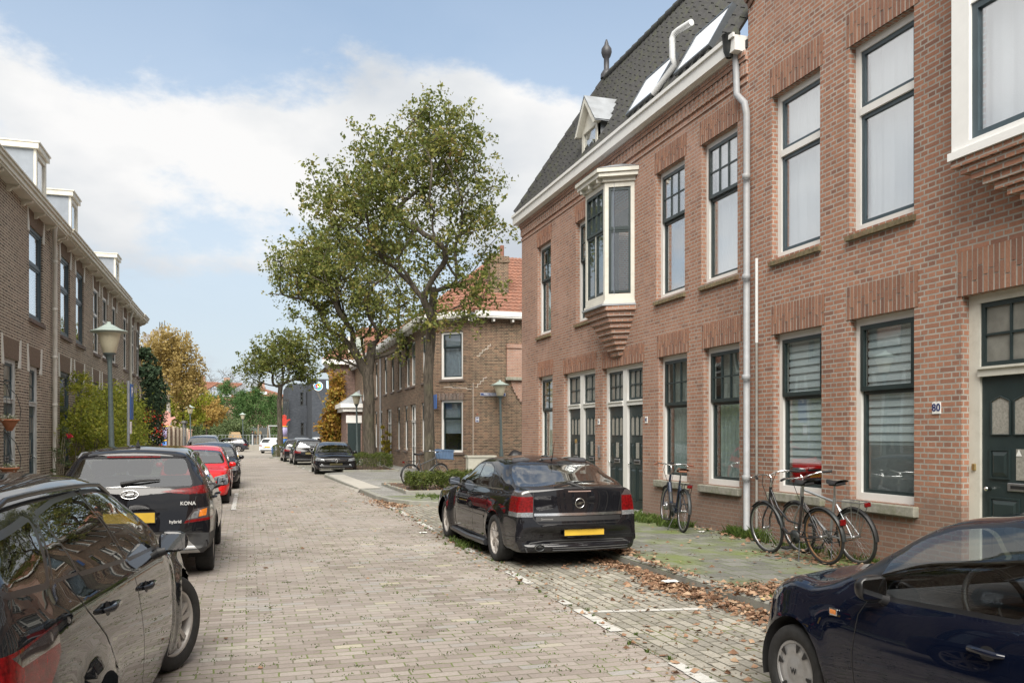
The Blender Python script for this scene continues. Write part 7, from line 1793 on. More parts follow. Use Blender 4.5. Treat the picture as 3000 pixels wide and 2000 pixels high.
# ---- black hatchback with spoiler, rear view, parked on the right (the sharpest car in the picture)
def black_hatch():
    zS=.92
    w=.845; wb=2.72
    bl=lambda x:.90+.012*(2.3-x)
    S=[(3.66,.52,.9,.36,.70,.2),(3.65,.62,.9,.28,.76,.2),(3.60,.68,.9,.22,.80,.2),(3.48,.74,.9,.20,.84,.18),(3.2,.80,.9,.19,.875,.16),(2.72,.845,.9,.19,.89,.14),(2.45,.865,.9,.19,.892,.13),
       (2.30,.905,bl(2.3),.19,w,.12),(2.05,1.03,bl(2.05),.19,w,.11),(1.80,1.15,bl(1.8),.19,w,.09),(1.52,1.255,bl(1.5),.19,w,.07),(1.2,1.318,bl(1.2),.19,w,.03),(.75,1.335,bl(.7),.19,w,.0),(.3,1.31,bl(.3),.19,w,-.03),(.0,1.265,bl(0),.19,w*.995,-.06),(-.25,1.175,bl(-.2),.19,w*.985,-.08),(-.5,1.07,.935,.19,w*.97,-.09),(-.70,.995,.94,.19,w*.955,-.09),
       (-.84,.985,.94,.20,w*.94,-.09),(-.885,.975,.94,.21,w*.935,-.10),(-.90,.93,.94,.21,w*.935,-.10),(-.908,.74,.94,.215,w*.94,-.11),(-.922,.65,.94,.22,w*.945,-.12),(-.940,.58,.94,.24,w*.94,-.13),(-.950,.48,.94,.30,w*.92,-.13)]
    sp=dict(st=S,wb=wb,r=.305,paint=P_BLACK,tum=.30,W=2*w)
    root=empty('parked_car',(0,0,0),label='black hatchback seen from behind with a rear spoiler and a round lightning-bolt emblem',cat='car'); car=Car(sp,2)
    zt=[(1.62,1.165),(1.45,1.205)]
    car.window(roundp([(2.02,.935),(1.06,.945),(1.06,1.235),(1.40,1.205),(1.58,1.15)],.03),1,m=CG)
    car.window(roundp([(1.0,.945),(.30,.955),(.36,1.07),(.50,1.19),(.72,1.235),(1.0,1.245)],.03),2,m=CG)
    car.window(roundp([(.235,.957),(-.20,.965),(-.04,1.04),(.26,1.12),(.36,1.15)],.02),3,m=CG,trim=.018)
    car.window(roundp([(-.70,.955),(.70,.955),(.60,1.23),(-.60,1.23)],.06),4,'windscreen',CW,.02,lambda f:f.normal.x>.25 and f.calc_center_median().x>1.4 and abs(f.normal.y)<.62,'x')
    car.window(roundp([(-.72,1.0),(.72,1.0),(.585,1.24),(-.585,1.24)],.05),5,'rear_window',CW,.02,lambda f:f.normal.x<.1 and f.normal.z>.3 and f.calc_center_median().x<.25 and abs(f.normal.y)<.65,'x')
    for sg in(1,-1):
        o=lambda P: P if sg>0 else P[::-1]
        rc=lambda f:f.normal.x<.4 and f.calc_center_median().x<-.55
        xl=[(-2,0),(-.62,0),(-.62,2),(-2,2)]
        car.cut('x',o([(sg*.585,.885),(sg*1.0,.885),(sg*1.0,.955),(sg*.64,.955)]),10,'smoked_top_lamp',DKL,rc)
        car.cut('x',o([(sg*.585,.695),(sg*1.0,.695),(sg*1.0,.885),(sg*.585,.885)]),11,'tail_light',REDL,rc)
        car.cut('x',o([(sg*.58,.64),(sg*1.0,.64),(sg*1.0,.695),(sg*.585,.695)]),12,'reversing_lamp',CLRL,rc)
        car.cut('x',o([(sg*.55,.56),(sg*1.1,.60),(sg*1.1,.72),(sg*.60,.66)]),13,'headlight',CLRL,lambda f:f.normal.x>-.3 and f.calc_center_median().x>3.2)
    car.arches(); car.finish(root)
    mb=MB()
    for pts in ([(2.28,.26),(2.30,.6),(2.22,.91)],[(1.03,.26),(1.04,.6),(1.03,.94)],[(.26,.95),(.33,.75),(.42,.6),(.48,.26)]): car.strip(pts,'side',.008,'',None,root,.0012,mb=mb)
    car.strip([(-.58,.94),(-.585,.62),(-.52,.555),(.52,.555),(.585,.62),(.58,.94)],'rear',.008,'',None,root,.0015,mb=mb)
    car.strip([(-.84,.40),(.84,.40)],'rear',.006,'',None,root,.0015,mb=mb); car.strip([(-.42,.38),(-.74,.40)],'side',.006,'',None,root,.0015,mb=mb)
    car.strip([(-.35,.64),(-.72,.64)],'side',.006,'',None,root,.0015,mb=mb)
    mb.build('panel_gaps',BLACKM,root,world=False)
    car.strip([(-.575,.668),(.575,.668)],'rear',.032,'chrome_strip',CHROME,root,.006)
    car.strip([(-.555,.615),(.555,.615)],'rear',.055,'handle_recess',BLACKM,root,.004)
    car.strip([(1.98,.915),(.9,.925),(-.2,.94)],'side',.018,'chrome_beltline',CHROME,root,.003)
    car.strip([(2.2,.545),(1.1,.54),(.45,.54)],'side',.03,'side_moulding',P_BLACK,root,.008)
    car.strip([(-.15,.945),(.15,.945)],'rear',.014,'high_brake_light',mat('third_lamp',(.25,.18,.16),.2,var=.3,vscale=80),root,.006)
    # sill skirts
    mb=MB()
    for sg in(1,-1): mb.tube([(2.35,sg*.81,.20),(1.3,sg*.835,.185),(.4,sg*.82,.20)],.045,8)
    mb.build('sill_skirt',mat('satin_black',(.02,.021,.024),.35,var=.15),root,world=False)
    # lower diffuser with slats, exhaust
    d=MB(); x0=car.endp(0,.27,-1).x
    for k in range(4):
        z=.235+.026*k; pts=[V((car.endp(y,z+.02,-1).x-.004,y,z)) for y in np.linspace(-.66,.36,10)]; d.tube(pts,.0085,6)
    d.build('diffuser_slats',CLAD,root,world=False)
    d=MB(); pts=[V((car.endp(y,max(z,.25),-1).x+.004,y,z)) for y,z in [(-.70,.29),(-.6,.335),(0,.345),(.45,.34),(.62,.32),(.68,.26),(.66,.215)]]; d.tube(pts,.010,8); d.build('diffuser_rim',CLAD,root,world=False)
    d=MB(); c=V((car.endp(.52,.27,-1).x-.01,.52,.27))
    d.lathe([(.038,-.06),(.042,-.02),(.042,.02),(.034,.02),(.033,-.06)],c,18,mat=Matrix.Rotation(-PI/2,3,'Y')@Matrix.Diagonal((1,1.55,1))); d.build('exhaust',DARKSTEEL,root,world=False)
    # emblem
    e=MB(); c=car.endp(0,.80,-1)+V((-.008,0,0)); e.tube([c+V((0,.058*math.cos(t),.058*math.sin(t))) for t in np.linspace(0,2*PI,29)[:-1]],.006,6,closed=True)
    P=[(-.085,.004),(.012,.004),(-.012,-.016),(.085,-.004),(-.012,-.004),(.012,.016)]
    zz=[(-.088,.010),(.03,.010),(.0,-.001),(.088,-.010),(-.03,-.010),(.0,.001)]
    e.add([c+V((-.004,y,z)) for y,z in zz]+[c+V((.004,y,z)) for y,z in zz],[(0,1,2,5),(2,3,4,5),(6,7,8,11),(8,9,10,11)]+[(i,(i+1)%6,(i+1)%6+6,i+6) for i in range(6)])
    e.build('emblem',CHROME,root,world=False)
    t=text_obj('model_badge','C·········',.035,SILVT,(0,0,0),(0,1,0),(-1,0,0)); bpy.data.objects.remove(t)
    mb=MB(); 
    for k in range(9): p=car.endp(.47-.014*k,.612,-1)+V((-.007,0,0)); mb.box(p.x,p.x+.003,p.y-.005,p.y+.005,p.z-.006,p.z+.006)
    p=car.endp(.49,.612,-1)+V((-.007,0,0)); mb.tube([p+V((0,.010*math.cos(t),.010*math.sin(t))) for t in np.linspace(.7,5.6,10)],.003,5); mb.build('model_badge',SILVT,root,world=False)
    plate(root,car,.475,-1,y=-.06,w=.52,h=.135)
    mb=MB(); p=car.endp(.32,.99,-1)+V((-.02,0,.015)); q=car.endp(-.30,1.03,-1)+V((-.025,0,.02)); m_=(p+q)/2+V((-.02,0,.02)); mb.tube([p,m_,q],[.010,.014,.008],6); mb.tube([m_+V((0,.1,0)),car.endp(-.05,.985,-1)],.02,6); mb.build('rear_wiper',BLACKM,root,world=False)
    a=car.topp(.1,.0); mb=MB(); mb.tube([a,a+V((-.03,0,.02)),a+V((-.12,0,.24))],[.016,.006,.003],6); mb.build('antenna',BLACKM,root,world=False)
    handles(root,car,[(1.20,.80),(.42,.80)],P_BLACK); mirrors(root,car,1.92,.92,P_BLACK,.16,(.12,.18,.125))
    for ax in(0,wb):
        for sg in(1,-1): wheel(root,ax,sg*(w-.115),.305,'twin',.21,0,2)
    liners(root,car,w); interior(root,w,.3,1.4,x_dash=1.85,zb=.86)
    return root
r_=black_hatch(); place(r_,3.885,10.60,R(90.3))
# ---- black SUV seen from behind on the left
def suv_extra(car,root):
    w=.88; rc=lambda f:f.normal.x<.45 and f.calc_center_median().x<-.42
    for sg in(1,-1):
        o=lambda P: P if sg>0 else P[::-1]
        car.cut('x',o([(sg*.30,1.0),(sg*.60,.965),(sg*1.1,.985),(sg*1.1,1.095),(sg*.72,1.06)]),11,'tail_light',REDL,rc)
        P=[(sg*.555,.64),(sg*1.1,.70),(sg*1.1,.86),(sg*.66,.80)]
        car.cut('x',o(P),12,'lower_lamp',DKL,lambda f:f.normal.x<.45 and f.calc_center_median().x<-.36)
        car.cut('x',o([(sg*.60,.685),(sg*.70,.70),(sg*.72,.78),(sg*.665,.77)]),16,'reversing_lamp',CLRL,rc,src=(12,))
        car.cut('x',o([(sg*.71,.71),(sg*.79,.725),(sg*.80,.805),(sg*.725,.785)]),17,'indicator',ORL,rc,src=(12,))
        car.cut('x',o([(sg*.545,.64),(sg*1.1,.70),(sg*1.1,.735),(sg*.56,.67)]),18,'reflector',REDL,rc,src=(12,))
    car.cut('x',[(-1.2,.1),(1.2,.1),(1.2,.64),(.5,.60),(-.5,.60),(-1.2,.64)],20,'cladding',CLAD,lambda f:f.calc_center_median().x<-.2 and f.normal.x<.3)
    car.cut('x',roundp([(-.76,.28),(.76,.28),(.52,.53),(-.52,.53)],.08),21,'skid_plate',SILVT,lambda f:f.normal.x<0 and f.calc_center_median().x<-.4,src=(20,))
sp=spec(.80,.80,2.62,1.49,1.76,.315,hood=.95,belt=(.93,1.04),kind='hatch',tailz=1.12,paint=P_BLACK,roofend=-.34,rgx=-.64,nose=.78,zb=.30); sp['rgz']=1.055; sp['tum']=.46
suv,car=generic_car('parked_car','black SUV seen from behind with roof rails and slim red tail lights','car',(-1.24,10.95),R(90),sp,2,'five_y','rear',lamp='none',plate_z=.72,rails='silver',extra=suv_extra,clad=True,glass=CG)
mb=MB()
for sg in(1,-1):
    P=[(sg*.30,.40),(sg*.40,.455),(sg*.52,.45),(sg*.56,.40),(sg*.50,.365),(sg*.38,.36)]; q=[car.endp(y,z,-1,.003) for y,z in P]; mb.add(q,[tuple(range(6))])
mb.build('skid_inset',BLACKM,suv,world=False)
mb=MB(); c=car.endp(0,.975,-1)+V((-.010,0,0)); sl=.25
mb.tube([c+V((-.0+.055*math.sin(t)*sl,.09*math.cos(t),.046*math.sin(t))) for t in np.linspace(0,2*PI,33)[:-1]],.005,6,closed=True)
mb.tube([c+V((0,.055,-.030)),c+V((0,.028,.034))],.006,5); mb.tube([c+V((0,-.028,-.034)),c+V((0,-.055,.030))],.006,5); mb.tube([c+V((0,.04,-.004)),c+V((0,-.04,.006))],.006,5); mb.build('emblem',CHROME,suv,world=False)
def car_text(car,root,txt,size,y,z,bold=.02):
    p=min((car.endp(y+q,z,-1,.004) for q in (-.1,0,.1)),key=lambda v:v.x); t=text_obj('lettering',txt,size,mat('satin_badge',(.55,.55,.54),.35,var=.03),(p.x-.006,y,z),(0,-1,0),(-1,0,0),None,.004,bold=bold); t.parent=root; return t
tx=car_text(car,suv,'KONA',.056,-.60,.865,.02); tx=car_text(car,suv,'hybrid',.050,-.47,.665,.015)
car.strip([(-.38,.84),(.38,.84)],'rear',.05,'tailgate_handle_bar',P_BLACK,suv,.02)
car.strip([(-.28,1.375),(.28,1.375)],'rear',.014,'high_brake_light',REDL,suv,.012)
wiper_rear(suv,car,.10,-.30,1.09)
mb=MB(); a=car.topp(.05,0); mb.add([a+V((.10,0,0)),a+V((-.09,-.03,0)),a+V((-.09,.03,0)),a+V((-.08,0,.085)),a+V((-.03,0,.085))],[(0,1,3,4),(0,4,3,2),(1,2,3),(0,2,1)]); mb.build('shark_fin_aerial',TRIM,suv,world=False)
car.strip([(-.63,1.1),(-.70,1.03),(-.66,.82),(-.60,.62)],'rear',.007,'tailgate_gap',BLACKM,suv,.0015); car.strip([(.63,1.1),(.70,1.03),(.66,.82),(.60,.62)],'rear',.007,'tailgate_gap',BLACKM,suv,.0015)
mb=MB(); sp_=MB()   # roof spoiler
pts=[(y,) for y in np.linspace(-.56,.56,9)]
up_=[car.topp(-.26,float(y),.006) for y in np.linspace(-.58,.58,9)]; dn=[V((-.40+.05*(y/.56)**2,y,1.405-.03*(y/.56)**2)) for y in np.linspace(-.55,.55,9)]; lo=[v+V((.01,0,-.03)) for v in dn]; bk=[car.topp(-.33,float(y),.0)+V((0,0,-.01)) for y in np.linspace(-.55,.55,9)]
sp_.add(up_+dn+lo+bk,[(i,i+1,i+10,i+9) for i in range(8)]+[(i+9,i+10,i+19,i+18) for i in range(8)]+[(i+18,i+19,i+28,i+27) for i in range(8)]+[(0,9,18,27),(8,35,26,17)],True); sp_.build('roof_spoiler',P_BLACK,suv,world=False)
# ---- dark grey estate in the left foreground
def estate_extra(car,root):
    rc=lambda f:f.normal.x<.62 and f.calc_center_median().x<-.50
    for sg in(1,-1):
        o=lambda P: P if sg>0 else P[::-1]
        pass
    car.cut('y',[(-.42,.99),(-.43,.89),(-.58,.80),(-1.4,.70),(-1.4,.96)],11,'tail_light',REDL,lambda f: abs(f.calc_center_median().y)>.28)
    car.cut('y',[(-.42,.99),(-.425,.925),(-.75,.925),(-.80,.965)],10,'smoked_lamp',DKL,lambda f: abs(f.calc_center_median().y)>.28,src=(11,))
def estate_glass(car,root):
    car.window(roundp([(2.12,.95),(1.02,1.01),(.93,1.335),(1.35,1.33),(1.72,1.235)],.03),1,m=CG,trim=.018)
    car.window(roundp([(.93,1.02),(.09,1.085),(.05,1.31),(.40,1.335),(.86,1.34)],.02),2,m=CGD,trim=.018)
    car.window(roundp([(.06,1.09),(-.26,1.11),(.0,1.30),(.03,1.305)],.01),3,m=CGD,trim=.012)
    car.window(roundp([(-.34,1.115),(-.72,1.145),(-.70,1.18),(-.50,1.27),(-.08,1.305)],.03),6,m=CGD,trim=.022)
    car.window(roundp([(-.70,1.0),(.70,1.0),(.57,1.33),(-.57,1.33)],.06),4,'windscreen',CG,.02,lambda f:f.normal.x>.25 and f.calc_center_median().x>1.5 and abs(f.normal.y)<.62,'x')
    car.window(roundp([(-.62,1.14),(.62,1.14),(.52,1.34),(-.52,1.34)],.05),5,'rear_window',CGD,.02,lambda f:f.normal.x<-.2 and f.calc_center_median().x<-.2 and abs(f.normal.y)<.62,'x')
sp=spec(.92,1.0,2.72,1.43,1.74,.325,hood=.88,belt=(.93,1.10),tailz=1.12,paint=P_ANTH,roofend=-.55,rgx=-.88,nose=.70,zb=.20)
sp['flare']=.035; sp['tum']=.50; sp['trimmat']=mat('satin_grey_trim',(.03,.03,.032),.3,.3,var=.1)
est,ecar=generic_car('parked_car','dark grey estate car cut by the left edge of the picture, nearest on the left','car',(-1.42,3.66),R(90-2.75),sp,2,'ten','rear',lamp='none',tags_before=estate_glass,extra=estate_extra,rails='black',steer=R(-23),plate_z=.75,hand=False)
mb=MB()
for pts in ([(2.18,.30),(2.20,.6),(2.12,.93)],[(1.02,.28),(1.06,.6),(.99,1.0)],[(-.16,1.09),(-.02,.95),(.22,.80),(.40,.60),(.46,.30)]): ecar.strip(pts,'side',.007,'',None,est,.0012,mb=mb)
mb.build('door_gaps',BLACKM,est,world=False); handles(est,ecar,[(1.25,.83),(.30,.90)],P_ANTH)
# ---- dark blue city car, right foreground
def city_glass(car,root):
    car.window(roundp([(1.79,.815),(.92,.86),(.87,1.215),(1.10,1.222),(1.40,1.18),(1.60,1.105),(1.74,1.0)],.03),1,m=CG,trim=.022)
    car.cut('y',[(2.04,.875),(1.80,.83),(1.77,.995),(1.80,1.01)],91,'mirror_triangle',TRIM,SIDE)
    car.window(roundp([(.80,.865),(.10,.91),(.14,1.14),(.40,1.20),(.76,1.212)],.03),2,m=CG,trim=.025)
    car.window(roundp([(-.66,.90),(.66,.90),(.56,1.20),(-.56,1.20)],.06),4,'windscreen',CG,.02,lambda f:f.normal.x>.25 and f.calc_center_median().x>1.15 and abs(f.normal.y)<.62,'x')
    car.window(roundp([(-.60,.94),(.60,.94),(.5,1.2),(-.5,1.2)],.05),5,'rear_window',CG,.02,lambda f:f.normal.x<-.2 and f.calc_center_median().x<0 and abs(f.normal.y)<.62,'x')
    car.cut('y',[(2.60,.70),(2.66,.63),(3.2,.56),(3.2,.74),(2.68,.745)],12,'headlight',CLRL,lambda f: abs(f.calc_center_median().y)>.42)
sp=spec(.56,.55,2.42,1.325,1.62,.262,hood=.835,belt=(.815,.93),tailz=.92,paint=P_BLUE,roofend=-.2,rgx=-.45,nose=.655,zb=.19,cowlx=2.12,wsx=1.24,tum=.30)
cty,ccar=generic_car('parked_car','dark blue small car in the right foreground with a steering wheel visible','car',(3.80,1.80),R(90),sp,2,'steel','rear',lamp='none',tags_before=city_glass,hand=False,mirror=TRIM)
mb=MB()
for pts in ([(1.86,.24),(1.88,.5),(1.86,.70),(1.80,.80)],[(.84,.22),(.86,.5),(.84,.84)]): ccar.strip(pts,'side',.008,'',None,cty,.0012,mb=mb)
mb.build('door_gaps',BLACKM,cty,world=False); handles(cty,ccar,[(1.05,.70)],P_BLUE)
for sg in(1,-1):
    p=ccar.side(2.05,.675,sg,.004); mb=MB(); mb.bevbox(FR(p,(1,0,0),(0,sg,0)),-.032,.032,-.004,.006,-.02,.02,.008); o=mb.build('side_indicator',CHROME,cty,world=False)
    mb=MB(); mb.bevbox(FR(p,(1,0,0),(0,sg,0)),-.022,.022,.0062,.010,-.012,.012,.002); mb.build('indicator_lens',ORL,o,world=False)
# round emblem on the near hubcaps
for e in [c for c in cty.children if c.name.startswith('wheel') and 'housing' not in c.name]:
    sg=1 if e.location.y>0 else -1; t=text_obj('emblem','W',.05,BLACKM,(0,sg*(.0955),-.006),(-sg,0,0),(0,sg,0),None,.001,bold=.02); t.parent=e
# ---- other parked cars
def emb(root,car,d,z,kind):
    c=car.endp(0,z,d)+V((d*.01,0,0)); mb=MB(); mb.tube([c+V((0,.055*math.cos(t),.055*math.sin(t))) for t in np.linspace(0,2*PI,21)[:-1]],.006,5,closed=True)
    if kind=='w': 
        for p,q in (((-.04,.03),(-.018,-.035)),((-.018,-.035),(0,.01)),((0,.01),(.018,-.035)),((.018,-.035),(.04,.03))): mb.tube([c+V((0,p[0],p[1])),c+V((0,q[0],q[1]))],.005,4)
    if kind=='d':
        mb=MB(); mb.tube([c+V((0,-.04,0)),c+V((0,0,.06)),c+V((0,.04,0)),c+V((0,0,-.06))],.010,4,closed=True)
    mb.build('emblem',CHROME,root,world=False)
sp=spec(.72,.62,2.50,1.37,1.66,.285,hood=.88,belt=(.86,.95),tailz=.93,paint=P_RED,nose=.68,roofend=-.25)
rd,c2=generic_car('parked_car','red small car facing the camera, parked behind the black SUV','car',(-1.22,24.25),R(-90),sp,1,'five_y','front',plate_z=.42,glass=CG)
sp=spec(.82,.75,2.62,1.42,1.78,.305,hood=.90,belt=(.90,.98),tailz=.96,paint=P_BLACK,nose=.70)
bk_,c2=generic_car('parked_car','black car facing the camera, parked behind the red small car','car',(-1.10,30.4),R(-90),sp,1,'five_y','front',plate_z=.42,glass=CG)
for sg in(1,-1): c2.strip([(sg*.55,.40),(sg*.72,.40),(sg*.76,.52)],'front',.02,'daylight_strip',CHROME,bk_,.006)
sp=spec(.80,.75,2.70,1.66,1.76,.30,hood=.98,belt=(1.0,1.05),tailz=1.05,paint=P_SILV,nose=.76,roofend=-.5,rgx=-.68)
sv,c2=generic_car('parked_car','silver people carrier with roof rails facing the camera','car',(-1.95,43.6),R(-90),sp,0,'five_y','front',plate_z=.5,rails='silver',glass=CG)
sp=spec(.78,.70,2.50,1.36,1.80,.285,hood=.84,belt=(.86,.93),tailz=.92,paint=P_BLACK,nose=.66)
po,c2=generic_car('parked_car','black hatchback facing the camera beside the second tree','car',(3.66,39.6),R(-91.5),sp,1,'multi','front',plate_z=.46,glass=CG,plm=mat('faded_plate',(.20,.17,.07),.5)); emb(po,c2,1,.585,'w')
c2.strip([(-.42,.60),(-.08,.585)],'front',.012,'chrome_line',CHROME,po,.005); c2.strip([(.42,.60),(.08,.585)],'front',.012,'chrome_line',CHROME,po,.005); c2.strip([(-.70,.26),(.70,.26)],'front',.02,'chrome_line',CHROME,po,.006)
for sg in(1,-1):
    p=c2.endp(sg*.58,.38,1,.005); mb=MB(); mb.lathe([(0,.006),(.05,.004),(.06,0)],p,14,mat=Matrix.Rotation(PI/2,3,'Y')); mb.build('fog_lamp',CLRL,po,world=False)
sp=spec(.82,.72,2.60,1.45,1.76,.31,hood=.92,belt=(.92,1.0),tailz=.96,paint=P_BLACK,nose=.72)
cp_,c2=generic_car('parked_car','black crossover seen from behind, third from the far end on the right','car',(3.32,49.4),R(92),sp,1,'five_y','rear',plate_z=.66,clad=True,plm=mat('faded_plate',(0,0,0)),glass=CG); emb(cp_,c2,-1,.82,'d'); wiper_rear(cp_,c2,.0,-.25,1.0)
sp=spec(.78,.7,2.55,1.42,1.70,.30,hood=.88,belt=(.88,.96),tailz=.95,paint=P_BLACK,nose=.70)
generic_car('parked_car','black hatchback half hidden in front of the crossover near the far corner','car',(2.98,55.6),R(92),sp,1,'five_y','rear',plate_z=.6)
def far_car(label,x,y,yaw,H,L_,pm,px=None,est=False):
    sp=spec(.85,.85,L_-1.7,H,1.76,.31,hood=.9,belt=(.9,.97),tailz=.97,paint=pm,nose=.7,roofend=(-.45 if est else None),rgx=(-.72 if est else None))
    return generic_car('parked_car',label,'car',(x,y),yaw,sp,0,'five_y','rear',plate_z=.62)
wx0,_=atY(793,1,83); far_car('white estate car seen from behind at the far junction','x' and wx0,83.5,R(68),1.46,4.4,P_WHITE,est=True)
dx0,_=atY(704,1,94); far_car('dark grey estate seen side-on at the far junction, left of the white car',dx0,94,R(168),1.42,4.5,P_DGREY,est=True)
rx0,_=atY(536,1,74); far_car('red hatchback far off on the left behind the plank fence',rx0-.6,74,R(140),1.45,4.0,P_RED)
x_,_=atY(942,1,72); far_car('white SUV with red tail light behind the black hatchback facing us',x_,72,R(95),1.55,4.3,P_WHITE)
x_,_=atY(885,1,75); far_car('pale silver car mostly hidden behind the black crossover',x_,75,R(90),1.5,4.2,P_SILV)
# ============================================================ bicycles
def bicycle(label, kind, group=None):
    r=empty('bicycle',(0,0,0),label=label,cat='bicycle',group=group)
    RW=.335; wbk=1.08
    col={'black':mat('black_bike_paint',(.018,.02,.024),.3,var=.3,vscale=20,dirt=((.16,.08,.05),.4,14)),'silver':mat('silver_bike_paint',(.45,.47,.49),.3,.7,var=.1),'ebike':mat('navy_bike_paint',(.02,.03,.055),.3,.2,var=.1),'crate':mat('grey_bike_paint',(.10,.105,.11),.4,.5,var=.1)}[kind]
    def W_(x,nm='wheel'):
        e=bpy.data.objects.new('wheel',None); COL.objects.link(e); e.parent=r; e.location=(x,0,RW)
        mb=MB(); mb.tube([(RW*.955*math.cos(t),0,RW*.955*math.sin(t)) for t in np.linspace(0,2*PI,49)[:-1]],.019,8,closed=True); mb.build('tyre',RUBBER,e,world=False)
        mb=MB(); mb.tube([(RW*.885*math.cos(t),0,RW*.885*math.sin(t)) for t in np.linspace(0,2*PI,49)[:-1]],.011,6,closed=True)
        mb.build('rim',mat('rusty_rim',(.30,.17,.09),.5,.5,var=.3,vscale=15) if kind=='black' and x==0 else STEEL,e,world=False)
        mb=MB(); 
        for k in range(32):
            a=2*PI*k/32; b=a+(.55 if k%2 else -.55); s_=.025*(1 if k%4<2 else -1)
            mb.tube([(.028*math.cos(b),s_,.028*math.sin(b)),(RW*.87*math.cos(a),0,RW*.87*math.sin(a))],.0015,3,cap=False)
        mb.build('spokes',STEEL,e,world=False); mb=MB(); mb.lathe([(.0,-.05),(.022,-.05),(.018,-.03),(.018,.03),(.022,.05),(0,.05)],seg=12,axis='y')
        if kind=='ebike' and x>0: mb.lathe([(0,-.03),(.07,-.03),(.07,.03),(0,.03)],seg=16,axis='y')
        mb.build('hub',STEEL,e,world=False)
    W_(0); W_(wbk)
    bb=V((.46,0,.29)); st=V((.30,0,.80 if kind!='silver' else .78)); ht=V((.90,0,.88)); hb=V((.955,0,.66)); fa=V((wbk,0,RW)); ra=V((0,0,RW)); top=V((.27,0,.95))
    f=MB()
    if kind in('black','ebike'):
        dn=[hb+V((-.01,0,.03)),V((.80,0,.42 if kind=='black' else .46)),V((.66,0,.31)),bb]; f.tube([ht*.35+hb*.65]+dn[1:],.021 if kind=='black' else .034,10)
        if kind=='black': f.tube([ht+V((.0,0,-.04)),V((.80,0,.62)),V((.62,0,.47)),V((.42,0,.44))],.015,8)
    else:
        f.tube([ht+V((0,0,-.03)),st+V((.02,0,-.05 if kind=='silver' else -.16))],.017,8); f.tube([hb,bb],.021,8)
    f.tube([bb,st],.017,8); f.tube([hb,ht],.020,8)
    for s_ in(-1,1):
        f.tube([st+V((-.02,0,-.08)),V((0,s_*.055,RW))],.009,6); f.tube([bb,V((.2,s_*.055,.30)),V((0,s_*.06,RW))],.010,6)
    f.build('frame',col,r,world=False)
    fk=MB()
    for s_ in(-1,1): fk.tube([hb+V((.0,s_*.02,-.02)),hb+V((.035,s_*.055,-.10)),V((wbk-.02,s_*.055,RW+.12)),V((wbk,s_*.055,RW))],.011,6)
    fk.build('fork',col if kind!='silver' else STEEL,r,world=False)
    sd=MB(); sd.tube([st,top],.013,8); sd.build('seat_post',STEEL,r,world=False)
    sm=MB(); vs=[];fs=[]; nx=10; ny=8
    for i in range(nx+1):
        t=i/nx; hwid=.085*(1-t)**.6+.018
        for j in range(ny+1):
            a=PI*j/ny; vs.append((top.x-.13+.26*t,hwid*math.cos(a)*1.0,top.z+.02+.035*math.sin(a)-.015*math.sin(PI*t)))
    for i in range(nx):
        for j in range(ny): q=i*(ny+1)+j; fs.append((q,q+1,q+ny+2,q+ny+1))
    sm.add(vs,fs,True); sm.bevbox(WORLD,top.x-.12,top.x+.03,-.07,.07,top.z-.012,top.z+.02,.01)
    sm.build('saddle',mat('brown_saddle',(.22,.09,.05),.5,var=.15) if kind=='ebike' else BLACKM,r,world=False)
    h=MB(); s0=ht+V((-.03,0,.12)); h.tube([ht,s0,s0+V((.03,0,.03))],.013,8)
    g=MB()
    for s_ in(-1,1):
        P=[s0+V((.03,0,.03)),s0+V((.05,s_*.10,.05)),s0+V((.02,s_*.22,.06)),s0+V((-.06,s_*.27,.05))] if kind!='silver' else [s0,s0+V((.03,s_*.12,.01)),s0+V((.0,s_*.26,.03)),s0+V((-.03,s_*.30,.03))]
        h.tube(P,.010,8); e_=P[-1]; d=(P[-1]-P[-2]).normalized(); g.tube([e_-d*.02,e_+d*.11],.016,8)
        h.tube([P[2],P[2]+V((.05,0,-.02)),P[2]+V((.03,s_*.08,-.03))],.005,5)
    hd=h.build('handlebar',CHROME,r,world=False); g.build('grips',mat('brown_grip',(.20,.08,.05),.6) if kind=='ebike' else BLACKM,hd,world=False)
    for (cx__,a0,a1) in ((0,.35,PI*1.02),(wbk,.75,PI*.98)):
        fd=MB(); vs=[];fs=[]; n=16
        for i in range(n+1):
            a=a0+(a1-a0)*i/n; 
            for y,rr in ((-.028,RW+.012),(-.012,RW+.024),(.012,RW+.024),(.028,RW+.012)): vs.append((cx__+rr*math.cos(a)*(1),y,RW+rr*math.sin(a)))
        for i in range(n):
            for j in range(3): q=i*4+j; fs.append((q,q+1,q+5,q+4))
        fd.add(vs,fs,True); fd.build('mudguard',DARKSTEEL if kind!='silver' else BLACKM,r,world=False)
    if kind!='black':
        rk=MB(); z_=.76
        for y in(-.06,.06): rk.tube([(.22,y,z_),(-.22,y,z_)],.006,6); rk.tube([(-.05,y,z_),(0,y*.9,RW)],.005,5); rk.tube([(-.2,y,z_),(0,y*.9,RW)],.005,5)
        rk.tube([(-.22,-.06,z_),(-.22,.06,z_)],.006,6); rk.tube([(0,-.06,z_),(0,.06,z_)],.005,6); rk.build('luggage_rack',STEEL if kind=='silver' else BLACKM,r,world=False)
    tl=MB(); tl.bevbox(WORLD,-.27 if kind!='black' else -.36,-.24 if kind!='black' else -.335,-.04,.04,.71 if kind!='black' else .50,.76 if kind!='black' else .57,.008); tl.build('rear_light',REDL,r,world=False)
    cg=MB(); cg.lathe([(0,.045),(.085,.045),(.088,.052),(0,.052)],bb,20,axis='y'); cg.tube([bb+V((0,.06,0)),bb+V((.10,.07,-.13))],.010,6); cg.tube([bb+V((0,-.06,0)),bb+V((-.10,-.07,.13))],.010,6)
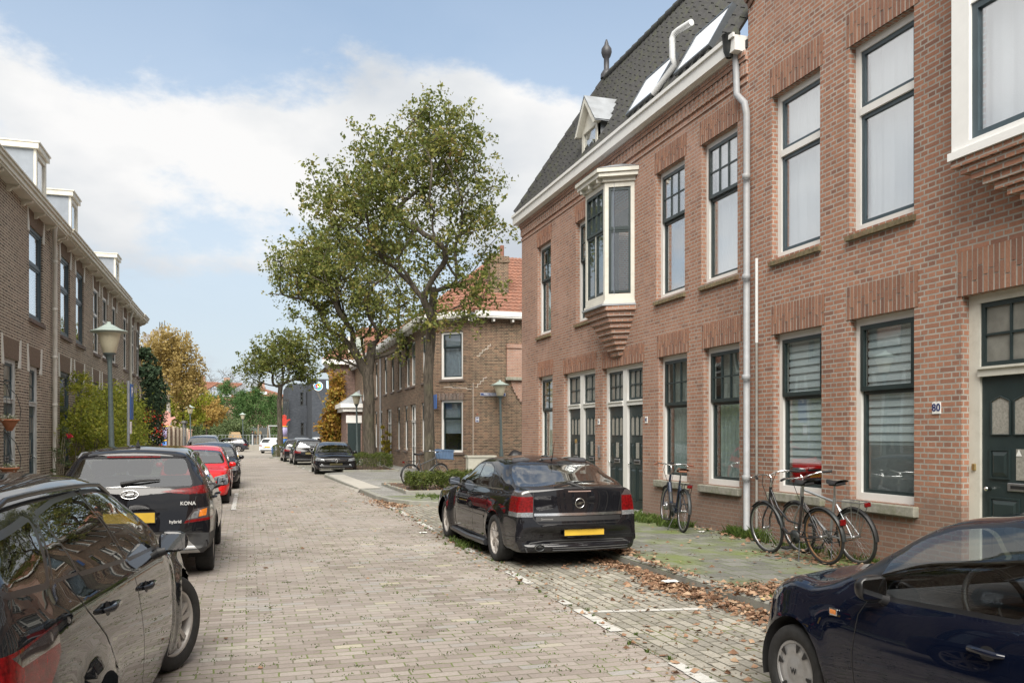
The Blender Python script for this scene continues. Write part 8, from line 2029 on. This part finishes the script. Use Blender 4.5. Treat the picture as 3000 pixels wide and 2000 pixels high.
    cg.tube([bb+V((0,.048,.08)),V((0,.048,RW+.03))],.005,5); cg.tube([bb+V((0,.048,-.08)),V((0,.048,RW-.03))],.005,5)
    ck=cg.build('crankset',DARKSTEEL,r,world=False); pd=MB(); pd.bevbox(WORLD,bb.x+.05,bb.x+.15,.07,.16,bb.z-.15,bb.z-.125,.006); pd.build('pedal',BLACKM,ck,world=False); pd=MB(); pd.bevbox(WORLD,bb.x-.15,bb.x-.05,-.16,-.07,bb.z+.12,bb.z+.145,.006); pd.build('pedal',BLACKM,ck,world=False)
    sk=MB(); sk.tube([bb+V((-.05,.02,-.02)),bb+V((-.16,.16,-.285))],.009,6); sk.build('kickstand',DARKSTEEL,r,world=False)
    if kind=='ebike':
        m_=MB(); m_.bevbox(WORLD,.56,.72,-.055,.055,.28,.42,.03); m_.build('motor',BLACKM,r,world=False); m_=MB(); m_.lathe([(0,-.03),(.035,-.02),(.03,.03),(0,.03)],V((1.0,0,.70)),12,axis='y'); m_.build('headlamp',BLACKM,r,world=False)
        m_=MB(); m_.bevbox(WORLD,s0.x-.01,s0.x+.06,-.04,.04,s0.z+.06,s0.z+.085,.008); m_.build('display',BLACKM,r,world=False)
        m_=MB(); m_.tube([s0+V((.03,.1,.04)),s0+V((.12,.10,-.05)),s0+V((.10,.03,-.25)),hb+V((0,.02,.02))],.004,5); m_.tube([s0+V((.03,-.1,.04)),s0+V((.13,-.08,-.08)),hb+V((0,-.02,.0))],.004,5); m_.build('cables',BLACKM,r,world=False)
    else:
        m_=MB(); m_.tube([s0+V((.03,.1,.04)),s0+V((.12,.06,-.08)),hb+V((0,.02,.05))],.004,5); m_.tube([s0+V((.03,-.1,.04)),s0+V((.12,-.08,-.12)),hb+V((0.03,-.03,-.2))],.004,5); m_.build('cables',BLACKM,r,world=False)
    return r
def put_bike(b,x,y,yaw,lean=0,z=.1): 
    b.location=(x,y,z); b.rotation_mode='ZYX' if False else 'XYZ'
    b.rotation_mode='QUATERNION'; b.rotation_quaternion=(Matrix.Rotation(yaw,3,'Z')@Matrix.Rotation(lean,3,'X')).to_quaternion()
b=bicycle('old black city bike with a rusty rear rim, standing nearest us under the window','black'); put_bike(b,6.55,8.5,R(90+3),R(-7))
b=bicycle('silver bike with luggage rack leaning on the wall behind the black bike','silver'); put_bike(b,6.92,8.38,R(90+1),R(-8))
b=bicycle('navy electric bike with brown saddle and brown grips near the grey rain pipe','ebike'); put_bike(b,6.56,12.0,R(90-13),R(3))
b=bicycle('grey bike standing behind the big tree trunk with a blue crate','crate'); bx0,by0=G(1215,1400,.1)
put_bike(b,4.70,25.45,R(22),R(2))
# crate on that bike
cr=empty('plastic_crate',(0,0,0),label='blue-grey plastic crate mounted on the front of the bike by the tree',cat='crate')
mb=MB(); x0,x1,y0,y1,z0,z1=-.23,.23,-.17,.17,0,.30
for a,b_,c,d in ((x0,x1,y0,y0+.012),(x0,x1,y1-.012,y1),(x0,x0+.012,y0+.012,y1-.012),(x1-.012,x1,y0+.012,y1-.012)): mb.box(a,b_,c,d,z0+.012,z1)
mb.box(x0,x1,y0,y1,z0,z0+.012)
for k in range(5): xx=x0+.02+(x1-x0-.06)*k/4; mb.box(xx,xx+.02,y0-.014,y0-.0005,z0+.03,z1-.04)
for k in range(3): yy=y0+.04+(y1-y0-.1)*k/2; mb.box(x0-.014,x0-.0005,yy,yy+.02,z0+.03,z1-.04); mb.box(x1+.0005,x1+.014,yy,yy+.02,z0+.03,z1-.04)
for z_ in (z1-.04,z0+.01): mb.box(x0-.02,x1+.02,y0-.02,y0-.0145,z_,z_+.03); mb.box(x0-.02,x1+.02,y1+.0005,y1+.02,z_,z_+.03); mb.box(x1+.0145,x1+.02,y0-.014,y1,z_,z_+.03)
cb_=mb.build('crate_shell',mat('crate_blue',(.10,.16,.26),.5,var=.1),cr,world=False)
cr.location=(5.86,25.95,.90); cr.rotation_euler=(0,R(4),R(22))
# ============================================================ people in the playground
def person(label,x,y,z,h,face,top,hair,legs,longhair=False,hold=0):
    r=empty('person',(x,y,z),face,label=label,cat='person'); k=h/1.75
    sk={'pel':(0,0,.92),'wa':(0,0,1.05),'ch':(0,0,1.30),'ne':(.0,0,1.47),'hd':(.015,0,1.56),'ht':(.02,0,1.70)}
    pts=[];edges=[];rad=[]
    def add(p,rr,par=None):
        pts.append((p[0]*k,p[1]*k,p[2]*k)); rad.append(rr*k); i=len(pts)-1
        if par is not None: edges.append((par,i))
        return i
    pe=add((0,0,.95),.13); wa=add((0,0,1.08),.125,pe); ch=add((0,0,1.30),.145,wa); ne=add((0,0,1.475),.052,ch); hd=add((.01,0,1.60),.088,ne); add((.01,0,1.68),.075,hd)
    for s_ in(1,-1):
        hp=add((0,s_*.09,.90),.10,pe); kn=add((.02,s_*.10,.50),.065,hp); an=add((-.02,s_*.10,.09),.042,kn); add((.11,s_*.11,.04),.036,an)
        sh=add((0,s_*.18,1.40),.06,ch); el=add((-.03,s_*.24,1.12),.047,sh); wr=add((.12+hold*.1,s_*.20,.95+hold*.15),.034,el); hnd=add((.17+hold*.1,s_*.18,.90+hold*.16),.03,wr)
        for f_ in range(4): add((.23+hold*.1,s_*(.15+.02*f_),.87+hold*.17-.006*f_),.009,hnd)
        add((.20+hold*.1,s_*.14,.93+hold*.16),.010,hnd)
    me=bpy.data.meshes.new('body'); me.from_pydata(pts,edges,[]); o=bpy.data.objects.new('body',me); COL.objects.link(o)
    m=o.modifiers.new('skin','SKIN'); 
    for i,v in enumerate(me.skin_vertices[0].data): v.radius=(rad[i],rad[i]); v.use_root=(i==0)
    o.modifiers.new('s','SUBSURF').levels=2
    dg=bpy.context.evaluated_depsgraph_get(); dg.update(); m2=bpy.data.meshes.new_from_object(o.evaluated_get(dg)); bpy.data.objects.remove(o)
    SK=mat('skin',(.50,.30,.22),.5,var=.05); tm=mat('cloth_'+top[0],top[1],.85,var=.15,vscale=20); lm=mat('cloth_'+legs[0],legs[1],.85,var=.15,vscale=20); sh_=mat('shoe_dark',(.03,.03,.03),.6)
    m2.materials.clear()
    for q in (SK,tm,lm,sh_): m2.materials.append(q)
    for p in m2.polygons:
        p.use_smooth=True; c=p.center/k
        if c.z>1.485 or (c.x>.13+hold*.1 and c.z>.8): p.material_index=0
        elif c.z>.86: p.material_index=1
        elif c.z>.10: p.material_index=2
        else: p.material_index=3
    b_=bpy.data.objects.new('body',m2); COL.objects.link(b_); b_.parent=r
    rg=np.random.default_rng(int(abs(x)*10)); d=rg.normal(size=(500,3)); d/=np.linalg.norm(d,axis=1)[:,None]; d=d[(d[:,0]<.45)&(d[:,2]>(-.9 if longhair else -.2))]
    p=d*np.array([.10,.095,.11])*k+np.array([0,0,1.63])*k
    if longhair: e=rg.random((220,3))*[.05,.17,.25]+[-.12,-.085,1.38]; p=np.concatenate([p,e*k])
    v,f=leafcloud(p,.06,rg,aspect=.8); mesh_np('hair',v,f,mat('hair_'+hair[0],hair[1],.6),r,world=False)
PZ=.55; PYp=109
def pxx(px): return atY(px,1,PYp)[0]
person('person in a black coat standing with back turned, leftmost by the playground railing',pxx(740),PYp,PZ,1.80,R(60),('black',(.012,.012,.014)),('brown',(.04,.025,.02)),('navy',(.03,.035,.06)))
person('person with long fair hair and dark jacket, middle one of the three',pxx(748),PYp-.4,PZ,1.68,R(100),('dark',(.025,.022,.022)),('fair',(.35,.24,.12)),('tan',(.18,.13,.10)),True)
person('person in a dark coat leaning forward, rightmost of the three',pxx(763),PYp-.2,PZ,1.66,R(120),('black',(0,0,0)),('blond',(.45,.34,.2)),('grey',(.12,.12,.13)),True,1)

# groups
for o in list(bpy.data.objects):
    if o.parent is None and o.get('category')=='car': o['group']='cars parked along the street'
    if o.parent is None and o.get('category')=='bicycle': o['group']='bicycles on the pavement'
    if o.parent is None and o.get('category')=='person': o['group']='people in the playground'
